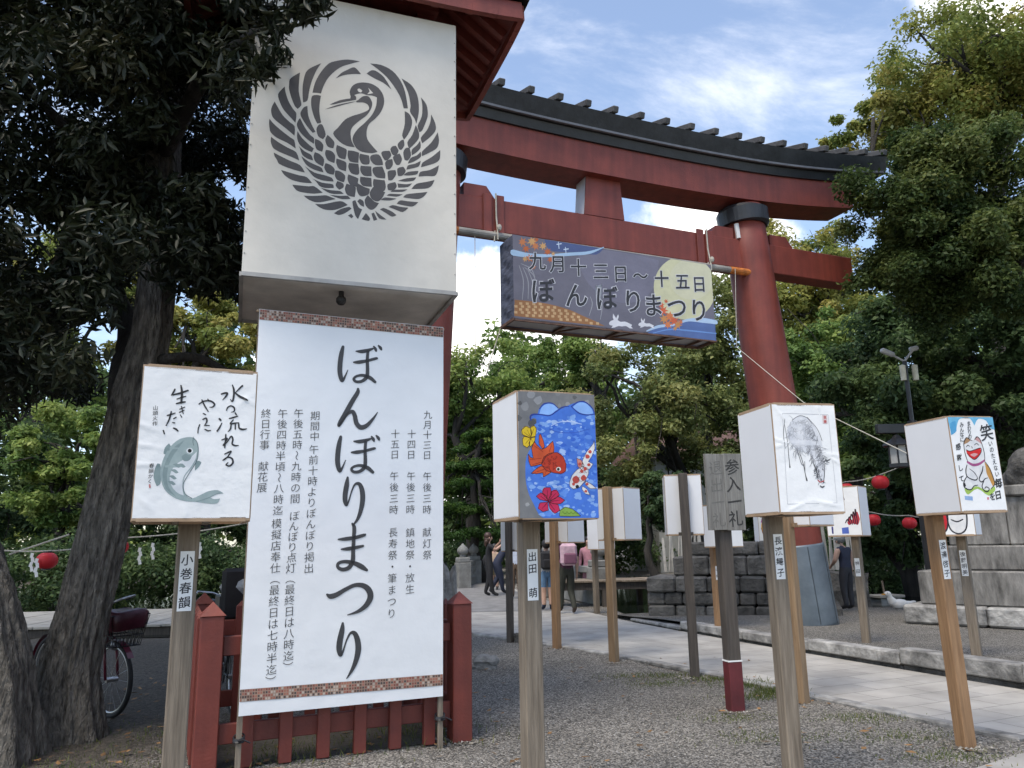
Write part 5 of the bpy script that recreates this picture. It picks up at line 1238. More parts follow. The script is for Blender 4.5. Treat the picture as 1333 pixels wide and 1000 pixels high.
def art_mask(P, mb, mi):
    for x, c, hc in ((.12, (.72, .36, .03), (.50, .08, .40)), (.29, (.70, .14, .04), (.05, .22, .55))):
        P.poly(mb, [(x-.07, .34), (x-.05, .22), (x, .18), (x+.06, .22), (x+.075, .34), (x+.03, .48), (x, .52), (x-.04, .47)], c, .003, 1)
        P.poly(mb, [(x-.07, .24), (x-.05, .16), (x, .10), (x+.06, .16), (x+.07, .25), (x, .20)], hc, .0035, 1)
        for d in (-.03, .03): P.stroke(mb, [(x+d-.015, .31, .012), (x+d+.015, .31, .012)], (.03, .02, .02), .004)
        P.stroke(mb, [(x-.03, .41, .012), (x, .43, .014), (x+.03, .41, .012)], (.6, .02, .02), .004); P.stroke(mb, [(x-.07, .34, .01), (x-.04, .47, .01), (x, .52, .01), (x+.04, .47, .01), (x+.075, .34, .01)], (.2, .03, .02), .0038)
    P.stroke(mb, [(.14, .57, .02), (.24, .565, .02)], (.2, .35, .7), .003)
bonbori('distant paper lantern painted with two smiling orange and red masks', (5.15, 16.2), -4, WOOD_GREY(), zb=1.36, H=.62, art=art_mask)
def art_red(P, mb, mi):
    P.poly(mb, [(.24, .44), (.27, .38), (.30, .41), (.33, .33), (.37, .31), (.39, .40), (.36, .47), (.30, .45), (.26, .47)], (.5, .05, .07), .003, 1); P.poly(mb, [(.06, .1), (.2, .06), (.24, .16), (.14, .24), (.05, .2)], (.16, .15, .2), .003, 1); P.poly(mb, [(.17, .50), (.25, .49), (.25, .57), (.17, .57)], (.10, .16, .5), .003, 1); P.stroke(mb, [(.06, .49, .02), (.06, .56, .02)], (.05, .05, .2), .003); [P.stroke(mb, [(.22+.03*k, .44-.02*k, .012), (.25+.025*k, .40-.03*k, .014), (.28+.02*k, .46, .01)], (.05, .02, .03), .004) for k in range(5)]
bonbori('paper lantern with red and blue painting above the man in a cap', (4.30, 9.90), -38, WOOD_GREY(), zb=1.43, H=.60, z0=.15, art=art_red, strip='林田', strip_z=1.05, strip_h=.22)
def art_daruma(P, mb, mi):
    for x, c in ((.08, (.60, .03, .04)), (.25, (.78, .77, .75))):
        P.poly(mb, [(x-.09, .40), (x-.06, .28), (x, .24), (x+.06, .28), (x+.09, .40), (x+.07, .55), (x, .60), (x-.07, .55)], c, .003, 2)
        P.stroke(mb, [(x-.09, .40, .012), (x-.06, .28, .014), (x, .24, .014), (x+.06, .28, .014), (x+.09, .40, .014), (x+.07, .55, .014), (x, .60, .014), (x-.07, .55, .014), (x-.09, .40, .012)], (.04, .04, .05), .0036)
        for d in (-.035, .035): P.stroke(mb, [(x+d-.02, .36, .01), (x+d, .345, .014), (x+d+.02, .36, .01)], (.04, .04, .05), .0038)
        P.stroke(mb, [(x-.05, .46, .012), (x, .48, .014), (x+.05, .46, .012)], (.04, .04, .05), .0038)
bonbori('paper lantern painted with a red and a white round doll, before the stone pedestal', (4.71, 8.28), -38, WOOD_GREY(), zb=1.41, H=.62, z0=.2, art=art_daruma, strip='後藤明美', strip_z=1.13, strip_h=.26)

# --- weathered notice board on a post with a red foot
q = Vector((1.83, 6.88, 0)); ny = rad(14); nu_ = Vector((math.cos(ny), math.sin(ny), 0)); nb2 = Vector((-math.sin(ny), math.cos(ny), 0)); Mn = Matrix((nu_, nb2, up_)).transposed()
no = thing('notice_board', 'weathered grey wooden notice board on a dark post with a dark red foot', 'notice board', q)
mb = MB(); mb.box((q.x, q.y, 1.225), (.118, .10, 1.65), M=Mn, bev=.006); mb.build('post', WOOD_DARK(), no)
mb = MB(); mb.box((q.x, q.y, .10), (.126, .108, .60), M=Mn, bev=.006); mb.build('red_foot', mat('dark_red_paint', (.12, .018, .022), .5, .15, 5), no)
mb = MB(); mb.box((q.x, q.y, .405), (.130, .112, .012), M=Mn); mb.build('pale_band', PAPER(), no)
NWd, NHt = .355, .665; bl = q-nu_*NWd/2-nb2*.066; bl.z = 1.49
mb = MB(); cen = bl+nu_*NWd/2+up_*NHt/2-nb2*.012
for s_ in (-1, 1): mb.box(cen+nu_*s_*NWd/4, (NWd/2-.001, .026, NHt+s_*.004), M=Mn, bev=.003)
brd = mb.build('board', mat('grey_board_wood', (.26, .25, .225), .85, .2, 5, .4, 16, stretch=(10, 10, .6), col2=(.13, .122, .108)), no)
NP = Panel(bl+up_*NHt-nb2*.0255, nu_, dn, -nb2, NWd, NHt); mb = MB()
for ch, v in zip('参入一礼', (.115, .265, .42, .565)): NP.glyph(mb, ch, (.262, v), .145, lift=.002, bold=.012, shear=.12)
mb.build('lettering', mat('faded_ink', (.045, .044, .042), .9, .3, 30), brd)
mb = MB()
for ch, v in zip('退出一礼', (.125, .275, .425, .575)): NP.glyph(mb, ch, (.10, v), .135, lift=.002, bold=.0, shear=.12)
mb.build('faded_lettering', mat('very_faded_ink', (.115, .110, .10), .9, .3, 30, col2=(.17, .165, .15)), brd)

# ================================================================== BICYCLES
def bicycle(label, loc, yaw, paint, basket_cover, seatkind=0):
    t = thing('bicycle', label, 'bicycle', loc, yaw); R = .315
    L = Matrix.Translation(loc) @ Matrix.Rotation(yaw, 4, 'Z'); X = lambda x, y, z: L @ Vector((x, y, z)); M3 = L.to_3x3()
    Ry = M3 @ Matrix.Rotation(rad(90), 3, 'X')
    for x, st in ((.56, .0), (-.52, 0)):
        mb = MB(); mb.ring(X(x, 0, R), R-.02, .020, Ry, 40, 8); wl = mb.build('tyre', RUBBER(), t, smooth=True)
        mb = MB(); mb.ring(X(x, 0, R), R-.045, .011, Ry, 40, 6); mb.build('rim', STEEL(), wl, smooth=True)
        mb = MB()
        for k in range(16): a = 2*math.pi*k/16; mb.tube([X(x, .02*(-1)**k, R), X(x+(R-.05)*math.cos(a), 0, R+(R-.05)*math.sin(a))], .0016, 4)
        mb.tube([X(x, -.05, R), X(x, .05, R)], .022, 10); mb.build('spokes', STEEL(), wl)
        mb = MB(); q = [(x+(R+.02)*math.cos(a), R+(R+.02)*math.sin(a)) for a in np.linspace(rad(35 if x > 0 else 10), rad(165 if x > 0 else 200), 14)]
        for (a, b_), (c, d) in zip(q, q[1:]): mb.face([X(a, -.028, b_), X(c, -.028, d), X(c, .028, d), X(a, .028, b_)])
        mb.build('mudguard', paint, t)
    mb = MB()
    for pts, r in (([(.44, .0, .80), (.48, 0, .66)], .02), ([(.47, 0, .70), (.15, 0, .38), (-.08, 0, .30)], .022), ([(.465, 0, .64), (.10, 0, .45), (-.13, 0, .46)], .014), ([(-.08, 0, .28), (-.20, 0, .70)], .018), ([(-.08, .03, .29), (-.52, .05, R)], .011), ([(-.08, -.03, .29), (-.52, -.05, R)], .011), ([(-.19, .03, .62), (-.52, .05, R)], .009), ([(-.19, -.03, .62), (-.52, -.05, R)], .009)): mb.tube([X(*p) for p in pts], r, 8)
    mb.build('frame', paint, t, smooth=True)
    mb = MB()
    for s_ in (-1, 1): mb.tube([X(.475, 0, .68), X(.485, .05*s_, .64), X(.52, .055*s_, .5), X(.56, .055*s_, R)], .012, 8)
    mb.build('fork', paint, t, smooth=True)
    mb = MB(); mb.tube([X(.44, 0, .78), X(.42, 0, .95)], .013, 8)
    for s_ in (-1, 1): mb.tube([X(.42, 0, .94), X(.44, .10*s_, .98), X(.40, .24*s_, 1.0), X(.22, .29*s_, .97)], .011, 8)
    h = mb.build('handlebar', STEEL(), t, smooth=True)
    for s_ in (-1, 1):
        mb = MB(); mb.tube([X(.30, .275*s_, .985), X(.18, .295*s_, .965)], .017, 8); mb.build('grip', RUBBER(), h)
    mb = MB(); cx_ = .64
    for k in range(9):
        f_ = k/8
        for s_ in (-1, 1):
            mb.tube([X(cx_-.15+.30*f_, .17*s_, .86), X(cx_-.11+.22*f_, .12*s_, .60)], .0035, 4)
            mb.tube([X(cx_+.15*s_, -.17+.34*f_, .86), X(cx_+.11*s_, -.12+.24*f_, .60)], .0035, 4)
    for z, a, b_ in ((.86, .15, .17), (.78, .137, .153), (.69, .123, .137), (.60, .11, .12)):
        q = [X(cx_-a, -b_, z), X(cx_+a, -b_, z), X(cx_+a, b_, z), X(cx_-a, b_, z), X(cx_-a, -b_, z)]; mb.tube(q, .005, 5, cap=False)
    for k in range(7): mb.tube([X(cx_-.11, -.12+.04*k, .60), X(cx_+.11, -.12+.04*k, .60)], .0035, 4)
    bs = mb.build('basket', BLACKM(), t)
    mb = MB(); vs = []; fs = []; n = 20
    for z, k_ in ((.74, .95), (.80, 1.04), (.87, 1.08), (.895, .98), (.90, .6)):
        for i in range(n):
            a = 2*math.pi*i/n; c, s_ = math.cos(a), math.sin(a); c = math.copysign(abs(c)**.5, c); s_ = math.copysign(abs(s_)**.5, s_)
            vs.append(X(cx_+.158*k_*c, .178*k_*s_, z+.012*math.sin(3*a)))
    for j in range(4):
        for i in range(n): fs.append((j*n+i, j*n+(i+1) % n, (j+1)*n+(i+1) % n, (j+1)*n+i))
    fs.append(tuple(range(4*n, 5*n))); mb.raw(vs, fs); mb.build('basket_cover', basket_cover, bs, smooth=True)
    mb = MB(); mb.lathe([(.0, -.05), (.025, -.045), (.042, -.01), (.045, .012), (.03, .022), (0, .025)], X(.57, .0, .60), 14, axis=M3 @ Matrix.Rotation(rad(90), 3, 'Y')); mb.build('headlight', STEEL(), t, smooth=True)
    mb = MB(); mb.tube([X(-.20, 0, .70), X(-.215, 0, .80)], .013, 8); mb.ball(X(-.25, 0, .83), .14, 12, sc=(1.0, .75, .32), R=M3); mb.ball(X(-.10, 0, .83), .08, 10, sc=(1.3, .5, .4), R=M3); mb.build('saddle', RUBBER(), t, smooth=True)
    mb = MB(); mb.tube([X(-.10, -.10, .29), X(-.10, .10, .29)], .012, 8); mb.tube([X(-.10, .10, .29), X(.05, .10, .22)], .010, 6); mb.tube([X(-.10, -.10, .29), X(-.25, -.10, .36)], .010, 6); mb.box(X(.05, .14, .22), (.09, .07, .025), M=M3); mb.box(X(-.25, -.14, .36), (.09, .07, .025), M=M3)
    mb.ring(X(-.10, .035, .29), .085, .008, Ry, 20, 5); mb.build('crank', BLACKM(), t)
    mb = MB(); mb.tube([X(-.48, -.05, R), X(-.42, -.20, .02)], .008, 6); mb.build('kickstand', STEEL(), t)
    if seatkind:
        mb = MB(); mb.box(X(-.55, 0, .80), (.30, .32, .08), M=M3, bev=.02); mb.box(X(-.70, 0, 1.02), (.07, .34, .44), M=M3, bev=.03)
        for s_ in (-1, 1): mb.box(X(-.56, .165*s_, .92), (.30, .03, .18), M=M3, bev=.012); mb.box(X(-.42, .12*s_, .60), (.10, .08, .36), M=M3, bev=.015)
        ch = mb.build('child_seat', BLACKM(), t)
        mb = MB(); mb.ball(X(-.60, 0, 1.08), .17, 12, sc=(1.0, .9, .75), jit=.05, rng=random.Random(2)); mb.build('rain_cover', mat('clear_plastic', (.30, .31, .32), .15, .2, 9, .8, 9, dist=.04), ch, smooth=True)
    return t
bf = G(150, 937); yb = rad(-34); bicycle('maroon bicycle with a dark covered basket leaning behind the big tree trunk', Vector((bf.x-.56*math.cos(yb)-.09, bf.y-.56*math.sin(yb)+.06, 0)), yb, MAROON(), mat('maroon_vinyl', (.07, .012, .022), .35, .3, 6, .4, 10))
bicycle('black bicycle with a child seat under clear plastic, behind the red fence post', Vector((-2.72, 7.55, 0)), rad(118), BLACKM(), mat('black_vinyl', (.02, .02, .022), .4, .3, 6, .4, 10), 1)

# ================================================================== TERRACE: pedestal with guardian lion, wall, stakes, lamp, lanterns
def remeshed(mb, name, m, parent, vox, sub=0):
    o = mb.build(name+'_tmp', m); md = o.modifiers.new('r', 'REMESH'); md.mode = 'VOXEL'; md.voxel_size = vox
    s_ = o.modifiers.new('s', 'SMOOTH'); s_.iterations = 3; s_.factor = .5
    me = bpy.data.meshes.new_from_object(o.evaluated_get(bpy.context.evaluated_depsgraph_get())); me.name = name
    old = o.data; bpy.data.objects.remove(o); bpy.data.meshes.remove(old)
    for f in me.polygons: f.use_smooth = True
    if not me.materials: me.materials.append(m)
    r = bpy.data.objects.new(name, me); COL.objects.link(r)
    if parent is not None: r.parent = parent; r.matrix_parent_inverse = root_matrix(parent).inverted()
    return r
A = Vector((5.84, 11.97, .15)); e1 = Vector((.72, -.69, 0)).normalized(); e2 = Vector((e1.y*-1, e1.x, 0)); Mp = Matrix((e1, e2, up_)).transposed()
ped = thing('stone_pedestal', 'big weathered stepped stone pedestal at the right edge of the terrace', 'pedestal', A+e1*1.6+e2*1.3)
rg = random.Random(12)
def course(x0, x1, y0, y1, z0, z1, n, m, nm, rough=0.):
    mb = MB(); w_ = (x1-x0)/n
    for i in range(n):
        a, b_ = x0+i*w_+.004, x0+(i+1)*w_-.004; o_ = rg.uniform(-rough, rough)
        mb.box(A+e1*(a+b_)/2+e2*((y0+y1)/2+o_)+up_*((z0+z1)/2), (b_-a, y1-y0, z1-z0-.004), M=Mp, bev=.02+rough*.4)
    mb.build(nm, m, ped)
course(-.05, 4.35, 0, 2.6, .0, .27, 4, STONE_LIGHT(), 'base_course', .02)
course(.15, 4.15, .2, 2.4, .27, .76, 2, STAINED(), 'lower_tier')
course(.42, 3.9, .42, 2.2, .76, 1.12, 3, STAINED(), 'middle_tier', .005)
course(.55, 3.75, .55, 2.05, 1.12, 1.82, 4, STAINED(), 'upper_tier')
course(.48, 3.85, .48, 2.15, 1.82, 1.98, 2, STAINED(), 'cap', .004)
mb = MB(); C0 = A+e1*2.35+e2*1.3+up_*1.98; g = random.Random(5)
for i in range(34):
    a = g.uniform(0, 6.28); r = g.uniform(.2, .95); h = g.uniform(0, .75*(1.05-r)+.15); mb.ball(C0+e1*r*1.12*math.cos(a)+e2*r*.8*math.sin(a)+up_*h, g.uniform(.2, .36), 10, sc=(1, 1, .85))
mb.ball(C0+up_*.1, .85, 14, sc=(1.1, .85, .5)); rk = remeshed(mb, 'carved_rock', STONE_DARK(), None, .05); tag(rk, 'lumpy carved rock base on top of the stepped stone pedestal', 'carved rock')
mb = MB(); L0 = C0+e1*.45+up_*.70; f1 = -e1
def LB(x, y, z, r, sc=(1, 1, 1)): mb.ball(L0+f1*x+e2*y+up_*z, r, 12, sc=sc)
for x, z, r in ((-.30, .25, .30), (-.2, .45, .30), (-.08, .65, .30), (.05, .85, .29), (.16, 1.0, .25)): LB(x, 0, z, r)
for s_ in (-1, 1):
    for k in range(7): LB(.22+.02*k, .15*s_, .85-.13*k, .105-.004*k)
    LB(.40, .15*s_, .06, .12, (1.3, 1, .6)); LB(-.18, .26*s_, .22, .24, (1.2, .7, 1)); LB(.08, .27*s_, .07, .11, (1.6, .9, .6)); LB(.32, .17*s_, 1.38, .075)
LB(.30, 0, 1.22, .25, (1.1, 1, 1)); LB(.52, 0, 1.15, .14, (1.2, 1.1, .8)); LB(.50, 0, 1.03, .10, (1.2, 1.1, .6)); LB(.58, 0, 1.24, .05)
for k in range(14): a = k*.7; LB(.14-.02*(k % 3), .24*math.cos(a), 1.12+.24*math.sin(a), .10)
for k in range(6): LB(-.48-.03*k, 0, .3+.13*k, .13-.01*abs(k-2))
lion = thing('guardian_lion', 'seated grey stone guardian lion on the carved rock at the right edge', 'statue', L0)
remeshed(mb, 'body', STONE_DARK(), lion, .035)
# rough stone wall of the small island
wl = thing('stone_wall', 'low dark wall of rough fitted stones behind the wooden notice board', 'stone wall', (3.4, 14.6, .1))
W0, W1 = Vector((2.45, 14.72, .05)), Vector((4.55, 13.95, .05)); wd = (W1-W0).normalized(); wb = Vector((-wd.y, wd.x, 0)); Mw = Matrix((wd, wb, up_)).transposed(); rg = random.Random(21)
def masonry(x0, x1, y0, dep, z0, z1, rows, wmin, wmax, nm, m=None):
    mb = MB(); zz = z0
    for r in range(rows):
        h = (z1-z0)/rows*rg.uniform(.85, 1.12) if r < rows-1 else z1-zz; x = x0+rg.uniform(-.05, 0)
        while x < x1:
            w_ = rg.uniform(wmin, wmax); mb.box(W0+wd*(x+w_/2)+wb*(y0+dep/2+rg.uniform(-.03, .03))+up_*(zz+h/2), (w_-.012, dep, h-.012), M=Mw @ Matrix.Rotation(rg.uniform(-.03, .03), 3, 'Y'), bev=.03); x += w_
        zz += h
    mb.build(nm, m or STONE_DARK(), wl)
masonry(0, 2.9, 0, 1.6, 0, .72, 3, .28, .62, 'lower_course'); masonry(.45, 2.7, .35, 1.2, .72, 1.08, 1, .5, .8, 'middle_course'); masonry(.75, 2.4, .6, .9, 1.08, 1.34, 1, .5, .8, 'top_course')
# white prayer stakes
mb = MB(); mb.box((0, 0, .42), (.055, .02, .84), taper=.92, bev=.003); mb.raw([(-.0255, -.0095, .8405), (.0255, -.0095, .8405), (.0255, .0095, .8405), (-.0255, .0095, .8405), (0, 0, .90)], [(0, 1, 4), (1, 2, 4), (2, 3, 4), (3, 0, 4)])
stake = tag(mb.build('prayer_stake', mat('bleached_wood', (.52, .50, .46), .8, .15, 6)), 'thin pale wooden stake standing in a close row on the far stone wall', 'stake', 'pale stakes crowded on the stone wall')
rg = random.Random(4); first = True
for k in range(13):
    p = W0+wd*(.10+.085*k)+wb*(1.55+rg.uniform(-.08, .08)); o = stake if first else stake.copy()
    if not first: COL.objects.link(o)
    first = False; o.location = (p.x, p.y, .80); o.rotation_euler = (rg.uniform(-.06, .06), rg.uniform(-.10, .10), rg.uniform(0, .6)); o.scale = (1, 1, rg.uniform(.75, 1.1))
for k in range(11):
    p = at(1068+k*4.6+rg.uniform(-1, 1), 742, 16.6+rg.uniform(-.2, .3)); o = stake.copy(); COL.objects.link(o); o['label'] = 'thin pale wooden stake standing in a row beside the right gate pillar foot'; o['group'] = 'pale stakes beside the gate pillar'
    o.location = (p.x, p.y, p.z); o.rotation_euler = (rg.uniform(-.05, .05), rg.uniform(-.08, .08), rg.uniform(0, .6)); o.scale = (1.3, 1, rg.uniform(1.0, 1.35))
p = at(1082, 775, 16.9); rock('boulder', (p.x, p.y, .25), (1.3, .7, .9), 'dark mossy boulder under the pale stakes by the right pillar', 31, STONE_DARK(), 'boulder')
# low plank decks over the pond
def deck(name, label, c, yaw, L, D, z, m):
    a = rad(yaw); u = Vector((math.cos(a), math.sin(a), 0)); b_ = Vector((-math.sin(a), math.cos(a), 0)); M_ = Matrix((u, b_, up_)).transposed(); c = Vector(c)
    t = thing(name, label, 'deck', (c.x, c.y, 0)); mb = MB(); n = int(L/.30); rr = random.Random(3)
    for i in range(n): mb.box(c+u*(-L/2+(i+.5)*L/n)+up_*(z+rr.uniform(-.004, .004)), (L/n-.014, D, .04), M=M_, bev=.004)
    mb.build('planks', m, t); mb = MB()
    for s_ in (-1, 1): mb.box(c+b_*s_*(D/2-.12)+up_*(z-.11), (L, .10, .16), M=M_)
    mb.build('joist', WOOD_DARK(), t); mb = MB()
    for k in range(4):
        for s_ in (-1, 1): mb.box(c+u*(L*(k/3-.5)*.94)+b_*s_*(D/2-.12)+up_*((z-.19)/2-.1), (.12, .12, max(.06, z-.19+.2)), M=M_)
    mb.build('leg', WOOD_DARK(), t); return t
PLK = mat('pale_planks', (.34, .33, .30), .8, .15, 4, .2, 20, col2=(.22, .21, .19))
deck('boardwalk', 'pale plank boardwalk over the dark pond behind the big tree trunks', (-7.2, 15.3, 0), 4, 7.5, 3.6, .16, PLK)
deck('boardwalk', 'low plank footbridge over the pond left of the rough stone wall', (2.5, 18.6, 0), 6, 3.4, 1.2, .55, WOOD_GREY())
# lamp post
lp = at(1206, 700, 13.0); ztop = at(1193, 452, 13.0)
lam = thing('lamp_post', 'slim black lamp post with small cameras and a hanging lantern under dark trees', 'lamp post', (lp.x, lp.y, .1))
bx = Vector((lp.x, lp.y, 0)); mb = MB(); mb.tube([bx+up_*.05, bx+up_*3.35], .075, 12); mb.tube([bx+up_*3.3, bx+up_*(ztop.z-.25)], .036, 10); mb.build('pole', BLACKM(), lam)
mb = MB(); mb.box(bx+Vector((-.15, 0, 3.22)), (.95, .10, .16), bev=.01); mb.build('cross_arm', BLACKM(), lam)
mb = MB(); mb.lathe([(.0, -.20), (.15, -.20), (.15, .12), (.0, .12)], bx+Vector((-.32, -.05, 2.82)), 6); ln_ = mb.build('lantern', mat('frosted_glass', (.42, .41, .38), .4), lam)
mb = MB(); mb.lathe([(0, .30), (.05, .28), (.10, .22), (.26, .12), (.26, .10), (0, .10)], bx+Vector((-.32, -.05, 2.82)), 6); mb.lathe([(0, -.26), (.18, -.26), (.18, -.20), (0, -.20)], bx+Vector((-.32, -.05, 2.82)), 6)
for k in range(6): a = k*math.pi/3; mb.tube([bx+Vector((-.32+.155*math.cos(a), -.05+.155*math.sin(a), 2.62)), bx+Vector((-.32+.155*math.cos(a), -.05+.155*math.sin(a), 2.93))], .014, 5)
mb.build('lantern_roof', BLACKM(), ln_)
for dx, dz, tl_ in ((-.30, .02, -.45), (.16, .08, .2)):
    mb = MB(); c = Vector((bx.x+dx, bx.y-.05, ztop.z+dz-.12)); mb.box(c, (.24 if dx < 0 else .15, .09, .08), M=Matrix.Rotation(tl_*-1, 3, 'Y'), bev=.02); mb.tube([c, bx+up_*(ztop.z-.25)], .02, 6); mb.build('camera', mat('grey_housing', (.42, .42, .41), .5), lam)
for dx in (-.08, .13):
    mb = MB(); mb.lathe([(0, -.2), (.045, -.2), (.05, .06), (.0, .08)], bx+Vector((dx, -.06, ztop.z-.40)), 12); mb.build('lamp', mat('pale_lamp', (.62, .58, .44), .4), lam)
# red lanterns on cords
mb = MB(); prof = []
for k in range(25): a = math.pi*k/24; prof.append((max(.055, .15*math.sin(a)**.8)*(1+.025*math.cos(k*math.pi)), -.125*math.cos(a)))
mb.lathe(prof, (0, 0, 0), 24)
def red_lantern(px, py, Y, dpx, label):
    c = at(px, py, Y); s_ = dpx/1000*math.hypot(Y, 1.)/.30; t = thing('red_lantern', label, 'red lantern', c, group='red paper lanterns on cords'); t.scale = (s_,)*3
    o = bpy.data.objects.new('shade', RLM) if RLM else None; COL.objects.link(o); o.parent = t
    for z, nm in ((.125, 'cap'), (-.125, 'cap')):
        o = bpy.data.objects.new(nm, RLC); COL.objects.link(o); o.parent = t; o.location = (0, 0, z)
    return c
tmpo = mb.build('shade', REDPAPER(), smooth=True); RLM = tmpo.data; bpy.data.objects.remove(tmpo)
mb = MB(); mb.lathe([(0, -.014), (.062, -.014), (.062, .014), (0, .014)], (0, 0, 0), 16); tmpo = mb.build('cap', BLACKM()); RLC = tmpo.data; bpy.data.objects.remove(tmpo)
r1_ = red_lantern(1146, 628, 15.5, 21, 'round red lantern, the highest of those beside the horse lantern'); r2_ = red_lantern(1137, 677, 15.8, 17.5, 'round red lantern hanging beside the white lantern above the man in a cap')
r3_ = red_lantern(1184, 681, 15.5, 17.5, 'round red lantern hanging just left of the laughing cat lantern'); r4_ = red_lantern(1102, 637, 15.6, 18, 'red lantern almost hidden behind the horse lantern corner')
r5_ = red_lantern(61, 730, 12.5, 25, 'round red lantern between the two big trunks at left'); r6_ = red_lantern(156, 712, 13.5, 21, 'red lantern half hidden by the right edge of the leaning trunk')
up3 = Vector((0, 0, .15))
cord('lantern_cord', [at(1062, 640, 15.6)+up3, r4_+up3, r1_+up3, at(1205, 590, 15.5)], .010, 'thin cord carrying the higher red lanterns on the right', .03)
cord('lantern_cord', [at(1060, 662, 15.8)+up3, r2_+up3, r3_+up3, at(1260, 690, 15.4)+up3], .010, 'thin cord carrying the lower red lanterns on the right', .03)
cord('lantern_cord', [at(-60, 720, 12.3)+up3, r5_+up3, r6_+up3, at(330, 690, 14.2)+up3], .012, 'thin rope carrying the red lanterns on the left', .05)
cord('lantern_cord', [at(12, 722, 12.4), at(90, 696, 13)], .014, 'pale rope end running up to the left behind the trunk')
mb = MB(); z = 0
for k in range(4): mb.box((.02*(k % 2), 0, -.05-.07*k), (.05, .006, .075), M=Matrix.Rotation(.2*(-1)**k, 3, 'Y'))
sh0 = tag(mb.build('paper_streamer', PAPER()), 'white folded paper streamer on the left rope, close to the round lantern', 'streamer', 'white paper streamers on the left rope')
for i, (px, py, Y, lb) in enumerate([(42, 719, 12.4, None), (48, 726, 12.3, None), (182, 712, 13.6, 'white folded paper streamer on the left rope, between trunk and carp lantern'), (199, 706, 13.8, 'white folded paper streamer on the left rope, between trunk and carp lantern'), (260, 705, 14, 'white folded paper streamer on the left rope right of the carp lantern post')]):
    o = sh0 if i == 0 else sh0.copy()
    if i: COL.objects.link(o)
    if lb: o['label'] = lb
    o.location = at(px, py, Y)
# duck on the bank and a float
dk = Vector((7.22, 15.0, zt(7, 15.2)-.01)); d = thing('duck', 'white duck resting at the water edge left of the stone pedestal', 'duck', dk); mb = MB()
for x, z, r, sc in ((0, .11, .115, (1.5, 1, .9)), (.12, .13, .07, (1.8, .8, .7)), (.22, .16, .035, (1.6, 1.2, .6)), (-.12, .16, .085, (1, .9, 1)), (-.15, .21, .062, (1, 1, 1.2)), (-.165, .26, .052, (1, 1, 1.2)), (-.185, .305, .058, (1.15, 1, .95))): mb.ball(dk+Vector((x*1.15, 0, z)), r, 12, sc=sc)
body = remeshed(mb, 'body', mat('white_feathers', (.74, .73, .70), .8, .05, 8, .1), d, .013)
mb = MB(); mb.ball(dk+Vector((-.285, 0, .298)), .04, 10, sc=(1.3, .75, .35)); mb.build('bill', mat('orange_bill', (.6, .28, .04), .5), d, smooth=True)
mb = MB()
for s_ in (-1, 1): mb.ball(dk+Vector((-.235, .048*s_, .325)), .008, 6)
mb.build('eye', BLACKM(), d)
p = at(1153, 776, 17.2); fl = thing('float', 'small pale plank float on the dark pond with a short post', 'float', (p.x, p.y, 0)); mb = MB(); mb.box((p.x, p.y, p.z), (.62, .45, .06), .2, bev=.01); mb.box((p.x, p.y, p.z-.12), (.5, .35, .16), .2); mb.build('platform', PLK, fl); mb = MB(); mb.tube([(p.x-.02, p.y, p.z), (p.x-.04, p.y, p.z+.32)], .022, 8); mb.build('post', WOOD_GREY(), fl)
# stone bridge parapet
def bridge_post(p, label, s_=1.):
    p = Vector(p); t = thing('bridge_post', label, 'bridge post', p, group='stone bridge posts'); mb = MB(); mb.box(p+up_*.42*s_, (.45*s_, .45*s_, .84*s_), rad(24), bev=.02); mb.box(p+up_*.925*s_, (.40*s_, .40*s_, .17*s_), rad(24), bev=.03); mb.build('shaft', BSTONE, t)
    mb = MB(); mb.lathe([(0, 1.01), (.11, 1.01), (.12, 1.05), (.10, 1.09), (.15, 1.12), (.19, 1.18), (.195, 1.25), (.15, 1.33), (.07, 1.40), (.02, 1.46), (0, 1.47)], p, 18) if s_ == 1. else None
    mb.build('finial', BSTONE, t, smooth=True); return t
BSTONE = mat('bridge_granite', (.25, .25, .235), .85, .15, 6, .4, 30, col2=(.15, .148, .14))
bp = [((1.98, 18.7, 0), 'stone bridge post with onion finial beside the lettered distant lantern'), ((.92, 21.6, 0), 'stone bridge post with onion finial behind the child with the black backpack'), ((-1.75, 26.4, 0), 'stone bridge post with onion finial nearest the red fence, left of the woman in black'), ((-1.55, 29.6, 0), 'stone bridge post with onion finial just behind the woman in black')]
for q, lb in bp: bridge_post(q, lb)
def parapet(a, b_, label):
    a, b_ = Vector(a), Vector(b_); t = thing('bridge_railing', label, 'bridge railing', (a+b_)/2)
    for z, h in ((.78, .16), (.50, .10)):
        mb = MB(); mb.beam(a+up_*z, b_+up_*z, .20, h, bev=.02); mb.build('rail', BSTONE, t)
    mb = MB(); mb.beam(a+up_*.15, b_+up_*.15, .26, .30, bev=.02); mb.build('plinth', BSTONE, t); k = 3
    for i in range(1, k):
        mb = MB(); mb.box(a.lerp(b_, i/k)+up_*.46, (.18, .18, .50), rad(24), bev=.01); mb.build('baluster', BSTONE, t)
parapet((1.86, 18.95, 0), (1.03, 21.35, 0), 'low stone bridge railing behind the woman with the pink backpack'); parapet((-1.74, 26.65, 0), (-1.57, 29.3, 0), 'low stone bridge railing left of the woman in black'); parapet((-1.5, 29.8, 0), (-.6, 33.5, 0), 'low far stone bridge railing behind the woman in black')
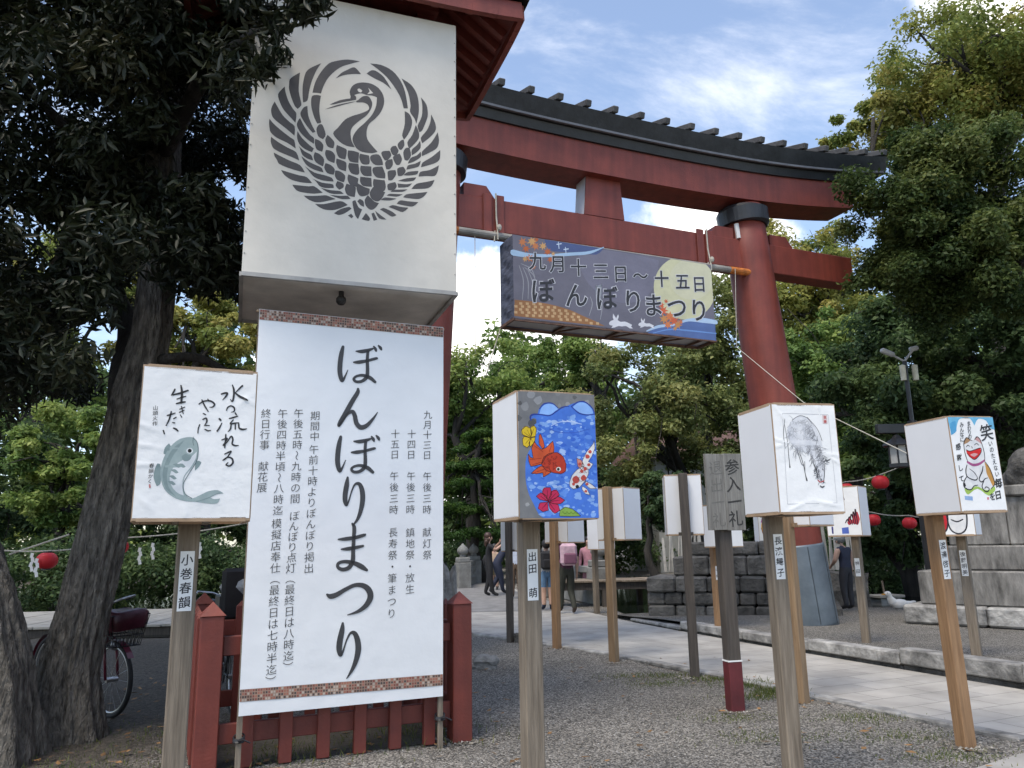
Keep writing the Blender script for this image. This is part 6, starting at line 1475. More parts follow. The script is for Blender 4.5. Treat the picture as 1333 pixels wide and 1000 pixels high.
# house beyond the trees
hc = at(905, 640, 38); ho = thing('house', 'white walled house with a brownish red roof far behind the trees', 'house', (hc.x+.8, 39, 0)); mb = MB(); z0 = at(930, 600, 38).z; mb.box((hc.x+.6, 40, z0/2), (6.5, 5, z0), .2); mb.build('wall', mat('plaster', (.42, .42, .40), .9, .1, 2), ho)
mb = MB(); zr_ = at(930, 558, 38).z; R_ = Matrix.Rotation(.2, 3, 'Z')
q = [Vector((hc.x+.6, 40, 0))+R_ @ Vector(v) for v in ((-3.9, -3.2, z0), (3.9, -3.2, z0), (3.9, 3.2, z0), (-3.9, 3.2, z0), (-2.6, 0, zr_+.6), (2.6, 0, zr_+.6))]
mb.raw(q, [(0, 1, 5, 4), (1, 2, 5), (2, 3, 4, 5), (3, 0, 4), (3, 2, 1, 0)]); mb.build('roof', mat('red_tiles', (.15, .085, .07), .7, .2, 4, .3, 10), ho)
mb = MB()
for k in (-1.8, 0, 1.8): mb.box(Vector((hc.x+.6, 40, z0*.62))+R_ @ Vector((k, -2.512, 0)), (1.0, .05, 1.1), .2)
mb.build('window', mat('dark_glass', (.05, .055, .06), .1), ho)

# ================================================================== PEOPLE
def flatmat(name, c, r=.8): return mat(name, c, r, .12, 9, .25, 22, dist=.01)
SKIN_M = lambda: mat('skin', (.50, .31, .23), .55, .06, 12)
HAIR_M = lambda: mat('black_hair', (.018, .015, .014), .5, .2, 30)
def person(label, loc, yaw, h, cols, pose=None, hair_m=None, longhair=False, sleeves='short', legs='long', hat=None, kid=False, lift=0.):
    J = dict(pelvis=(0, 0, .53), spine=(0, 0, .63), chest=(0, 0, .745), neck=(0, 0, .845), jaw=(0, .012, .885), head=(0, .004, .925), crown=(0, -.004, .962), nose=(0, .066, .912))
    for s_, k in ((-1, 'l'), (1, 'r')):
        J.update({k+'hip': (s_*.052, 0, .495), k+'knee': (s_*.056, .012, .275), k+'ank': (s_*.058, -.012, .05), k+'toe': (s_*.064, .085, .018), k+'sho': (s_*.105, 0, .80), k+'elb': (s_*.135, -.018, .635), k+'wri': (s_*.145, .02, .485), k+'hand': (s_*.146, .03, .455)})
    if pose: J.update(pose)
    for k in 'lr':                                            # fingers follow the forearm
        w_, e_ = np.array(J[k+'hand']), np.array(J[k+'elb']); d = w_-e_; d = d/np.linalg.norm(d); sd = np.cross(d, (1, 0, 0) if abs(d[0]) < .8 else (0, 1, 0)); sd /= np.linalg.norm(sd); ot = np.cross(d, sd)
        for i, (o, L) in enumerate(((-.014, .036), (-.005, .045), (.005, .042), (.014, .033))):
            a = w_+sd*o+d*.022; J[f'{k}f{i}a'] = a; J[f'{k}f{i}b'] = a+d*L*.55+ot*.004; J[f'{k}f{i}c'] = a+d*L*.9+ot*.014
        J[k+'tha'] = w_-sd*.018+d*.0; J[k+'thb'] = w_-sd*.028+d*.026+ot*.006
    Rr = dict(pelvis=(.096, .076), spine=(.086, .068), chest=(.096, .070), neck=(.031, .031), jaw=(.040, .044), head=(.050, .058), crown=(.042, .048), nose=(.010, .010))
    for k in 'lr':
        Rr.update({k+'hip': (.070, .070), k+'knee': (.047, .047), k+'ank': (.032, .032), k+'toe': (.022, .016), k+'sho': (.046, .046), k+'elb': (.031, .031), k+'wri': (.018, .016), k+'hand': (.021, .013), k+'tha': (.008, .008), k+'thb': (.0055, .0055)})
        for i in range(4):
            for c in 'abc': Rr[f'{k}f{i}{c}'] = (.0052, .0052)
    if kid: Rr['head'] = (.062, .068); Rr['crown'] = (.05, .056); Rr['jaw'] = (.048, .05)
    E_ = [('pelvis', 'spine'), ('spine', 'chest'), ('chest', 'neck'), ('neck', 'jaw'), ('jaw', 'head'), ('head', 'crown'), ('head', 'nose')]
    for k in 'lr':
        E_ += [('pelvis', k+'hip'), (k+'hip', k+'knee'), (k+'knee', k+'ank'), (k+'ank', k+'toe'), ('chest', k+'sho'), (k+'sho', k+'elb'), (k+'elb', k+'wri'), (k+'wri', k+'hand'), (k+'hand', k+'tha'), (k+'tha', k+'thb')]
        for i in range(4): E_ += [(k+'hand', f'{k}f{i}a'), (f'{k}f{i}a', f'{k}f{i}b'), (f'{k}f{i}b', f'{k}f{i}c')]
    bm = bmesh.new(); sl = bm.verts.layers.skin.verify(); vm = {}
    for k, p in J.items():
        v = bm.verts.new([q*h for q in p]); v[sl].radius = [q*h for q in Rr[k]]; v[sl].use_root = (k == 'pelvis'); vm[k] = v
    for a, b_ in E_: bm.edges.new((vm[a], vm[b_]))
    me = bpy.data.meshes.new('b'); bm.to_mesh(me); bm.free(); o = bpy.data.objects.new('b', me); COL.objects.link(o)
    md = o.modifiers.new('s', 'SKIN'); md.use_smooth_shade = True; md.branch_smoothing = .6
    su = o.modifiers.new('u', 'SUBSURF'); su.levels = 2; su.render_levels = 2
    bmsh = bpy.data.meshes.new_from_object(o.evaluated_get(bpy.context.evaluated_depsgraph_get())); bmsh.name = 'body'; bpy.data.objects.remove(o); bpy.data.meshes.remove(me)
    ml = [SKIN_M(), cols['top'], cols['bottom'], cols['shoes']]
    bmsh.materials.clear()
    for m in ml: bmsh.materials.append(m)
    def sec(a, b_, t):
        if a in ('pelvis',) and 'hip' in b_: return 2
        if a == 'pelvis': return 2 if t < .25 else 1
        if a in ('spine',): return 1
        if a == 'chest': return 1 if (b_ != 'neck' or t < .62) else 0
        if 'hip' in a: return 2 if (legs == 'long' or t < .8) else 0
        if 'knee' in a: return 2 if (legs == 'long' and t < .97) else (0 if t < .85 else 3)
        if 'ank' in a: return 3
        if 'sho' in a: return 1 if (sleeves != 'none' and (sleeves == 'long' or t < .7)) else 0
        if 'elb' in a: return 1 if (sleeves == 'long' and t < .92) else 0
        return 0
    A_ = np.array([J[a] for a, _ in E_], float)*h; B_ = np.array([J[b_] for _, b_ in E_], float)*h
    D_ = B_-A_; dd = np.sum(D_*D_, 1)
    RA = np.array([np.mean(Rr[a]) for a, _ in E_])*h; RB = np.array([np.mean(Rr[b_]) for _, b_ in E_])*h
    for f in bmsh.polygons:
        c = np.array(f.center); t_ = np.clip(np.sum((c-A_)*D_, 1)/dd, 0, 1); ds = np.linalg.norm(A_+D_*t_[:, None]-c, axis=1)/(RA+(RB-RA)*t_+.004*h); i = int(np.argmin(ds)); f.material_index = sec(*E_[i], t_[i]); f.use_smooth = True
    loc = Vector(loc); t = thing('person', label, 'person', loc, yaw); b_ = bpy.data.objects.new('body', bmsh); COL.objects.link(b_); b_.parent = t; b_.location = (0, 0, lift)
    Lm = Matrix.Translation(loc+Vector((0, 0, lift))) @ Matrix.Rotation(yaw, 4, 'Z'); hd = np.array(J['head'])*h; cr = np.array(J['crown'])*h; hm = hair_m or HAIR_M(); r3 = Lm.to_3x3()
    mb = MB(); k = 1.18 if kid else 1.
    mb.ball(Lm @ Vector(hd+(cr-hd)*.55+np.array([0, -.014, .006])*h), .066*h*k, 14, sc=(.93, 1.0, .92), R=r3, jit=.02)
    if longhair:
        for q, r in (((0, -.035, .895), .055), ((.02, -.04, .855), .045), ((-.02, -.04, .855), .045), ((.0, -.045, .82), .042), ((.035, -.015, .89), .035), ((-.035, -.015, .89), .035)):
            off = np.array(q)*h-np.array((0, .004, .925))*h; mb.ball(Lm @ Vector(hd+off), r*h, 10, R=r3, sc=(.9, .8, 1.1))
    mb.build('hair', hm, t, smooth=True)
    mb = MB(); nz = np.array(J['nose'])*h; dv = nz-hd; dv[2] = 0; dv = dv/(np.linalg.norm(dv) or 1); sv = np.array([dv[1], -dv[0], 0])
    for s_ in (-1, 1): mb.ball(Lm @ Vector(nz+np.array([0, 0, .016])*h-dv*.012*h+sv*s_*.020*h), .0062*h, 6)
    mb.build('eye', mat('eye_dark', (.02, .015, .012), .3), t)
    mb = MB()
    for s_ in (-1, 1): mb.ball(Lm @ Vector(hd+sv*s_*.054*h-np.array([0, 0, .008])*h), .013*h, 8, sc=(.5, .8, 1.2), R=r3)
    mb.ball(Lm @ Vector(nz-np.array([0, 0, .026])*h-dv*.010*h), .010*h, 8, sc=(1.3, .5, .4), R=r3)
    mb.build('ear', SKIN_M(), t, smooth=True)
    if hat:
        mb = MB(); c = Lm @ Vector(cr+np.array([0, .0, .006])*h); mb.ball(c, .066*h, 14, sc=(1, 1.08, .62), R=r3); mb.ball(Lm @ Vector(cr+np.array([0, .075, -.012])*h), .05*h, 10, sc=(1, 1.1, .14), R=r3); mb.build('cap', hat, t, smooth=True)
    return t, Lm
def backpack(Lm, h, c, m, label, m2=None):
    q = Lm @ Vector((0, -.10*h, .715*h)); R = Lm.to_3x3(); t = thing('backpack', label, 'backpack', q, 0); mb = MB(); mb.box(q, (.21*h, .105*h, .27*h), M=R, bev=.035*h); mb.build('bag', m, t, smooth=False)
    mb = MB(); mb.box(Lm @ Vector((0, -.165*h, .665*h)), (.16*h, .04*h, .13*h), M=R, bev=.015*h); mb.build('front_pocket', m2 or m, t)
    mb = MB()
    for s_ in (-1, 1): mb.tube([Lm @ Vector((s_*.07*h, -.075*h, .84*h)), Lm @ Vector((s_*.075*h, .0, .866*h)), Lm @ Vector((s_*.078*h, .072*h, .80*h)), Lm @ Vector((s_*.085*h, .066*h, .70*h)), Lm @ Vector((s_*.095*h, -.05*h, .62*h))], .011*h, 6)
    mb.build('strap', m2 or m, t); return t
SHO = flatmat('dark_shoes', (.02, .02, .022)); BLK = flatmat('black_cloth', (.014, .014, .017)); NAV = flatmat('navy_wear', (.018, .024, .05)); 
def gp(px, py, z=.016): g = G(px, py, z); return (g.x, g.y, z)
WH = 1.66
p1 = person('woman in black with long brown hair raising both hands to her face', gp(637, 776), rad(-80), 1.72, dict(top=BLK, bottom=BLK, shoes=SHO),
            dict(lelb=(-.13, .10, .74), lwri=(-.05, .19, .84), lhand=(-.03, .20, .865), relb=(.14, .09, .72), rwri=(.06, .20, .80), rhand=(.045, .215, .825), lank=(-.058, -.06, .05), ltoe=(-.064, .03, .018), rank=(.058, .05, .05), rtoe=(.064, .145, .018)), mat('brown_hair', (.06, .028, .018), .5, .2, 20), True, 'short')
mb = MB(); q = p1[1] @ Vector((-.17*1.7, -.06, .56*1.7)); mb.ball(q, .15, 12, sc=(.5, 1, 1.1)); bgt = thing('shoulder_bag', 'black shoulder bag hanging at the side of the woman in black', 'bag', q); mb.build('bag', BLK, bgt, smooth=True); mb = MB(); mb.tube([q+up_*.1, p1[1] @ Vector((-.10*1.7, .02, .83*1.7)), p1[1] @ Vector((.02, .11, .72*1.7))], .012, 6); mb.build('strap', BLK, bgt)
bend = dict(pelvis=(0, -.05, .52), spine=(0, .03, .62), chest=(0, .13, .70), neck=(0, .22, .755), jaw=(0, .275, .765), head=(0, .30, .795), crown=(0, .325, .83), nose=(0, .355, .765), lsho=(-.105, .17, .74), rsho=(.105, .17, .74), lelb=(-.13, .22, .58), relb=(.13, .24, .58), lwri=(-.10, .30, .46), rwri=(.10, .32, .47), lhand=(-.09, .31, .43), rhand=(.09, .335, .44), lhip=(-.052, -.05, .485), rhip=(.052, -.05, .485), lank=(-.06, -.14, .05), ltoe=(-.064, -.05, .018), rank=(.06, .04, .05), rtoe=(.064, .13, .018))
person('man in navy clothes bending forward beside the woman in black', gp(650, 773), rad(-70), 1.78, dict(top=NAV, bottom=NAV, shoes=SHO), bend, sleeves='long')
person('child in a beige shirt and khaki shorts half hidden behind the woman in black', gp(644, 768), rad(170), 1.40, dict(top=flatmat('beige_cloth', (.42, .31, .22)), bottom=flatmat('khaki_cloth', (.20, .17, .09)), shoes=SHO), legs='short', kid=True)
person('person in a pale blue shirt and brown trousers behind the thin lantern post', gp(672, 779), rad(0), 1.62, dict(top=flatmat('pale_blue_cloth', (.48, .53, .64)), bottom=flatmat('brown_cloth', (.13, .085, .055)), shoes=SHO), hair_m=HAIR_M(), hat=flatmat('dark_hat', (.05, .04, .035)))
walk = dict(lknee=(-.056, .07, .285), lank=(-.058, .07, .06), ltoe=(-.064, .16, .03), rknee=(.056, .02, .27), rank=(.058, -.11, .07), rtoe=(.064, -.03, .02))
kid = person('child in a grey T-shirt and blue shorts with a black backpack', gp(713, 794, .012), rad(8), 1.46, dict(top=flatmat('grey_cloth_shirt', (.36, .37, .39)), bottom=flatmat('denim', (.10, .19, .32)), shoes=NAV), dict(lank=(-.055, -.02, .05)), legs='short', kid=True)
backpack(kid[1], 1.46, None, BLK, 'black backpack worn by the child in blue shorts')
wom = person('woman walking away in a dark plum top and dark olive trousers', gp(739, 799, .012), rad(15), 1.64, dict(top=flatmat('plum_cloth', (.085, .022, .05)), bottom=flatmat('olive_cloth', (.035, .036, .026)), shoes=flatmat('brown_shoes', (.06, .04, .03))), walk, sleeves='short')
backpack(wom[1], 1.64, None, flatmat('pink_cloth', (.60, .40, .47)), 'pink backpack worn by the woman in a plum top', flatmat('plum_strap', (.20, .08, .13)))
person('distant person in a pink robe beyond the woman with the pink backpack', gp(768, 782, .016), rad(160), 1.55, dict(top=flatmat('pink_robe', (.46, .22, .27)), bottom=flatmat('pink_robe', (.46, .22, .27)), shoes=SHO), sleeves='long')
gm = Vector((6.25, 14.98, .10))
man = person('elderly man in a pale cap and dark navy vest seen from behind', gm, rad(28), 1.40, dict(top=NAV, bottom=flatmat('dark_trousers', (.025, .027, .035)), shoes=SHO), dict(neck=(0, .02, .835), jaw=(0, .045, .865), head=(0, .05, .90), crown=(0, .05, .935), nose=(0, .115, .875), lelb=(-.15, .03, .64), lwri=(-.10, .13, .58), lhand=(-.09, .15, .565), relb=(.15, .02, .64)), sleeves='none', hat=flatmat('pale_cap', (.42, .43, .40)), hair_m=mat('grey_hair', (.22, .22, .21), .6, .2, 30))
person('dark haired person in blue partly hidden behind the right gate pillar', (5.75, 18.0, -.02), rad(40), 1.55, dict(top=flatmat('dark_top', (.03, .03, .035)), bottom=flatmat('blue_cloth', (.06, .13, .30)), shoes=SHO), sleeves='long')

# ================================================================== NEAR TREES ON THE LEFT
from mathutils import noise as mnoise
def big_trunk(name, label, path, radii, seed, branches):
    g = random.Random(seed); t = thing(name, label, 'tree', (path[0].x, path[0].y, 0)); mb = MB(); P_ = []; R_ = []
    for i in range(len(path)-1):
        for k in range(16):
            f_ = k/16; P_.append(path[i].lerp(path[i+1], f_)); R_.append(radii[i]*(1-f_)+radii[i+1]*f_)
    P_.append(path[-1]); R_.append(radii[-1])
    for it in range(6): P_ = [P_[0]]+[(P_[i-1]+P_[i]*2+P_[i+1])/4 for i in range(1, len(P_)-1)]+[P_[-1]]
    ph = [g.uniform(0, 6) for _ in range(8)]
    def wob(i, k, a):
        z = P_[i].z; fl = max(0, 1-z/.7)
        c_, s_ = math.cos(a), math.sin(a); q_ = Vector((c_*2.1+ph[6], s_*2.1, z*1.1+.25*a)); nz = mnoise.ridged_multi_fractal(q_*1.9, 1.0, 2.1, 5, 1.0, 2.0)*.055+mnoise.fractal(Vector((c_*7, s_*7, z*2.6)), 1.0, 2.1, 4)*.03
        return .94+nz+.07*math.sin(2*a+ph[0]+z)+.06*math.sin(3*a+ph[1]+z*1.7)+.045*math.sin(7*a+ph[2]+z*2.3)+.03*math.sin(13*a+ph[3]+1.5*z)+.028*math.sin(21*a+ph[4]+z*5)+fl*.22*max(0, math.sin(5*a+ph[5]))**2+.015*g.uniform(-1, 1)
    mb.tube(P_, R_, 150, wob=wob)
    tk = mb.build('trunk', BARK(), t, smooth=True); mb = MB()
    for b_ in branches:
        pts = [Vector(p) for p in b_[0]]; q = []
        for i in range(len(pts)-1):
            for k in range(5): q.append(pts[i].lerp(pts[i+1], k/5))
        q.append(pts[-1])
        for it in range(2): q = [q[0]]+[(q[i-1]+q[i]*2+q[i+1])/4 for i in range(1, len(q)-1)]+[q[-1]]
        n_ = len(q); mb.tube(q, [b_[1]+(b_[2]-b_[1])*i/(n_-1) for i in range(n_)], 16, wob=lambda i, k, a: 1+.08*math.sin(3*a+i)+.05*math.sin(5*a-i))
    if branches: mb.build('branch', BARK_DARK(), t, smooth=True)
    return t
Y1 = 6.35
tp_ = [Vector((-3.52, 6.33, -.08)), at(86, 880, Y1), at(108, 800, Y1), at(136, 690, Y1+.05), at(158, 590, Y1+.15), at(176, 510, Y1+.2), at(196, 440, Y1+.25), at(206, 350, Y1+.3), at(212, 220, Y1+.35), at(225, 60, Y1+.4), at(240, -150, Y1+.5)]
t1 = big_trunk('broadleaf_tree', 'big dark evergreen tree whose thick trunk leans right beside the bicycle', tp_, [.30, .21, .185, .19, .19, .19, .165, .155, .14, .12, .07], 3,
    [([at(160, 560, Y1+.15), at(158, 500, Y1+.5), at(170, 430, Y1+.8), at(150, 380, Y1+1.0)], .13, .085), ([at(60, 385, 7.6), at(88, 330, 7.5), at(110, 270, 7.3), at(150, 180, 7.2)], .10, .08), ([at(205, 470, Y1+.2), at(250, 462, Y1+.3), at(300, 485, Y1+.5), at(322, 500, Y1+.6)], .05, .02),
     ([at(212, 200, Y1+.3), at(270, 90, 5.7), at(350, 30, 5.0), at(410, 5, 4.7)], .08, .02), ([at(205, 300, Y1+.3), at(120, 200, 6.2), at(20, 100, 6.0)], .08, .03), ([at(60, 385, 7.6), at(20, 380, 7.6), at(-30, 350, 7.5)], .05, .03)])
Y0 = 5.72
t0 = big_trunk('broadleaf_tree', 'dark evergreen tree at the left edge with its thick trunk leaning out of the frame', [Vector((-3.78, 5.70, -.08)), at(-26, 880, Y0), at(-38, 790, Y0), at(-62, 700, Y0), at(-90, 600, Y0), at(-140, 480, Y0), at(-180, 300, Y0), at(-190, 100, Y0)], [.40, .32, .29, .26, .22, .20, .17, .10], 8, [])
def in_gap(px, py):
    for cx_, cy2, rx, ry in ((80, 322, 46, 40), (132, 432, 40, 40), (185, 365, 14, 26), (285, 470, 62, 58), (240, 500, 26, 60), (90, 600, 80, 70), (228, 380, 12, 26)):
        if ((px-cx_)/rx)**2+((py-cy2)/ry)**2 < 1: return True
    return False
g = np.random.default_rng(77); cl0, cl1 = [], []
while len(cl0)+len(cl1) < 900:
    px, py = g.uniform(-330, 345), g.uniform(-330, 560); Y = g.uniform(5.0, 10.5); r = g.uniform(.20, .40)
    low = np.interp(px, [-330, 0, 60, 130, 160, 230, 345], [600, 545, 535, 515, 440, 395, 400])
    if py+r*1000/Y*.5 > low or in_gap(px, py): continue
    if 170 < px < 245 and py > 200 and Y < 6.9: continue
    if px > 290 and Y < 6.6 and py > 120: continue
    c = at(px, py, Y); (cl0 if px < 60 else cl1).append((c.x, c.y, c.z, r))
for i in range(46):                                            # sprays that hang in front of the crane lantern
    px = g.uniform(290, 425); py = g.uniform(-60, np.interp(px, [290, 335, 352, 380, 400, 420, 430], [170, 125, 112, 72, 62, 40, 15])-16); c = at(px, py, g.uniform(4.45, 4.75)); cl1.append((c.x, c.y, c.z, g.uniform(.06, .11)))
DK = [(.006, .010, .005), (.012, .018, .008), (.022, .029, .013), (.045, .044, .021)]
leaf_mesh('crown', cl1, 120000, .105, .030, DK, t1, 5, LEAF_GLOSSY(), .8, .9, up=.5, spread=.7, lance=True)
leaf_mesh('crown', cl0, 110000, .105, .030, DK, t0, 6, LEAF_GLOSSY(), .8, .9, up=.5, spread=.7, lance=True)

# ================================================================== TREES BEYOND
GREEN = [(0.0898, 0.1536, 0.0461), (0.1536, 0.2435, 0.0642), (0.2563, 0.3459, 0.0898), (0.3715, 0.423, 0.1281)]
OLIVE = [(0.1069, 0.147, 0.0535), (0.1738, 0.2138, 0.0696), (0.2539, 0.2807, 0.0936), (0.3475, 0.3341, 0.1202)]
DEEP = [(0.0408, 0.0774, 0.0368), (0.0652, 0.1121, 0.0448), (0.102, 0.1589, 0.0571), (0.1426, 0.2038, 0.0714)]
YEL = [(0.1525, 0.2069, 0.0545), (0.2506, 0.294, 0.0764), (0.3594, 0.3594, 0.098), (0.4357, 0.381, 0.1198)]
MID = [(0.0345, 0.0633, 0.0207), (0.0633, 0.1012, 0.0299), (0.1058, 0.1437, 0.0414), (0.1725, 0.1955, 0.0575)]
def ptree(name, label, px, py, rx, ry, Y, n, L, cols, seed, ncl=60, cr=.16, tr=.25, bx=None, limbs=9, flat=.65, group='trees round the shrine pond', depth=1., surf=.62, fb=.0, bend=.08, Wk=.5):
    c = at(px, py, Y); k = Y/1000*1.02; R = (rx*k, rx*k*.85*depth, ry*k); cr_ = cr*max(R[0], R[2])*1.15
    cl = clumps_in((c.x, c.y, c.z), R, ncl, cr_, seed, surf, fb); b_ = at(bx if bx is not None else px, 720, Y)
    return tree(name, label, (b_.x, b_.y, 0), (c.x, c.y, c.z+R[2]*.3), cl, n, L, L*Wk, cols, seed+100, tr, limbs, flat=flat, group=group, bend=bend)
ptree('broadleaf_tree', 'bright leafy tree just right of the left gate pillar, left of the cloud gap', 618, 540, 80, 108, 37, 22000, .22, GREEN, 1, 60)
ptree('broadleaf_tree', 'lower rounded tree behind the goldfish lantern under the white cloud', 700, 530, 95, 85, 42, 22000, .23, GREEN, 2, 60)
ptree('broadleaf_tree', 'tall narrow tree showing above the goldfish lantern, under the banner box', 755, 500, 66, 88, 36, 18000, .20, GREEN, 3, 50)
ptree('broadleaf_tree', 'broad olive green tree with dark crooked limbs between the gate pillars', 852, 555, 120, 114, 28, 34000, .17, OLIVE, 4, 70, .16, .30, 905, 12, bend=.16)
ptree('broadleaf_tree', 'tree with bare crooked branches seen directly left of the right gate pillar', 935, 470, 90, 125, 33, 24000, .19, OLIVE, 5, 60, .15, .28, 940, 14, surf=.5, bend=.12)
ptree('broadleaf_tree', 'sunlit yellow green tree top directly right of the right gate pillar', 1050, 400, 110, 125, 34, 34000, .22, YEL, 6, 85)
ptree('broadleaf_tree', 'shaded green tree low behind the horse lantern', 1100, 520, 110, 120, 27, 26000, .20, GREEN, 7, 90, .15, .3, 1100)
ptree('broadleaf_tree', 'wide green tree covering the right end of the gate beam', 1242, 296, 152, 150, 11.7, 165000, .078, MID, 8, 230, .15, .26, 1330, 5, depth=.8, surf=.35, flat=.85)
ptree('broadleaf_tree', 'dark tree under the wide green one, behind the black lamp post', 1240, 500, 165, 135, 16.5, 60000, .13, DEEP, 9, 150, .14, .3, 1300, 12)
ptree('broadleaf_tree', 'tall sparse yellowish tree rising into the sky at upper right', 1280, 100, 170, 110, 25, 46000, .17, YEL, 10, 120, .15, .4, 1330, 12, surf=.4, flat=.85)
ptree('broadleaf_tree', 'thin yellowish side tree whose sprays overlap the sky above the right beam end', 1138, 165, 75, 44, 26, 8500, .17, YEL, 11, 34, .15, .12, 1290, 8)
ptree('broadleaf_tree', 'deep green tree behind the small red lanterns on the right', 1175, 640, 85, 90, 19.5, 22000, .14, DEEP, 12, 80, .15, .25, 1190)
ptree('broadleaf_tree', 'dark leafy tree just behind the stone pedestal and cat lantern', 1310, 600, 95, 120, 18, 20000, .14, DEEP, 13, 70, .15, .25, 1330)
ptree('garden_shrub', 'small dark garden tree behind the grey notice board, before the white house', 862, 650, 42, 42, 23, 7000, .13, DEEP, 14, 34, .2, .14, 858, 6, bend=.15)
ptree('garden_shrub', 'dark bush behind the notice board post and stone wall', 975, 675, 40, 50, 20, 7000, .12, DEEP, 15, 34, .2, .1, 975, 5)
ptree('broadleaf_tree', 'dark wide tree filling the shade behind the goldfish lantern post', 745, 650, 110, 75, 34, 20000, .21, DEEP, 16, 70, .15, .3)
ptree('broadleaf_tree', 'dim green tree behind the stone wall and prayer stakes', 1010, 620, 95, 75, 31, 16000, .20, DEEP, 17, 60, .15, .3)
# clipped pine in flat tiers
c = at(622, 640, 30); g = np.random.default_rng(5); cl = []
for z_, w_, k in ((-1.6, 2.0, 16), (-.7, 2.1, 18), (.15, 1.8, 16), (.95, 1.5, 13), (1.65, 1.05, 9), (2.25, .6, 5)):
    for i in range(k): a = g.uniform(0, 6.28); r = w_*math.sqrt(g.random()); cl.append((c.x+.2+r*math.cos(a), c.y+r*math.sin(a), c.z+z_+g.uniform(-.12, .12), .42))
tree('pine_tree', 'trimmed pine with flat bright green tiers left of the goldfish lantern', (c.x+.2, c.y, 0), (c.x+.2, c.y, c.z+2), cl, 26000, .17, .05, [(.03, .07, .015), (.05, .11, .02), (.085, .15, .03)], 60, .18, 8, flat=.42, group='trees round the shrine pond')
# left background
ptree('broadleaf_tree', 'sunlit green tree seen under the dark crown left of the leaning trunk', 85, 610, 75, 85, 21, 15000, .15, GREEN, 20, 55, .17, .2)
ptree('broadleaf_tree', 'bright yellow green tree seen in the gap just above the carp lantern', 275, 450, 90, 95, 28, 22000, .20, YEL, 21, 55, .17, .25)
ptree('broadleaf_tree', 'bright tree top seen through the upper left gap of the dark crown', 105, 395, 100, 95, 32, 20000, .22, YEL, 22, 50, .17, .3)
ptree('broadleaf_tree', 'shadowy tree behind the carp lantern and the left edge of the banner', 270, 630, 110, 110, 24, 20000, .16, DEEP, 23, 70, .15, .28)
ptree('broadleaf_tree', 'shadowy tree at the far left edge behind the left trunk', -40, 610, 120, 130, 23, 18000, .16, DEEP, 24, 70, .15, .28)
ptree('garden_shrub', 'low dark hedge bush behind the boardwalk and left red lanterns', 90, 745, 120, 38, 20, 14000, .12, DEEP, 25, 60, .22, .1, 90, 5)
ptree('garden_shrub', 'low dark hedge bush behind the black bicycle and carp lantern post', 270, 745, 100, 40, 21, 12000, .12, DEEP, 26, 60, .22, .1, 270, 5)
ptree('garden_shrub', 'leafy bush over the pond behind the white duck', 1130, 735, 75, 35, 22, 8000, .12, DEEP, 27, 40, .22, .08, 1130, 4)
ptree('garden_shrub', 'dark bush behind the far stone bridge posts left of the woman in black', 590, 725, 62, 34, 40, 9000, .2, DEEP, 41, 40, .22, .08, 590, 4)
ptree('garden_shrub', 'dark bush across the pond right behind the pink robed distant person', 800, 715, 85, 34, 38, 10000, .2, DEEP, 42, 40, .22, .08, 800, 4)
ptree('garden_shrub', 'dark bush seen between the carp lantern and the white banner', 330, 690, 55, 50, 26, 9000, .14, DEEP, 43, 40, .22, .08, 330, 4)
# far wood closing the view
g = np.random.default_rng(9); cl = []
for i in range(760): a = g.uniform(-1.0, 1.0); d_ = g.uniform(46, 66); cl.append((d_*math.sin(a), d_*math.cos(a), g.uniform(.5, 15.5-2.0*abs(math.sin(a*9))), g.uniform(1.0, 2.2)))
fw_ = leaf_mesh('woodland', cl, 150000, .48, .32, DEEP+GREEN[1:4], None, 31, LEAF(), .8); tag(fw_, 'far dark wood closing the view behind all the nearer trees', 'woodland', kind='stuff')

# ================================================================== GROUND DETAIL
g = np.random.default_rng(1)
def scatter(name, n, region, size, m, label, cat, seed, cols):
    g = np.random.default_rng(seed); pts = []
    while len(pts) < n:
        Y = 3.6+6.2*g.random()**1.6; X = g.uniform(-4.2, 4.0)*Y/6
        if region(X, Y): pts.append((X, Y))
    base = np.array([(1, 0, 0), (0, 1, 0), (-1, 0, 0), (0, -1, 0), (.1, .1, .75), (0, 0, -.5)]); F_ = [(0, 1, 4), (1, 2, 4), (2, 3, 4), (3, 0, 4)]
    vs = []; fs = []; cs = []
    for X, Y in pts:
        s_ = size*(.5+1.0*g.random()**2); M_ = base*(1+.35*g.normal(size=(6, 3)))*s_*np.array([1, 1, .8]); a = g.uniform(0, 6.28); c, s2 = math.cos(a), math.sin(a); b0 = len(vs)
        col = cols[int(g.integers(len(cols)))]; f_ = g.uniform(.6, 1.4)
        for v in M_: vs.append((X+v[0]*c-v[1]*s2, Y+v[0]*s2+v[1]*c, .004+v[2]*.8)); cs.append([q*f_ for q in col])
        fs += [tuple(b0+i for i in f) for f in F_]
    mb = MB(); mb.v = vs; mb.f = fs; mb.m = [0]*len(fs); mb.c = cs; return tag(mb.build(name, m), label, cat, kind='stuff')
def near_gravel(X, Y):
    i = np.interp(Y, [p[1] for p in PN], [p[0] for p in PN]); return X < i-.05 and X > -2.4-.1*(Y-4)
scatter('gravel_stones', 15000, near_gravel, .0062, mat('pebble', (1, 1, 1), .85, .15, 40, attr=True), 'loose grey pebbles scattered over the gravel in front of the path', 'gravel', 3, [(.24, .235, .22), (.16, .158, .15), (.36, .35, .33), (.11, .108, .10), (.28, .25, .21)])
POSTS = [(1.83, 6.88), (2.49, 7.14), (1.17, 9.72), (1.87, 8.54), (.55, 10.97), tuple(cp_), fit_pole(.023, 3.738, 20.2, .425, .377, .10), fit_pole(1.502, 4.402, 11.5, .411, .402), (-.43, 6.05)]
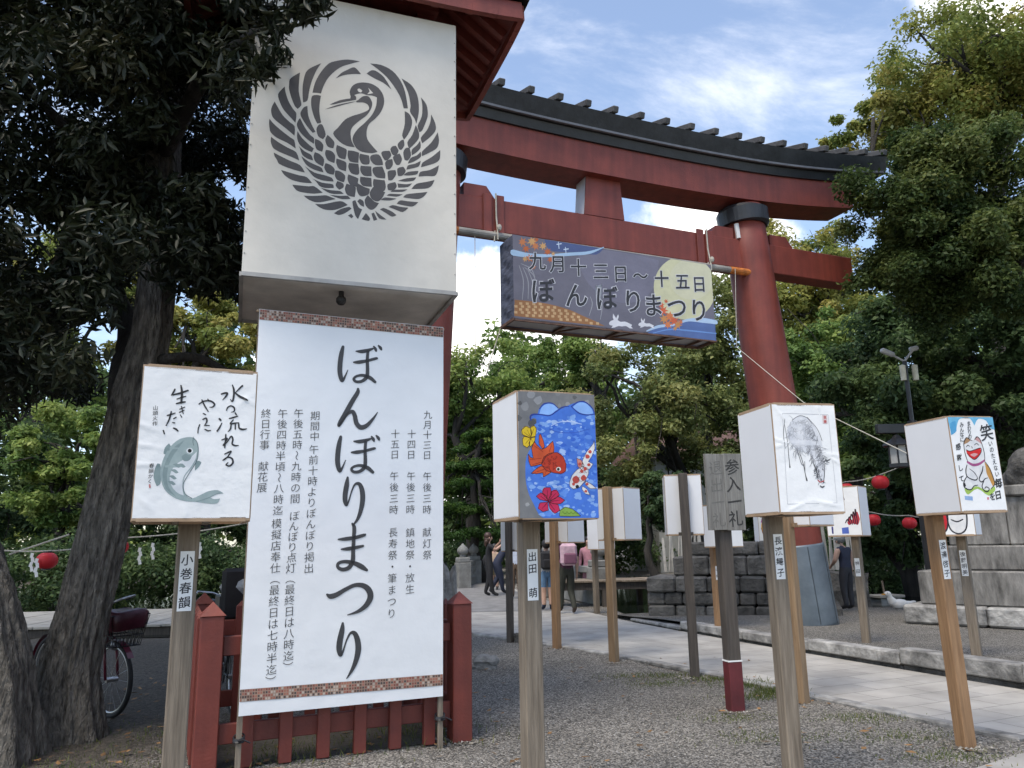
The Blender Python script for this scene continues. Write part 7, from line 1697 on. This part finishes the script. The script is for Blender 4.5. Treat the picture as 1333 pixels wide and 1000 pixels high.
g = np.random.default_rng(21); bag = []
for X, Y in POSTS:
    for i in range(130): a = g.uniform(0, 6.28); r = .065+abs(g.normal())*.075; bag.append((X+r*math.cos(a), Y+r*math.sin(a)))
base6 = np.array([(1, 0, 0), (0, 1, 0), (-1, 0, 0), (0, -1, 0), (.1, .1, .75)]); vs = []; fs = []; cs = []
for X, Y in bag:
    s_ = .011*(.5+1.1*g.random()**2); M_ = base6*(1+.35*g.normal(size=(5, 3)))*s_; b0 = len(vs); c = [(.20, .18, .15), (.12, .105, .085), (.30, .28, .25)][int(g.integers(3))]; f_ = g.uniform(.6, 1.3)
    for v in M_: vs.append((X+v[0], Y+v[1], .006+v[2])); cs.append([q*f_ for q in c])
    fs += [(b0, b0+1, b0+4), (b0+1, b0+2, b0+4), (b0+2, b0+3, b0+4), (b0+3, b0, b0+4)]
mb = MB(); mb.v = vs; mb.f = fs; mb.m = [0]*len(fs); mb.c = cs; tag(mb.build('loose_gravel', mat('pebble', (1, 1, 1))), 'loose stones pushed up round the feet of the posts', 'gravel', kind='stuff')
def grass(name, spots, n, label, seed):
    g = np.random.default_rng(seed); vs = []; fs = []; cs = []
    for i in range(n):
        s_ = spots[int(g.integers(len(spots)))]; X, Y = s_[0]+g.normal()*s_[2], s_[1]+g.normal()*s_[3]; h = s_[4]*g.uniform(.4, 1.3); a = g.uniform(0, 6.28); b0 = len(vs); w_ = .0028; lx, ly = g.normal(size=2)*h*.45
        dx, dy = math.cos(a)*w_, math.sin(a)*w_
        vs += [(X-dx, Y-dy, 0), (X+dx, Y+dy, 0), (X+lx*.4+dx*.7, Y+ly*.4+dy*.7, h*.6), (X+lx, Y+ly, h), (X+lx*.4-dx*.7, Y+ly*.4-dy*.7, h*.6)]; fs += [(b0, b0+1, b0+2, b0+4), (b0+4, b0+2, b0+3)]
        f_ = g.random(); col = (.06+.10*f_, .10+.07*f_, .03); cs += [col]*5
    mb = MB(); mb.v = vs; mb.f = fs; mb.m = [0]*len(fs); mb.c = cs; return tag(mb.build(name, mat('grass_blades', (1, 1, 1), .7, .05, 5, attr=True, transl=.25)), label, 'grass', kind='stuff')
sp_ = []
for px, py, sx_, sy_, hh in ((975, 893, .16, .10, .055), (1010, 902, .12, .07, .06), (1000, 908, .2, .1, .04), (930, 884, .15, .08, .03), (1120, 935, .25, .12, .025), (880, 880, .2, .1, .022), (1180, 960, .25, .12, .02), (1240, 985, .2, .1, .02), (860, 890, .2, .12, .02), (970, 935, .2, .1, .02), (1000, 960, .25, .12, .02), (830, 880, .2, .1, .018)):
    q = G(px, py); sp_.append((q.x, q.y, sx_, sy_, hh))
grass('grass', sp_, 5200, 'short green weeds and grass along the near edge of the path', 4)
sp_ = [(-1.2, 6.0, .4, .25, .05), (-.8, 6.3, .3, .2, .06), (-1.6, 5.7, .2, .2, .05), (-2.9, 5.6, .4, .3, .03), (-3.1, 5.2, .3, .2, .03), (-2.7, 6.4, .3, .3, .03)]
grass('weeds', sp_, 1800, 'sparse weeds inside the red fence and round the tree feet', 6)
g = np.random.default_rng(12); vs = []; fs = []; cs = []
for i in range(420):
    if i < 300: X, Y = g.uniform(-4.2, -1.0), g.uniform(4.6, 9)
    else: X, Y = g.uniform(-1, 3), g.uniform(5, 10)
    a = g.uniform(0, 6.28); L = g.uniform(.02, .045); c, s_ = math.cos(a)*L, math.sin(a)*L; b0 = len(vs); z = .016
    vs += [(X-c, Y-s_, z), (X-s_*.45, Y+c*.45, z+.01*g.random()), (X+c, Y+s_, z+.012*g.random()), (X+s_*.45, Y-c*.45, z)]; fs.append((b0, b0+3, b0+2, b0+1)); f_ = g.random(); cs += [(.22*(.5+f_), .12*(.5+f_), .055*(.4+f_*.8))]*4
mb = MB(); mb.v = vs; mb.f = fs; mb.m = [0]*len(fs); mb.c = cs; tag(mb.build('fallen_leaves', mat('dry_leaf', (1, 1, 1), .8, .1, 9, attr=True)), 'dry brown leaves fallen on the ground round the trunks and fence', 'leaves', kind='stuff')
